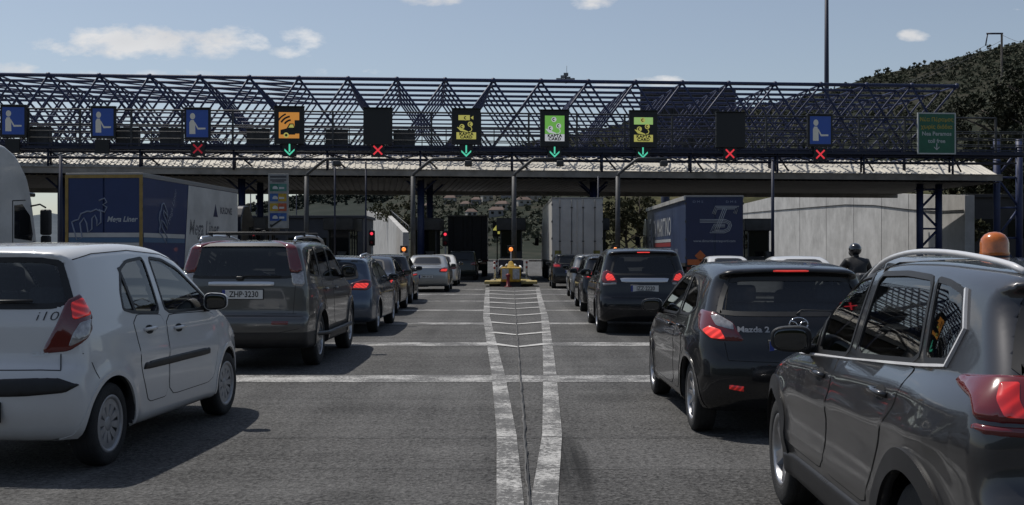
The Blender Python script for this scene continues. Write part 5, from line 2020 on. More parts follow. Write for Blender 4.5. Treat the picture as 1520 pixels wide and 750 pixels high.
# --- amber beacon standing on its roof
bx_, by_ = 2.02, .075
zz, nn_ = Bp.lift([(bx_, by_)], 'top', (0, 0), -1)
mw = Matrix.Translation(cross_root.location) @ Matrix.Rotation(cross_root.rotation_euler.z, 4, 'Z')
bp_ = mw @ Vector((bx_, by_, zz[0][2]))
amber = mat('amber_dome', (.50, .13, .015), .18, 0, .6, .6, var=.25, vscale=40)
bc = thing('beacon', 'amber rotating beacon standing on the charcoal crossover roof', 'beacon', bp_)
b = MB()
b.lathe([(0, 0), (.070, 0), (.074, .012), (.068, .035), (0, .035)], 28)
b.build('magnetic_base', M['black'], bc)
b = MB()
b.lathe([(.066, .034), (.069, .045), (.066, .055), (.066, .095), (.060, .118), (.046, .136), (.025, .147), (0, .150)], 28)
b.build('dome', amber, bc)
b = MB()
ptsc = []
for t in np.linspace(0, 1, 14):
    lx, ly = bx_ - .02 - t * .10, by_ + .06 + .60 * t + .05 * math.sin(t * 7)
    z2, _ = Bp.lift([(lx, ly)], 'top', (0, 0), -1)
    q = mw @ Vector((lx, ly, z2[0][2] + .006))
    ptsc.append(q - bp_)
b.path(ptsc, .005, 6)
b.build('cable', M['rubber'], bc)

# --- black people carrier
mv = dict(L=4.37, W=1.76, H=1.64, ax=(.86, 3.61), tyre=.315, tw=.2, zb=.20, b0=1.04, b1=-.01, tum=.24, tum2=.10, k=.10, pr=.20, pf=.34, tr=.08, xr=.9, crown=.045,
          profile=[(.2, .22), (.08, .28), (.02, .38), (.0, .54), (.02, .68), (.08, .76), (.11, .98), (.15, 1.10), (.38, 1.50), (.30, 1.56), (.40, 1.595), (.8, 1.63), (1.5, 1.64), (2.0, 1.61), (2.5, 1.50), (3.35, 1.08), (3.6, 1.0), (4.05, .86), (4.28, .66), (4.36, .48),
                   (4.28, .24), (4.1, .20)],
          side_win=[[(.62, 1.14), (.72, 1.40), (.9, 1.46), (1.20, 1.485), (1.20, 1.09)], [(1.30, 1.085), (1.30, 1.49), (2.0, 1.48), (2.0, 1.06)], [(2.1, 1.055), (2.1, 1.475), (2.35, 1.44), (2.6, 1.34), (3.05, 1.10), (3.1, 1.03)]],
          rear_win=[(-.64, 1.12), (.64, 1.12), (.60, 1.28), (.52, 1.50), (-.52, 1.50), (-.60, 1.28)], front_win=[(-.64, 1.10), (.64, 1.10), (.54, 1.46), (-.54, 1.46)])
vr = (.15, -.72)
car('people_carrier', 'black people carrier with chrome tailgate bar and both brake lamps lit', 'car', mv, P_blacks, .86, .87, at(884, 493), .6, .033, .985, QR, ('tint', 'tint', 'clear'),
    lamps=[('tail_lamp', [(-.16, .98), (.06, .96), (.16, 1.02), (.18, 1.18), (.08, 1.22), (-.06, 1.14)], 'red', 45, vr, .014, True),
           ('brake_light', [(-.12, 1.02), (.02, 1.01), (.07, 1.08), (.05, 1.15), (-.04, 1.12)], 'redhot', 45, vr, .019, True),
           ('reversing_lens', [(-.14, .94), (.08, .92), (.12, .97), (-.14, .99)], 'clearlens', 45, vr, .012, True),
           ('tailgate_bar', [(-.42, .98), (.42, .98), (.46, 1.06), (-.46, 1.06)], 'satin', 0, (0, 0), .02, False),
           ('high_brake_lamp', [(-.12, 1.535), (.12, 1.535), (.12, 1.555), (-.12, 1.555)], 'redhot', 0, (0, 0), .008, False)],
    doors=[[(1.30, .62), (1.20, .80), (1.22, 1.06), (2.03, 1.04), (2.03, .34), (1.42, .34)], [(2.06, .34), (2.06, 1.038), (3.1, 1.0), (3.16, .66), (3.05, .34)]],
    seams=[([(-.62, .70), (0, .69), (.62, .70)], 0, False)], wheels=('seven', 'alloy', .2), rim=.205, mirrors=(2.9, 1.12, P_blacks, .22, .18, .16), cabin_at=(2.1, 1.2, .78, .6, 1.6, 2.7, 4.37),
    handles=[(1.42, .97, P_blacks), (2.2, .95, P_blacks)], plate=(.098, .87, 'IZZ·2220', .0))

# --- generic shapes for the cars further up the queue
est = dict(L=4.45, W=1.76, H=1.46, ax=(.93, 3.55), tyre=.31, tw=.2, zb=.19, b0=.96, b1=-.008, tum=.30, tum2=.1, k=.10, pr=.20, pf=.32, tr=.09, crown=.045, cavity=False,
           profile=[(.2, .21), (.05, .28), (.0, .46), (.02, .66), (.08, .80), (.12, .98), (.40, 1.34), (.34, 1.40), (.5, 1.43), (1.2, 1.465), (1.8, 1.46), (2.3, 1.38), (3.15, 1.0), (3.4, .94), (4.1, .82), (4.36, .66), (4.45, .46), (4.35, .21)],
           side_win=[[(.70, 1.09), (.9, 1.27), (1.1, 1.33), (1.55, 1.345), (1.55, 1.0)], [(1.65, .995), (1.65, 1.345), (2.0, 1.33), (2.3, 1.24), (2.85, 1.0), (2.9, .965)]],
           rear_win=[(-.58, 1.02), (.58, 1.02), (.48, 1.33), (-.48, 1.33)], front_win=[(-.62, 1.0), (.62, 1.0), (.5, 1.33), (-.5, 1.33)])
sed = dict(L=4.5, W=1.76, H=1.44, ax=(.98, 3.62), tyre=.315, tw=.2, zb=.19, b0=.95, b1=-.005, tum=.34, tum2=.1, k=.10, pr=.20, pf=.32, tr=.09, crown=.045, cavity=False,
           profile=[(.2, .21), (.05, .28), (.0, .46), (.0, .66), (.04, .90), (.10, .98), (.55, 1.03), (1.15, 1.36), (1.5, 1.435), (1.9, 1.44), (2.3, 1.38), (3.15, 1.0), (3.4, .94), (4.1, .82), (4.38, .66), (4.48, .46), (4.38, .21)],
           side_win=[[(.95, 1.06), (1.25, 1.26), (1.5, 1.32), (1.75, 1.33), (1.75, .99)], [(1.85, .985), (1.85, 1.33), (2.1, 1.31), (2.35, 1.22), (2.88, .98), (2.92, .95)]],
           rear_win=[(-.56, 1.05), (.56, 1.05), (.46, 1.34), (-.46, 1.34)], front_win=[(-.62, 1.0), (.62, 1.0), (.5, 1.32), (-.5, 1.32)])
hat = dict(L=4.0, W=1.70, H=1.48, ax=(.68, 3.2), tyre=.30, tw=.19, zb=.18, b0=.96, b1=-.008, tum=.30, tum2=.1, k=.10, pr=.20, pf=.32, tr=.09, crown=.045, cavity=False,
           profile=[(.2, .20), (.05, .27), (.0, .46), (.02, .66), (.08, .80), (.12, 1.0), (.38, 1.36), (.32, 1.41), (.5, 1.44), (1.0, 1.475), (1.5, 1.48), (2.1, 1.39), (2.9, 1.0), (3.15, .94), (3.7, .82), (3.92, .64), (4.0, .46), (3.9, .20)],
           side_win=[[(.62, 1.09), (.8, 1.29), (1.0, 1.345), (1.40, 1.36), (1.40, 1.0)], [(1.5, .995), (1.5, 1.36), (1.8, 1.345), (2.1, 1.24), (2.6, 1.01), (2.66, .965)]],
           rear_win=[(-.57, 1.04), (.57, 1.04), (.47, 1.36), (-.47, 1.36)], front_win=[(-.62, 1.0), (.62, 1.0), (.5, 1.34), (-.5, 1.34)])
box = dict(L=3.9, W=1.62, H=1.62, ax=(.62, 2.95), tyre=.32, tw=.19, zb=.22, b0=1.0, b1=0., tum=.16, tum2=.08, k=.06, pr=.08, pf=.2, tr=.05, crown=.03, cavity=False,
           profile=[(.12, .25), (.03, .32), (.0, .5), (.02, .7), (.05, 1.0), (.22, 1.52), (.3, 1.59), (1.0, 1.62), (1.9, 1.60), (2.2, 1.52), (2.7, 1.06), (3.0, 1.0), (3.7, .88), (3.88, .6), (3.84, .25)],
           side_win=[[(.42, 1.06), (.5, 1.46), (1.2, 1.49), (1.2, 1.05)], [(1.3, 1.05), (1.3, 1.49), (2.0, 1.48), (2.5, 1.06)]],
           rear_win=[(-.6, 1.08), (.6, 1.08), (.54, 1.50), (-.54, 1.50)], front_win=[(-.62, 1.08), (.62, 1.08), (.54, 1.48), (-.54, 1.48)])


def far_lamps(zl, lit='redlit', u0=-.16, r=(.13, -.70), two=True):
    return [('tail_lamp', [(-.2, zl - .09), (.06, zl - .10), (.2, zl - .02), (.22, zl + .09), (.04, zl + .10), (-.18, zl + .03)], 'red', 45, r, .014, two),
            ('brake_light', [(-.16, zl - .05), (.05, zl - .06), (.13, zl + .03), (-.1, zl + .03)], lit, 45, r, .019, two)]


G3 = ('dark', 'dark', 'dark')
car('estate_car', 'steel blue estate car with roof rails behind the warm grey off-road estate', 'car', est, P_blue, .93, -.87, at(563, 493), .2, .04, 1.0, QL, G3, far_lamps(.92, 'redhot'),
    doors=[[(1.42, .6), (1.3, .8), (1.32, .98), (1.58, .97), (1.58, .34), (1.5, .34)], [(1.61, .34), (1.61, .97), (2.9, .93), (2.95, .6), (2.8, .34)]],
    wheels=('ten', 'alloy', .2), rim=.205, mirrors=(2.75, 1.02, P_blue, .2, .15, .14), plate=(.05, .80, 'IHK 7015'))
root = [o for o in C.objects if o.name == 'estate_car'][0]
for sg in (-1, 1):
    b = MB()
    b.path([(.6, sg * .55, 1.42), (.72, sg * .55, 1.47), (1.4, sg * .56, 1.50), (2.0, sg * .55, 1.47), (2.12, sg * .55, 1.41)], .018, 8)
    b.build('roof_rail', M['satin'], root)
car('saloon', 'black saloon queueing just beyond the steel blue estate car', 'car', sed, P_blacks, .98, -.87, at(592, 465), -.6, .045, 1.0, QL, G3, far_lamps(.84, 'redhot'),
    doors=[[(1.5, .6), (1.4, .96), (1.8, .95), (1.8, .34), (1.6, .34)], [(1.83, .34), (1.83, .95), (2.9, .92), (2.95, .6), (2.8, .34)]], wheels=('ten', 'alloy', .2), rim=.21, mirrors=(2.75, 1.0, P_blacks, .2, .15, .14),
    plate=(.0, .72, 'YNE 3304'))
car('family_hatchback', 'dark grey hatchback between the black saloon and the silver saloon', 'car', hat, P_grey, .68, -.84, at(613, 450), -1.2, .045, 1.0, QL, G3, far_lamps(.92, 'red'), wheels=('ten', 'alloy', .19), rim=.2,
    mirrors=(2.5, 1.02, P_blacks, .2, .15, .14), plate=(.04, .70, 'IBT 2291'))
car('saloon', 'silver saloon with one bright brake lamp ahead of the dark grey hatchback', 'car', sed, P_silver, .98, -.87, at(668, 433), -1.0, .045, 1.0, QL, G3, far_lamps(.86, 'redhot'), wheels=('ten', 'alloy', .2), rim=.21,
    mirrors=(2.75, 1.0, P_silver, .2, .15, .14), plate=(.0, .60, 'ZMH 8126'))
car('saloon', 'white saloon mostly hidden in front of the silver saloon', 'car', sed, P_white, .98, -.87, at(680, 424), -.5, .05, 1.0, QL, G3, far_lamps(.86, 'red'), wheels=('ten', 'alloy', .2), rim=.21, mirrors=(2.75, 1.0, P_white, .2, .15, .14))
car('boxy_car', 'dark green boxy car last before the toll booth in the left lane', 'car', box, P_green, .62, -.80, at(708, 416), 0, .05, 1.0, QL, G3, far_lamps(.92, 'red', r=(.1, -.7)), wheels=('seven', 'alloy', .19), rim=.19,
    mirrors=(2.4, 1.1, P_green, .2, .15, .14))
# right lane, beyond the people carrier
car('estate_car', 'black estate car with its lamp lit directly beyond the black people carrier', 'car', est, P_blacks, .93, .87, at(860, 462), .4, .045, 1.0, QR, G3, far_lamps(.95, 'redhot'), wheels=('seven', 'alloy', .2), rim=.205,
    mirrors=(2.75, 1.02, P_blacks, .2, .15, .14))
car('family_hatchback', 'dull silver hatchback showing a bright flank between two black cars', 'car', hat, P_dsilver, .68, .84, at(846, 444), .4, .045, 1.0, QR, G3, far_lamps(.95, 'red'), wheels=('seven', 'alloy', .19), rim=.2,
    mirrors=(2.5, 1.02, P_blacks, .2, .15, .14))
car('family_hatchback', 'black hatchback behind the white box trailer', 'car', hat, P_black, .68, .84, at(818, 428), 0, .045, 1.0, QR, G3, far_lamps(.97, 'redlit'), wheels=('seven', 'alloy', .19), rim=.2, mirrors=(2.5, 1.02, P_black, .2, .15, .14),
    plate=(.04, .72, 'IEM 4420'))
# far right lane
car('saloon', 'white saloon whose roof shows beyond the black supermini, left of the motorcyclist', 'car', sed, P_white, .98, .87, (6.45, 27.8, 0), 0, .05, 1.0, QF, G3, far_lamps(.9, 'red'), wheels=('ten', 'alloy', .2), rim=.21,
    mirrors=(2.75, 1.0, P_white, .2, .15, .14))
car('saloon', 'white saloon further ahead whose roof shows under the blue trailer', 'car', sed, P_white, .98, .87, (6.7, 38.5, 0), 0, .05, .98, QF, G3, far_lamps(.9, 'red'), wheels=('ten', 'alloy', .2), rim=.21, mirrors=(2.75, 1.0, P_white, .2, .15, .14))
car('family_hatchback', 'silver hatchback half hidden beyond the charcoal crossover roof', 'car', hat, P_silver, .68, .84, (5.35, 15.6, 0), 1.5, .045, 1.0, QF, G3, far_lamps(.95, 'red'), wheels=('ten', 'alloy', .19), rim=.2,
    mirrors=(2.5, 1.02, P_silver, .2, .15, .14))
# ------------------------------------------------------------------ lorries
T_white = mat('lorry_white', (.46, .46, .45), .4, 0, .5, .3, var=.22, vscale=.9)
T_grey = mat('box_panel_grey', (.38, .38, .385), .45, 0, .5, .2, var=.2, vscale=.9)
T_side = mat('box_side_pale', (.48, .47, .45), .5, var=.2, vscale=.8)
T_navy = mat('tarpaulin_navy', (.010, .026, .098), .5, 0, .5, .15, var=.12, vscale=1.3, bump=.15, bscale=3)
T_navy2 = mat('tarpaulin_blue', (.026, .044, .10), .5, 0, .5, .2, var=.25, vscale=.8, bump=.5, bscale=2.2)
T_navyb = mat('rear_door_navy', (.010, .017, .060), .45, 0, .5, .2, var=.12, vscale=1.3)
T_pale = mat('tarpaulin_pale', (.44, .435, .42), .55, var=.2, vscale=.9, bump=.5, bscale=2.2)
T_lblue = mat('stripe_light_blue', (.055, .12, .21), .5)
T_yellow = mat('frame_yellow', (.26, .17, .04), .5, var=.25, vscale=4)
T_ink = mat('lettering_navy', (.012, .018, .06), .5)
T_let = mat('lettering_silver', (.34, .36, .38), .5)
T_letd = mat('lettering_dull', (.20, .23, .30), .5)
T_dark = mat('dark_cab_paint', (.012, .012, .014), .35, 0, .5, .6)
T_red = mat('stripe_red', (.22, .03, .035), .5)
T_chas = mat('chassis_black', (.014, .014, .015), .6, var=.3, vscale=5)
T_or = mat('orange_board', (.42, .10, .02), .5)
T_floor = mat('roof_trim', (.25, .25, .25), .45, .3)


def lorry_wheel(parent, x, y, out, r=.50):
    return add_wheel(parent, x, y, r, .36, .30, 'truck', 'alloydark', out)


def lorry(name, label, pos, yaw, Lb, Wb, z0, z1, m_side, m_rear, tractor=None, tarp=False, trac_z=3.4):
    """pos: ground point under the rear right/left bottom centre; local x forward"""
    root = thing(name, label, 'lorry', pos, R(90 - yaw), 'lorries at the toll')
    hw = Wb / 2
    b = MB()
    b.bx(.03, Lb, -hw + .02, hw - .02, z0, z1 - .06)
    side = bev(b.build('box_body', m_side, root), .015)
    b = MB()
    b.bx(.0, Lb + .01, -hw, hw, z1 - .06, z1)
    b.bx(.0, Lb, -hw, -hw + .05, z1 - .14, z1 - .06)
    b.bx(.0, Lb, hw - .05, hw, z1 - .14, z1 - .06)
    bev(b.build('roof', T_floor, root), .01)
    b = MB()
    b.bx(.0, Lb, -hw, hw, z0 - .14, z0)
    b.bx(.4, Lb - .2, -.5, .5, z0 - .42, z0 - .14)
    b.bx(.12, .22, -hw + .1, hw - .1, .48, .62)
    for s_ in (-1, 1):
        b.bx(.12, .5, s_ * .6 - .05, s_ * .6 + .05, .55, z0 - .14)
    b.build('chassis', T_chas, root)
    for s_ in (-1, 1):
        b = MB()
        b.bx(.06, .12, s_ * (hw - .28) - .2, s_ * (hw - .28) + .2, z0 - .32, z0 - .16)
        bev(b.build('tail_lamp', M['red'], root), .01)
        b = MB()
        b.bx(1.2, 3.9, s_ * (hw - .06) - .02, s_ * (hw - .06) + .02, .5, .62) if Lb > 10 else b.bx(3.6, Lb - 1, s_ * (hw - .06) - .02, s_ * (hw - .06) + .02, .5, .95)
        b.build('side_guard', T_chas, root)
    b = MB()
    b.bx(.10, .13, -hw + .05, hw - .05, .38, .92)
    b.build('mud_flap', M['rubber'], root)
    b = MB()
    if not tarp:
        for s_ in (-1, 1):
            for o_ in (.28, .86):
                b.tube((-.035, s_ * o_, z0 + .02), (-.035, s_ * o_, z1 - .08), .016, 8)
                for zz_ in (z0 + .25, z0 + .95, z1 - .5):
                    b.box(-.03, s_ * o_, zz_, .05, .10, .06)
        b.build('lock_rod', galvd, root)
    for s_ in (-1, 1):
        b = MB()
        b.bx(-.012, .03, s_ * hw / 2 - hw / 2 + .035, s_ * hw / 2 + hw / 2 - .035, z0 + .03, z1 - .10)
        bev(b.build('rear_door', m_rear, root), .008)
        for zz_ in np.linspace(z0 + .25, z1 - .35, 4):
            b = MB()
            b.bx(-.03, .05, s_ * hw - .03 - .03 * s_, s_ * hw + .03 - .03 * s_, zz_ - .05, zz_ + .05)
            b.build('hinge', galvd, root)
    ax = [1.6, 2.95, 4.3] if Lb > 10 else [1.7, 3.05]
    for x in ax:
        for s_ in (-1, 1):
            lorry_wheel(root, x, s_ * (hw - .2), s_)
    if tractor is not None:
        x0 = Lb + .55
        b = MB()
        b.bx(x0 - 3.3, x0 + 1.8, -.45, .45, .55, .95)
        b.build('tractor_chassis', T_chas, root)
        cab = [(0, .75), (0, trac_z - .45), (.35, trac_z), (1.0, trac_z + .05), (1.75, 2.75), (2.15, 1.5), (2.2, .45), (1.5, .45)]
        b = MB()
        b.poly(chaikin(cab, 2, .12).tolist(), Matrix.Translation((x0, 1.22, 0)) @ Matrix.Rotation(R(90), 4, 'X'), 2.44)
        bev(b.build('cab', tractor, root), .05, 3)
        for s_ in (-1, 1):
            b = MB()
            b.poly([(.95, 1.75), (.95, 2.55), (1.45, 2.6), (1.82, 2.1), (1.95, 1.72)], Matrix.Translation((x0, s_ * 1.222 + .006, 0)) @ Matrix.Rotation(R(90), 4, 'X'), .012)
            b.build('side_window', M['blackglass'], root)
            b = MB()
            b.rbox(x0 + 1.95, s_ * 1.52, 2.2, .12, .24, .5, .04)
            b.tube((x0 + 1.9, s_ * 1.2, 2.5), (x0 + 1.95, s_ * 1.5, 2.5), .02, 6)
            b.build('mirror', T_chas, root)
            for x in (x0 - 2.3, x0 + 1.35):
                lorry_wheel(root, x, s_ * 1.02, s_)
        b = MB()
        b.box(x0 + 2.02, 0, 2.1, .02, 2.1, .95, M4=Matrix.Translation((x0 + 1.99, 0, 2.12)) @ Matrix.Rotation(R(-17), 4, 'Y'))
        b.build('windscreen', M['blackglass'], root)
    return root


# blue box lorry with pale front part, left
f_ = lambda yaw: Vector((math.sin(R(yaw)), math.cos(R(yaw)), 0))
l_ = lambda yaw: Vector((-math.cos(R(yaw)), math.sin(R(yaw)), 0))
YAW = 4.2
corner = at(212, None, 34.6)
Lb, Wb = 9.3, 2.5
mega = lorry('box_lorry', 'navy and pale box lorry with yellow rear frame and volume lettering at left', corner + l_(YAW) * Wb / 2, YAW, Lb, Wb, 1.0, 4.02, T_navy, T_navy, T_dark, True, 3.4)
for (x, s_, z, w_, h__) in ((0, 0, 0, 0, 0),):
    b = MB()
    b.bx(-.035, .0, -1.25, 1.25, 3.86, 3.96)
    for s_ in (-1, 1):
        b.bx(-.035, .0, s_ * 1.20 - .05, s_ * 1.20 + .05, 1.0, 3.86)
    b.build('rear_frame', T_yellow, mega)
b = MB()
b.bx(-.020, -.013, -1.14, 1.14, 2.00, 2.14)
b.build('pale_stripe', T_pale, mega)
b = MB()
b.bx(-.020, -.013, -1.14, 1.14, 1.84, 1.99)
b.build('blue_stripe', T_lblue, mega)
b = MB()
b.bx(-.020, -.013, -1.14, 1.14, 1.04, 1.83)
b.build('lower_panel', T_pale, mega)
fr_ = lambda y, z: frame((-.016, y, z), (0, -1, 0), (0, 0, 1))
text('lettering', 'Mega Liner', .235, fr_(-.58, 2.56), T_let, mega, (.92, 1), shear=.28, bold=.006)


def outline(polys, r, M4, m, name, parent, closed=True):
    b = MB()
    for P in polys:
        q = [M4 @ Vector((x, y, 0)) for x, y in P]
        b.path(q + ([q[0]] if closed else []), r, 5)
    return b.build(name, m, parent)


mm = [(-.42, -.05), (-.30, -.62), (-.12, -.56), (-.16, -.1), (-.02, .06), (.06, -.12), (.08, -.42), (.22, -.30), (.24, .02), (.34, .12), (.40, -.05), (.38, -.22), (.52, -.12), (.54, .22), (.40, .30), (.22, .24), (.10, .26), (-.10, .20), (-.2, .02), (-.32, .0)]
outline([mm], .026, fr_(.62, 2.55) @ Matrix.Rotation(R(4), 4, 'Z'), T_letd, 'volume_emblem', mega)
outline([[(0, .1), (.14, .16), (.2, .06), (.1, .0), (.2, -.06), (.14, -.18), (0, -.12)]], .024, fr_(.16, 3.02) @ Matrix.Scale(1.3, 4), T_letd, 'volume_emblem', mega, False)
# right flank: blue, then pale from the middle, slanted edge
yS = -Wb / 2 + .012
sd = lambda x, z: frame((x, yS - .006, z), (1, 0, 0), (0, 0, 1))
b = MB()
b.poly([(3.55, 1.03), (Lb - .02, 1.03), (Lb - .02, 3.86), (3.95, 3.86)], frame((0, yS, 0), (1, 0, 0), (0, 0, 1)), .006)
b.build('pale_tarpaulin', T_pale, mega)
b = MB()
b.poly([(.1, 1.84), (3.55, 1.84), (3.57, 1.99), (.1, 1.99)], frame((0, yS, 0), (1, 0, 0), (0, 0, 1)), .004)
b.build('blue_stripe', T_lblue, mega)
b = MB()
b.poly([(.1, 2.0), (3.57, 2.0), (3.58, 2.14), (.1, 2.14)], frame((0, yS, 0), (1, 0, 0), (0, 0, 1)), .004)
b.build('pale_stripe', T_pale, mega)
text('lettering', 'Mega Liner', .72, sd(5.5, 2.38), T_ink, mega, (.95, 1.05), shear=.2, bold=.01)
text('lettering', 'KRONE', .34, sd(7.9, 3.1), T_ink, mega, (1.2, 1), bold=.012)
b = MB()
b.poly([(-.25, -.2), (.25, -.2), (.0, .28)], sd(6.7, 3.05), .004)
b.build('emblem', T_ink, mega)
outline([[(x * 1.0, y * 1.2) for x, y in mm]], .028, sd(1.55, 2.55) @ Matrix.Rotation(R(50), 4, 'Z'), T_letd, 'volume_emblem', mega)
text('lettering', 'Mega Liner', .30, sd(2.45, 3.05) @ Matrix.Rotation(R(60), 4, 'Z'), T_letd, mega, shear=.2)
b = MB()
for x in np.arange(.8, Lb, 1.05):
    b.bx(x - .02, x + .02, yS - .012, yS - .004, 1.0, 1.22)
b.build('tarpaulin_buckle', galvd, mega)

# grey box trailer, right of the centre
box_l = lorry('box_trailer_lorry', 'pale grey box trailer lorry with four lock rods waiting right of the centre', (at(857, None, 54.2).x, 54.2, 0), -.4, 13.4, 2.55, 1.12, 4.22, T_side, T_grey, T_white, False, 3.6)
b = MB()
for s_ in (-1, 1):
    b.bx(-.022, -.013, s_ * .95 - .16, s_ * .95 + .16, 1.32, 1.62)
b.build('warning_plate', mat('dull_yellow_plate', (.16, .15, .03), .5), box_l)

# navy curtain-sider with lettering
dm = lorry('curtain_lorry', 'navy curtain trailer lorry with silver striped emblem on its rear doors', (at(1060.5, None, 48).x, 48, 0), 0.0, 13.6, 2.55, 1.05, 4.0, T_navy2, T_navyb, T_dark, True, 3.4)
fr2 = lambda y, z: frame((-.016, y, z), (0, -1, 0), (0, 0, 1))
em = fr2(-.18, 2.85)
b = MB()


def band(pts, w):
    for o_ in (-w, 0, w):
        q = []
        P = [Vector((x, y)) for x, y in pts]
        for i, p in enumerate(P):
            d0 = (P[i] - P[i - 1]).normalized() if i else (P[1] - P[0]).normalized()
            d1 = (P[i + 1] - P[i]).normalized() if i < len(P) - 1 else d0
            n = (Vector((-d0.y, d0.x)) + Vector((-d1.y, d1.x)))
            n = n / max(.5, n.length) * (2 / max(1.0, n.length)) if n.length > 0 else n
            n.normalize()
            c_ = max(.6, n.dot(Vector((-d0.y, d0.x))))
            q.append(em @ Vector((p.x + n.x * o_ / c_, p.y + n.y * o_ / c_, 0)))
        b.path(q, .017, 5)


band([(-.22, .34), (-.10, .62), (.80, .62), (.70, .36)], .06)
band([(.28, .60), (-.10, -.40)], .075)
band([(-.82, .04), (.28, .04), (.46, -.04), (.50, -.16), (.42, -.34), (.24, -.42), (-.30, -.42), (-.16, -.16), (.28, -.16)], .06)
b.build('striped_emblem', T_let, dm)
text('lettering', 'www.dimartinotrasporti.com', .155, fr2(-.0, 2.02), T_let, dm, (1.0, 1))
for y in (-.72, .72):
    text('lettering', 'D M S', .13, fr2(y, 3.72), T_letd, dm, (1.4, 1))
b = MB()
b.box(-.02, .86, 1.22, .012, .34, .34, M4=Matrix.Translation((-.02, .62, 1.38)) @ Matrix.Rotation(R(45), 4, 'X'))
b.box(-.02, .8, 1.1, .012, .75, .24)
b.build('hazard_board', T_or, dm)
yL = 2.55 / 2 - .012
sl_ = lambda x, z: frame((x, yL + .004, z), (-1, 0, 0), (0, 0, 1))
text('lettering', 'DI MARTINO', 1.0, sl_(7.6, 2.72), T_let, dm, (1.12, 1.25), bold=.012)
for (z0_, z1_, m_) in ((2.02, 2.16, T_let), (1.80, 2.0, T_red), (1.30, 1.72, T_letd)):
    b = MB()
    b.poly([(-3.0, z0_), (3.2, z0_), (3.2, z1_), (-3.0, z1_)], frame((7.6, yL, 0), (-1, 0, 0), (0, 0, 1)), .005)
    b.build('flank_stripe', m_, dm)
text('lettering', '300', .5, sl_(2.6, 1.5), T_letd, dm, (1.2, 1))
b = MB()
b.bx(0, 13.6, yL + .0, yL + .07, 3.80, 3.98)
b.build('top_rail', T_white, dm)
for i_, z_ in enumerate((3.2, 2.6, 2.3, 1.9)):
    b = MB()
    b.poly([(-.4, -.12), (.3, -.12), (.4, .12), (-.3, .12)], sl_(12.2, z_), .005)
    b.build('flank_mark', T_let, dm)

# dark trailer in the left toll lane
lorry('dark_box_lorry', 'dark unlettered box trailer lorry inside the left toll lane', (at(694, None, 69).x, 69, 0), -1, 13.0, 2.5, 1.1, 3.85, mat('dark_box_panel', (.02, .022, .03), .5, var=.2), mat('dark_box_door', (.018, .02, .028), .5, var=.2), None)

# white tractor at the left edge
wt = thing('tractor_unit', 'white high roofed tractor unit at the left edge of the picture', 'lorry', (0, 0, 0), 0, 'lorries at the toll')
cabd = 27.0
pc = at(62, None, cabd)
YW = 3.0
wt.location = pc - f_(YW) * 2.3 + l_(YW) * 1.25
wt.rotation_euler = (0, 0, R(90 - YW))
cabp = [(-.2, .9), (-.2, 3.75), (.0, 3.92), (.5, 3.98), (1.1, 3.78), (1.62, 3.3), (1.85, 2.75), (2.12, 1.7), (2.2, 1.1), (2.15, .4), (1.7, .38), (1.62, .95), (.85, 1.0), (.75, .55), (.2, .55)]
b = MB()
b.poly(chaikin(cabp, 2, .14).tolist(), Matrix.Translation((0, 1.24, 0)) @ Matrix.Rotation(R(90), 4, 'X'), 2.48)
cb_ = bev(b.build('cab', T_white, wt), .07, 3)
for s_ in (-1, 1):
    sx_ = Matrix.Translation((0, s_ * 1.242 + .006, 0)) @ Matrix.Rotation(R(90), 4, 'X')
    b = MB()
    b.poly([(.98, 1.85), (.98, 2.62), (1.35, 2.66), (1.72, 2.40), (1.86, 1.95), (1.80, 1.80)], sx_, .012)
    b.build('side_window', M['blackglass'], wt)
    b = MB()
    for seg in ([(.9, .98), (.9, 2.72)], [(.9, 2.72), (1.5, 2.76)], [(1.92, 1.8), (1.98, 1.0)]):
        p, q = [sx_ @ Vector((x, y, .006)) for x, y in seg]
        b.tube(p, q, .012, 5)
    b.build('door_gap', M['seam'], wt)
    b = MB()
    b.rbox(2.0, s_ * 1.50, 2.25, .14, .26, .62, .05)
    b.rbox(2.0, s_ * 1.50, 1.80, .13, .24, .26, .05)
    b.path([(1.75, s_ * 1.2, 2.62), (1.9, s_ * 1.4, 2.68), (2.0, s_ * 1.5, 2.6)], .022, 8)
    b.path([(1.85, s_ * 1.22, 1.70), (1.95, s_ * 1.4, 1.64), (2.0, s_ * 1.5, 1.70)], .022, 8)
    b.build('mirror', T_chas, wt)
    b = MB()
    b.bx(-3.4, -1.7, s_ * 1.0 - .22, s_ * 1.0 + .22, .45, 1.0)
    bev(b.build('fuel_tank', galv, wt), .1, 3)
    for x in (-3.9, 1.2):
        lorry_wheel(wt, x, s_ * 1.03, s_)
    b = MB()
    b.bx(-.45, -.15, s_ * 1.20 - .03, s_ * 1.20 + .03, .9, 3.6)
    b.build('side_deflector', T_white, wt)
b = MB()
b.bx(-5.0, 1.9, -.45, .45, .62, .95)
b.build('tractor_chassis', T_chas, wt)
b = MB()
b.box(0, 0, 0, .02, 2.2, 1.2, M4=Matrix.Translation((1.99, 0, 2.28)) @ Matrix.Rotation(R(-14), 4, 'Y'))
b.rbox(1.95, 0, 2.92, .5, 2.3, .10, .03)
b.build('windscreen', M['blackglass'], wt)

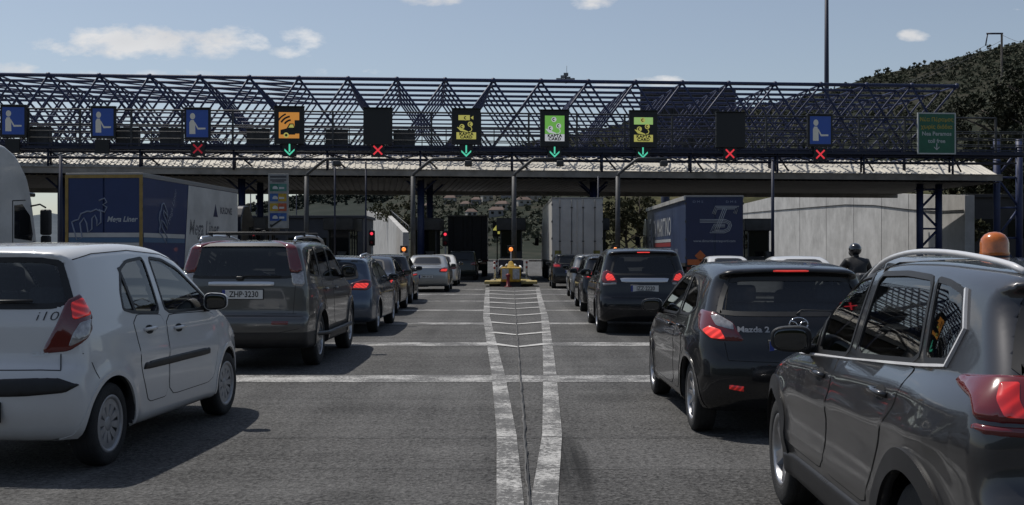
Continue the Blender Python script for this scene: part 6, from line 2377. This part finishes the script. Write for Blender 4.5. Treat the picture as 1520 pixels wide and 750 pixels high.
# ------------------------------------------------------------------ motorcyclist
mc_p = Vector((at(1268, None, 23).x, 23.0, 0))
M_amb = mat('amber_lens', (.55, .17, .02), .2, 0, .6, .8)
mc = thing('motorcycle', 'dark motorcycle with a grey top box between the far right cars', 'motorcycle', mc_p, R(90), None, .93)
for x in (-.72, .72):
    add_wheel(mc, x, 0, .31, .14, .21, 'ten', 'alloydark', 1)
b = MB()
b.rbox(.05, 0, .55, .7, .32, .4, .1)
b.rbox(.28, 0, .90, .55, .30, .26, .1)
b.rbox(-.35, 0, .82, .70, .28, .12, .05)
b.tube((.72, 0, .31), (.50, 0, 1.0), .05, 8)
b.tube((-.72, 0, .31), (-.1, 0, .5), .04, 8)
b.path([(-.2, -.16, .4), (-.7, -.2, .42), (-.95, -.2, .52)], .05, 8)
b.build('frame', T_chas, mc)
b = MB()
b.rbox(.62, 0, 1.02, .30, .42, .46, .1, 3, 0, R(-20))
b.build('fairing', T_dark, mc)
b = MB()
b.path([(.42, .40, 1.04), (.48, .2, 1.10), (.50, 0, 1.08), (.48, -.2, 1.10), (.42, -.40, 1.04)], .016, 8)
b.build('handlebar', T_chas, mc)
for s_ in (-1, 1):
    b = MB()
    b.tube((.48, s_ * .3, 1.09), (.50, s_ * .46, 1.27), .010, 6)
    b.ell((.48, s_ * .47, 1.30), .03, .075, .05, 14, 8)
    b.build('mirror', T_chas, mc)
b = MB()
b.ell((.44, -.52, 1.08), .03, .05, .035, 12, 8)
b.build('indicator', M_amb, mc)
b = MB()
b.rbox(-.82, -.02, 1.02, .38, .46, .34, .06)
b.build('top_box', mat('top_box_grey', (.05, .05, .052), .45), mc)
b = MB()
b.box(-1.02, 0, .80, .02, .22, .06)
b.build('tail_lamp', M['red'], mc)
# rider: one skinned figure, seated, arms forward to the bars
leather = mat('rider_black_jacket', (.007, .007, .008), .6, bump=.3, bscale=18)
pv = [(-.30, 0, .95), (-.28, 0, 1.12), (-.22, 0, 1.30), (-.16, 0, 1.42), (-.12, 0, 1.52), (-.09, 0, 1.60)]
rad = [.19, .19, .20, .17, .085, .07]
ed = [(i, i + 1) for i in range(5)]


def chain(root_i, pts, rs):
    i0 = root_i
    for p, r in zip(pts, rs):
        pv.append(p)
        rad.append(r)
        ed.append((i0, len(pv) - 1))
        i0 = len(pv) - 1
    return i0


for s_ in (-1, 1):
    w_ = chain(3, [(-.15, s_ * .19, 1.42), (-.04, s_ * .30, 1.22), (.12, s_ * .36, 1.10), (.34, s_ * .35, 1.07)], [.105, .085, .065, .045])
    chain(w_, [(.42, s_ * .345, 1.065)], [.045])
    for k_ in range(4):
        chain(len(pv) - 1 - k_ * 3, [(.455, s_ * (.31 + .022 * k_), 1.085), (.475, s_ * (.31 + .022 * k_), 1.06), (.455, s_ * (.31 + .022 * k_), 1.035)], [.012, .011, .010])
    chain(0, [(-.22, s_ * .13, .92), (.20, s_ * .22, .86), (.02, s_ * .23, .50), (.02, s_ * .24, .38), (.18, s_ * .25, .33)], [.13, .085, .06, .05, .045])
me = bpy.data.meshes.new('rider')
me.from_pydata(pv, ed, [])
tmp = bpy.data.objects.new('rider', me)
C.objects.link(tmp)
sk = tmp.modifiers.new('skin', 'SKIN')
for i, r in enumerate(rad):
    me.skin_vertices[0].data[i].radius = (r, r)
me.skin_vertices[0].data[0].use_root = True
ss = tmp.modifiers.new('sub', 'SUBSURF')
ss.levels = ss.render_levels = 2
m2_ = bpy.data.meshes.new_from_object(tmp.evaluated_get(bpy.context.evaluated_depsgraph_get()))
bpy.data.objects.remove(tmp)
m2_.materials.clear()
m2_.materials.append(leather)
m2_.polygons.foreach_set('use_smooth', [True] * len(m2_.polygons))
rd = link('person', m2_)
rd.location = mc_p
rd.rotation_euler = (0, 0, R(90))
rd.scale = (.93, 1.0, .93)
tag(rd, 'motorcyclist in black jacket and black full face helmet seen from behind', 'person')
b = MB()
b.ell((-.06, 0, 1.70), .155, .128, .145, 22, 16)
b.ell((.02, 0, 1.63), .13, .11, .10, 18, 12)
hl = b.build('helmet', mat('helmet_black', (.010, .010, .011), .18, 0, .5, 1.0), rd)
b = MB()
b.ell((.075, 0, 1.71), .05, .10, .055, 16, 10)
b.build('visor', M['blackglass'], hl)
# ------------------------------------------------------------------ hills, trees, wall, background
def fbm(x, y, seed=0, oct_=5):
    r = np.random.default_rng(seed)
    out = np.zeros_like(x)
    a = 1.0
    f = 1.0
    for _ in range(oct_):
        for _k in range(3):
            th, ph = r.uniform(0, 2 * PI), r.uniform(0, 2 * PI)
            out += a * np.sin(f * (x * math.cos(th) + y * math.sin(th)) + ph) / 3
        a *= .55
        f *= 1.9
    return out


def scrub(name, soil, green, dark, scale):
    m = bpy.data.materials.new(name)
    m.use_nodes = True
    t = m.node_tree
    p = t.nodes['Principled BSDF']
    tc = N(t, 'ShaderNodeTexCoord')
    n1 = N(t, 'ShaderNodeTexNoise', inp={'Scale': scale, 'Detail': 9.0, 'Roughness': .72})
    n2 = N(t, 'ShaderNodeTexNoise', inp={'Scale': scale * .18, 'Detail': 4.0})
    t.links.new(tc.outputs['Object'], n1.inputs['Vector'])
    t.links.new(tc.outputs['Object'], n2.inputs['Vector'])
    r = N(t, 'ShaderNodeValToRGB')
    e = r.color_ramp.elements
    e[0].position, e[0].color = .36, (*dark, 1)
    e[1].position, e[1].color = .62, (*soil, 1)
    k = e.new(.5)
    k.color = (*green, 1)
    t.links.new(math_n(t, 'MULTIPLY_ADD', n2.outputs['Fac'], .35, math_n(t, 'MULTIPLY', n1.outputs['Fac'], .68)), r.inputs[0])
    t.links.new(r.outputs[0], p.inputs['Base Color'])
    p.inputs['Roughness'].default_value = .95
    p.inputs['Specular IOR Level'].default_value = .1
    return m


def hill(name, ridge, D0, D1, D2, m, nu=150, nd=46, rough=.05, seed=1, base=0., pw=1.25):
    R_ = np.array(ridge, float)
    u = np.linspace(R_[0, 0], R_[-1, 0], nu)
    hr = CAMH + (375 - np.interp(u, R_[:, 0], R_[:, 1])) / FPX * D1
    d = np.concatenate([np.linspace(D0, D1, nd), np.linspace(D1, D2, nd // 3)[1:]])
    U, Dm = np.meshgrid((u - 760) / FPX, d, indexing='ij')
    H = np.tile(hr[:, None], (1, len(d)))
    s_ = np.clip((Dm - D0) / (D1 - D0), 0, 1)
    prof = s_ ** pw
    back = np.clip((D2 - Dm) / (D2 - D1), 0, 1)
    prof = np.where(Dm > D1, back ** .8, prof)
    X, Y = U * Dm, Dm
    nz = fbm(X / (D1 * .06), Y / (D1 * .06), seed)
    Z = base + H * prof + rough * H * nz * prof * np.clip((1 - s_) * 3, .15, 1)
    vs = np.stack([X, Y, Z], -1).reshape(-1, 3)
    n = len(d)
    fs = [(i * n + j, (i + 1) * n + j, (i + 1) * n + j + 1, i * n + j + 1) for i in range(nu - 1) for j in range(n - 1)]
    me = bpy.data.meshes.new(name)
    me.from_pydata(vs.tolist(), [], fs)
    me.materials.append(m)
    me.polygons.foreach_set('use_smooth', [True] * len(fs))
    me.update()
    o = link(name, me)
    tag(o, None, None, None, 'structure')
    return vs.reshape(nu, n, 3)


hm1 = scrub('wooded_hillside', (.046, .043, .032), (.020, .025, .016), (.010, .013, .009), .09)
hm2 = scrub('far_wooded_ridge', (.028, .032, .027), (.018, .024, .018), (.012, .016, .013), .02)
hm3 = scrub('haze_blue_mountain', (.10, .115, .13), (.075, .09, .105), (.06, .075, .09), .002)  # pale blue of far haze is put into the mountain colours
V1 = hill('hill', [(560, 306), (600, 288), (640, 266), (700, 242), (750, 222), (800, 209), (846, 202), (930, 184), (1000, 173), (1100, 162), (1180, 149), (1240, 133), (1300, 113), (1380, 96), (1440, 80), (1520, 61), (1650, 45), (1850, 60), (2100, 120)],
          240, 900, 1350, hm1, 200, 60, .05, 3, 0., 1.6)
V2 = hill('hill', [(330, 318), (370, 309), (400, 305), (430, 299), (470, 291), (520, 288), (560, 290), (600, 285), (660, 292), (760, 300), (900, 310)], 420, 1100, 1700, hm2, 130, 30, .04, 5)
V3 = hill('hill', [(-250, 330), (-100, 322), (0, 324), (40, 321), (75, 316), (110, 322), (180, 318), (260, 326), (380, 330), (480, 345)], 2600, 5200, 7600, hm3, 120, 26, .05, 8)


def leaf_mat(name, c, var=.4):
    m = mat(name, c, .75, 0, .25, var=var, vscale=.6)
    return m


def clump_mesh(n, rad, leaf, seed, squash=.8):
    """leaf-sized faces through a lumpy volume"""
    r = np.random.default_rng(seed)
    lob = r.normal(0, .5, (max(4, n // 160), 3))
    lob /= np.maximum(1, np.linalg.norm(lob, axis=1, keepdims=True))
    c = lob[r.integers(0, len(lob), n)] * rad * .85
    d = r.normal(0, 1, (n, 3))
    d /= np.linalg.norm(d, axis=1, keepdims=True)
    p = c + d * (r.random((n, 1)) ** .45) * rad * .34
    p[:, 2] *= squash
    a = r.normal(0, 1, (n, 3))
    a /= np.linalg.norm(a, axis=1, keepdims=True)
    b_ = np.cross(a, r.normal(0, 1, (n, 3)))
    b_ /= np.linalg.norm(b_, axis=1, keepdims=True) + 1e-9
    s_ = leaf * (.6 + .8 * r.random((n, 1)))
    return p, a * s_, b_ * s_ * .55


def leaves(name, parts, m, parent=None):
    vs, fs = [], []
    k = 0
    P = np.concatenate([q[0] for q in parts])
    A = np.concatenate([q[1] for q in parts])
    B_ = np.concatenate([q[2] for q in parts])
    V = np.stack([P - A, P - B_, P + A, P + B_], 1).reshape(-1, 3)
    F = np.arange(len(V)).reshape(-1, 4)
    me = bpy.data.meshes.new(name)
    me.from_pydata(V.tolist(), [], F.tolist())
    me.materials.append(m)
    me.update()
    return link(name, me, parent)


# woods covering the right-hand hill: uncountable, one object
r = np.random.default_rng(11)
parts = []
protos = [clump_mesh(40, 2.6, .95, 100 + i, 1.05) for i in range(10)]
nu, nd_, _ = V1.shape
for k in range(19000):
    i, j = r.integers(8, nu - 2), int(min(nd_ - 2, 59 - abs(r.normal(0, 13)))) if r.random() < .55 else r.integers(8, nd_ - 1)
    f, g = r.random(2)
    p = V1[i, j] * (1 - f) * (1 - g) + V1[i + 1, j] * f * (1 - g) + V1[i, j + 1] * (1 - f) * g + V1[i + 1, j + 1] * f * g
    px = 760 + FPX * p[0] / p[1]
    s_ = r.uniform(.55, 1.25)
    if k > 14500:      # low scrub on the middle slopes
        if px > 1060:
            continue
        s_ *= r.uniform(.4, .9)
    elif k > 4000:
        s_ *= r.uniform(.38, .62)
    if px < 1020:
        s_ *= .8
    q = protos[r.integers(0, 10)]
    a = r.uniform(0, 2 * PI)
    rot = np.array([[math.cos(a), -math.sin(a), 0], [math.sin(a), math.cos(a), 0], [0, 0, 1]])
    parts.append((q[0] @ rot.T * s_ + p + [0, 0, 1.7 * s_], q[1] @ rot.T * s_, q[2] @ rot.T * s_))
wd = leaves('woodland', parts, leaf_mat('hill_foliage', (.062, .068, .044), .35))
tag(wd, 'dark scattered woodland over the hillside to the right', None, None, 'stuff')
parts = []
nu2, nd2, _ = V2.shape
for k in range(1500):
    i, j = r.integers(2, nu2 - 2), 29 - int(abs(r.normal(0, 3)))
    f = r.random()
    p = V2[i, j] * f + V2[i + 1, j] * (1 - f)
    q = protos[r.integers(0, 10)]
    s_ = r.uniform(.9, 1.7)
    parts.append((q[0] * s_ + p + [0, 0, 1.7], q[1] * s_, q[2] * s_))
wd = leaves('woodland', parts, leaf_mat('ridge_foliage', (.022, .030, .022), .4))
tag(wd, 'distant dark woodland along the ridge left of the centre', None, None, 'stuff')

bark = mat('tree_bark', (.045, .036, .028), .9, var=.4, vscale=6, bump=.5, bscale=25)


def tree(x, y, h, rad, label, m, seed, n=5200, leaf=.17, z0=0., trunk=True):
    r = np.random.default_rng(seed)
    t = thing('tree', label, 'tree', (x, y, z0), 0, 'trees beside the plaza')
    b = MB()
    top = h * .82
    pts = [(0, 0, -.2), (.1, .05, h * .2), (-.05, .12, h * .45), (.1, -.05, top)]
    b.path(pts, [h * .030, h * .024, h * .017, h * .004], 9)
    tips = []
    for k in range(13):
        z = h * r.uniform(.28, .85)
        a = r.uniform(0, 2 * PI)
        rr = rad * r.uniform(.55, 1.0) * math.sqrt(max(.1, 1 - ((z / h - .55) / .5) ** 2))
        e = (rr * math.cos(a), rr * math.sin(a), z + rr * .35)
        b.path([(0, 0, z - h * .06), (e[0] * .5, e[1] * .5, z + rr * .1), e], [h * .010, h * .006, h * .002], 6)
        tips.append(e)
    b.build('trunk', bark, t)
    parts = []
    for k, e in enumerate(tips + [(0, 0, h * .9), (0, 0, h * .6), (rad * .3, 0, h * .72)]):
        q = clump_mesh(n // 16, rad * r.uniform(.38, .62), leaf, seed * 50 + k, .85)
        parts.append((q[0] + np.array(e), q[1], q[2]))
    leaves('crown', parts, m, t)
    return t


lm1, lm2 = leaf_mat('pine_foliage', (.022, .026, .013), .5), leaf_mat('broad_foliage', (.034, .036, .016), .5)
for a in [(1490, 104, 17.5, 5.2, 'tall dark tree filling the upper right edge', lm1, 1, 9000), (1450, 112, 14.5, 4.4, 'dark tree left of the tallest one at the right edge', lm1, 2, 7000), (1535, 96, 18.5, 5.2, 'dark tree cut by the right edge of the picture', lm1, 3, 7000),
          (1415, 120, 11.5, 3.6, 'lower dark tree behind the right end of the space frame', lm2, 4, 5000), (1590, 100, 17, 5, 'dark tree beyond the right edge of the picture', lm1, 5, 4000),
          (1508, 90, 11.0, 3.6, 'lower bushy tree in front of the tall one at the right edge', lm2, 6, 5000)]:
    px, d, h, rad, lab, m, sd_, n = a
    p = at(px, None, d)
    tree(p.x, d, h, rad, lab, m, sd_, n, .19, 0)
# bushes on the cut slope right of the centre
for i, (px, d, h, rad, lab) in enumerate([(930, 92, 6.0, 2.6, 'brown green tree behind the cranked mast right of the box trailer'), (948, 100, 7.5, 3.0, 'taller tree left of the navy curtain lorry'), (600, 125, 8.0, 3.2, 'tree on the slope left of the blue canopy column'),
                                         (1432, 80, 3.6, 1.5, 'leafy shrub growing at the right end of the concrete wall')]):
    p = at(px, None, d)
    tree(p.x, d, h, rad, lab, leaf_mat('roadside_foliage', (.05, .05, .022), .5), 20 + i, 2600, .16)

# concrete retaining wall on the right
wall_m = bpy.data.materials.new('stained_concrete')
wall_m.use_nodes = True
t = wall_m.node_tree
p = t.nodes['Principled BSDF']
tc = N(t, 'ShaderNodeTexCoord')
mp = N(t, 'ShaderNodeMapping')
mp.inputs['Scale'].default_value = (.7, .7, .16)
t.links.new(tc.outputs['Object'], mp.inputs[0])
n1 = N(t, 'ShaderNodeTexNoise', inp={'Scale': 1.1, 'Detail': 8.0, 'Roughness': .7})
t.links.new(mp.outputs[0], n1.inputs['Vector'])
n2 = N(t, 'ShaderNodeTexNoise', inp={'Scale': .7, 'Detail': 6.0, 'Roughness': .65})
t.links.new(tc.outputs['Object'], n2.inputs['Vector'])
rp = N(t, 'ShaderNodeValToRGB')
rp.color_ramp.elements[0].position, rp.color_ramp.elements[0].color = .34, (.30, .295, .285, 1)
rp.color_ramp.elements[1].position, rp.color_ramp.elements[1].color = .62, (.50, .495, .48, 1)
t.links.new(math_n(t, 'ADD', math_n(t, 'MULTIPLY', n1.outputs['Fac'], .4), math_n(t, 'MULTIPLY', n2.outputs['Fac'], .6)), rp.inputs[0])
t.links.new(rp.outputs[0], p.inputs['Base Color'])
p.inputs['Roughness'].default_value = .85
cw = thing('retaining_wall', 'tall pale concrete retaining wall with panel joints beyond the right lanes', 'wall', (0, 0, 0))
WX = lambda d: 28.6 - (d - 66) * .018
tops = [(69.6, 290), (76, 289), (84, 287), (92, 286), (106, 286), (118, 293), (136, 306), (170, 318)]
sec = []
for d, py in tops:
    sec.append((WX(d), d, CAMH + (375 - py) / FPX * d))
b = MB()
for (x0, y0, h0), (x1, y1, h1) in zip(sec[:-1], sec[1:]):
    b.add([(x0, y0, -.2), (x1, y1, -.2), (x1, y1, h1), (x0, y0, h0), (x0 + .6, y0, h0), (x1 + .6, y1, h1), (x0 + .6, y0, -.2), (x1 + .6, y1, -.2)], [(0, 3, 2, 1), (3, 4, 5, 2), (6, 7, 5, 4)])
b.add([(sec[0][0], 69.6, -.2), (sec[0][0] + .6, 69.6, -.2), (sec[0][0] + .6, 69.6, sec[0][2]), (sec[0][0], 69.6, sec[0][2])], [(0, 1, 2, 3)])
b.build('face', wall_m, cw)
for d in (74, 79, 84.5, 91, 98.5, 107, 117, 129):
    hh = np.interp(d, [s_[1] for s_ in sec], [s_[2] for s_ in sec])
    b = MB()
    b.bx(WX(d) - .012, WX(d) + .02, d - .022, d + .022, 0, hh)
    b.build('joint', M['seam'], cw)
b = MB()
b.path([(WX(d) - .05, d, CAMH + (375 - py) / FPX * d) for d, py in ((69.7, 312), (74, 314), (79, 311), (86, 305), (93, 304), (103, 308), (118, 313), (136, 318))], .035, 6)
b.build('cable', M['rubber'], cw)
# shaded building beyond the wall's right end
sb = thing('building', 'dark flat roofed building behind the lattice tower at the right edge', 'building', ((1530 - 760) / FPX * 82, 82, 0))
b = MB()
b.bx(-4.7, 6, 0, 8, 0, 5.6)
b.bx(-4.9, 6.2, -.2, 8.2, 5.6, 5.85)
bev(b.build('wall', mat('dark_render', (.03, .03, .032), .8, var=.3, vscale=.7), sb), .02)
for i in range(4):
    b = MB()
    b.bx(-4.1 + i * 2.4, -2.3 + i * 2.4, -.06, .02, 2.6, 4.0)
    b.build('window', M['blackglass'], sb)
# slope behind the wall (cut in scrub)
cutm = scrub('cut_slope', (.13, .11, .06), (.055, .055, .025), (.025, .026, .014), .5)
hill('terrain', [(880, 300), (905, 292), (960, 288), (1050, 280), (1150, 276), (1300, 270), (1436, 262), (1600, 255), (1900, 250)], 140, 190, 230, cutm, 70, 18, .08, 9)

# ramp wall and pale road left of the blue column
rw = thing('ramp_wall', 'pale concrete ramp wall climbing away left of the blue canopy column', 'wall', (0, 0, 0))
b = MB()
pA, pB, pC = at(607, None, 92), at(580, None, 128), at(548, None, 160)
hA = lambda y_, d: CAMH + (375 - y_) / FPX * d
for (p_, q_, ya, yb, da, db) in ((pA, pB, 345, 319, 92, 128), (pB, pC, 319, 313, 128, 160)):
    b.add([(p_.x, p_.y, 0), (q_.x, q_.y, 0), (q_.x, q_.y, hA(yb, db)), (p_.x, p_.y, hA(ya, da)), (p_.x - .5, p_.y, 0), (q_.x - .5, q_.y, 0), (q_.x - .5, q_.y, hA(yb, db)), (p_.x - .5, p_.y, hA(ya, da))],
          [(0, 1, 2, 3), (5, 4, 7, 6), (3, 2, 6, 7), (0, 3, 7, 4), (1, 5, 6, 2)])
b.build('face', wall_m, rw)
b = MB()
b.tube((pA.x, pA.y, hA(345, 92) + .5), (pB.x, pB.y, hA(319, 128) + .5), .06, 6)
for k in np.linspace(0, 1, 9):
    p_ = pA.lerp(pB, k)
    z_ = hA(345, 92) * (1 - k) + hA(319, 128) * k
    b.tube((p_.x, p_.y, z_ - .1), (p_.x, p_.y, z_ + .5), .045, 6)
b.build('railing', galvd, rw)

# houses on the hillside seen under the canopy
hw_m = [mat('house_render', c, .8, var=.15, vscale=.6) for c in ((.30, .29, .26), (.24, .22, .19), (.20, .20, .20))]
rf_m = mat('house_roof', (.085, .05, .038), .8, var=.3, vscale=1)
r = np.random.default_rng(5)
hs = [(668, 303), (690, 311), (708, 306), (725, 300), (742, 313), (757, 296), (776, 307), (790, 300), (683, 292), (715, 290), (640, 312), (735, 322), (700, 322), (1010, 300)]
adj = ['cream', 'tan', 'grey']
for i, (px, py) in enumerate(hs):
    # find the hill point on this sight line
    best, bd = None, 9e9
    u_ = (px - 760) / FPX
    k = int(np.argmin(np.abs(V1[:, 10, 0] / V1[:, 10, 1] - u_)))
    zp = CAMH + (375 - py) / FPX * V1[k, :, 1]
    j = int(np.argmax(V1[k, :, 2] > zp))
    q = V1[k, j]
    w_, dp, hh = r.uniform(4.5, 7), r.uniform(4.5, 6), r.uniform(2.6, 4)
    h_o = thing('house', '%s house with %s roof on the hillside under the canopy, number of windows unclear' % (adj[i % 3], ('red', 'brown')[i % 2]), 'house', (q[0], q[1], q[2] - .6), r.uniform(-.3, .3), 'houses on the hillside')
    h_o['label'] = 'small pale house among scrub on the hillside seen under the canopy'
    b = MB()
    b.bx(-w_ / 2, w_ / 2, -dp / 2, dp / 2, -1, hh)
    b.build('wall', hw_m[i % 3], h_o)
    b = MB()
    b.add([(-w_ / 2 - .3, -dp / 2 - .3, hh), (w_ / 2 + .3, -dp / 2 - .3, hh), (w_ / 2 + .3, dp / 2 + .3, hh), (-w_ / 2 - .3, dp / 2 + .3, hh), (-w_ / 2 + 1, 0, hh + 1.5), (w_ / 2 - 1, 0, hh + 1.5)],
          [(0, 1, 5, 4), (2, 3, 4, 5), (1, 2, 5), (3, 0, 4), (0, 3, 2, 1)])
    b.build('roof', rf_m, h_o)
    for s_ in (-1, 1):
        b = MB()
        b.bx(s_ * w_ * .25 - .6, s_ * w_ * .25 + .6, -dp / 2 - .04, -dp / 2 + .02, hh * .45, hh * .8)
        b.build('window', M['blackglass'], h_o)

# big dark billboard behind the space frame
bb = thing('billboard', 'large dark billboard seen from behind above the canopy right of the centre', 'billboard', (at(1022, None, 88).x, 88, 0), R(2))
k = FPX / 88
hz = lambda y_: CAMH + (375 - y_) / k
b = MB()
b.bx(-71 / k, 71 / k, 0, .5, hz(235), hz(132))
bev(b.build('panel', mat('billboard_back', (.016, .017, .019), .7, var=.3, vscale=.5), bb), .03)
b = MB()
for x in np.linspace(-68 / k, 68 / k, 10):
    b.bx(x - .04, x + .04, -.1, .0, hz(235), hz(134))
b.build('stiffener', mat('billboard_rib', (.022, .023, .026), .6), bb)
for s_ in (-1, 1):
    b = MB()
    b.tube((s_ * 1.8, .3, 0), (s_ * 1.8, .3, hz(225)), .35, 14)
    b.build('post', navyd, bb)
# tall lighting mast
d = 140.0
lm = thing('light_mast', 'very tall dark lighting mast rising out of the picture on the right', 'mast', (at(1227, None, d).x, d, 0))
b = MB()
b.tube((0, 0, 0), (0, 0, 42), .40, 16, .2)
b.build('pole', navyd, lm)
b = MB()
b.lathe([(.15, 41.6), (1.1, 41.7), (1.1, 41.9), (.15, 42.0)], 20)
for i in range(8):
    a = 2 * PI * i / 8
    b.box(1.15 * math.cos(a), 1.15 * math.sin(a), 41.6, .5, .4, .3, a)
b.build('lamp_crown', galvd, lm)
# floodlight cluster standing on the frame
k = FPX / 63
fl = thing('floodlight_cluster', 'small cluster of floodlights with an aerial on top of the space frame', 'floodlights', (at(840, None, 62.6).x, 62.6, 11.1))
b = MB()
b.tube((0, 0, 0), (0, 0, .5), .05, 8)
b.tube((.05, 0, .3), (.05, 0, 1.0), .012, 6)
b.bx(-.45, .4, -.03, .03, .2, .26)
b.build('bracket', galvd, fl)
for i, (x, z, a) in enumerate([(-.42, .2, .3), (-.16, .36, -.2), (.12, .28, .1), (.36, .2, -.4), (.0, .5, 0)]):
    b = MB()
    b.box(x, -.05, z, .26, .14, .17, a)
    b.build('lamp_head', galv, fl)
# wooden power pole on the hill at the right with its lines
d = 210.0
pp0, pp1 = at(1487, None, d), at(1465, None, d)
k = FPX / d
hz = lambda y_: CAMH + (375 - y_) / k
pw = thing('power_pole', 'gallows shaped power pole above the trees at the upper right', 'pole', (pp0.x, d, hz(180)))
b = MB()
b.tube((0, 0, -12), (0, 0, hz(50) - hz(180)), .26, 10, .2)
b.build('mast', mat('pole_timber', (.035, .032, .03), .8), pw)
b = MB()
b.tube((0.2, 0, hz(50) - hz(180)), (-22.5 / k, 0, hz(50) - hz(180)), .17, 8)
b.tube((-21 / k, 0, hz(50) - hz(180)), (-24 / k, 0, hz(68) - hz(180)), .12, 8)
b.build('cross_arm', navyd, pw)
wires = mat('power_line', (.05, .05, .055), .5)
for i, (x0, y0, x1, y1) in enumerate([(1487, 52, 1700, 30), (1466, 66, 1180, 160), (1487, 60, 1240, 142)]):
    b = MB()
    d1 = 150 if x1 > 1500 else 330
    a, c = Vector(((x0 - 760) / FPX * d, d, hz(y0))), Vector(((x1 - 760) / FPX * d1, d1, CAMH + (375 - y1) / FPX * d1))
    pts = [a.lerp(c, s_) - Vector((0, 0, 3.0 * 4 * s_ * (1 - s_))) for s_ in np.linspace(0, 1, 16)]
    b.path(pts, .035, 5)
    o = b.build('power_line', wires)
    tag(o, ('power line running right from the gallows pole', 'lower power line sagging left from the gallows pole', 'upper power line sagging left from the gallows pole')[i], 'cable', 'power lines')
# a few masts and pylons on the skyline left of the centre
for i, (px, y0, y1, d, lab) in enumerate([(383, 282, 330, 130, 'thin aerial mast on the skyline left of the price board'), (372, 279, 330, 120, 'lamp post on the skyline left of the price board'), (440, 280, 330, 140, 'lamp post on the skyline right of the price board')]):
    k = FPX / d
    p = at(px, None, d)
    b = MB()
    b.tube((0, 0, 0), (0, 0, CAMH + (375 - y0) / k), .10, 8, .05)
    if i:
        b.tube((0, 0, CAMH + (375 - y0) / k - .1), (-.9, 0, CAMH + (375 - y0) / k), .05, 6)
    else:
        for z_ in (.70, .8, .9):
            b.box(0, 0, z_ * (CAMH + (375 - y0) / k), .5, .3, .5)
    o = b.build('mast', navyd)
    o.location = (p.x, d, 0)
    tag(o, lab, 'mast', 'skyline masts')
# low service building left of the booths
sv = thing('building', 'low grey service building behind the price board', 'building', (at(440, None, 96).x, 96, 0))
b = MB()
b.bx(-5.6, 5.8, 0, 7, 0, 4.5)
b.bx(-5.8, 6.0, -.2, 7.2, 4.5, 4.75)
bev(b.build('wall', mat('service_grey', (.035, .038, .045), .8, var=.25, vscale=.8), sv), .03)
for i in range(5):
    b = MB()
    b.bx(-4.9 + i * 2.1, -3.7 + i * 2.1, -.05, .02, 1.3, 2.8)
    b.build('window', M['blackglass'], sv)

# unseen slope added behind the camera to darken what the car bodies mirror
V4 = hill('hill', [(-3600, 150), (-2600, 120), (-1500, 150), (-400, 110), (500, 130), (1300, 90), (2400, 130), (3600, 110), (4800, 160)], 160, 480, 700, scrub('unseen_dark_slope', (.030, .030, .020), (.018, .022, .012), (.010, .013, .008), .15), 120, 30, .08, 12)
h4 = [o for o in C.objects if o.name.startswith('hill')][-1]
h4.rotation_euler = (0, 0, PI)
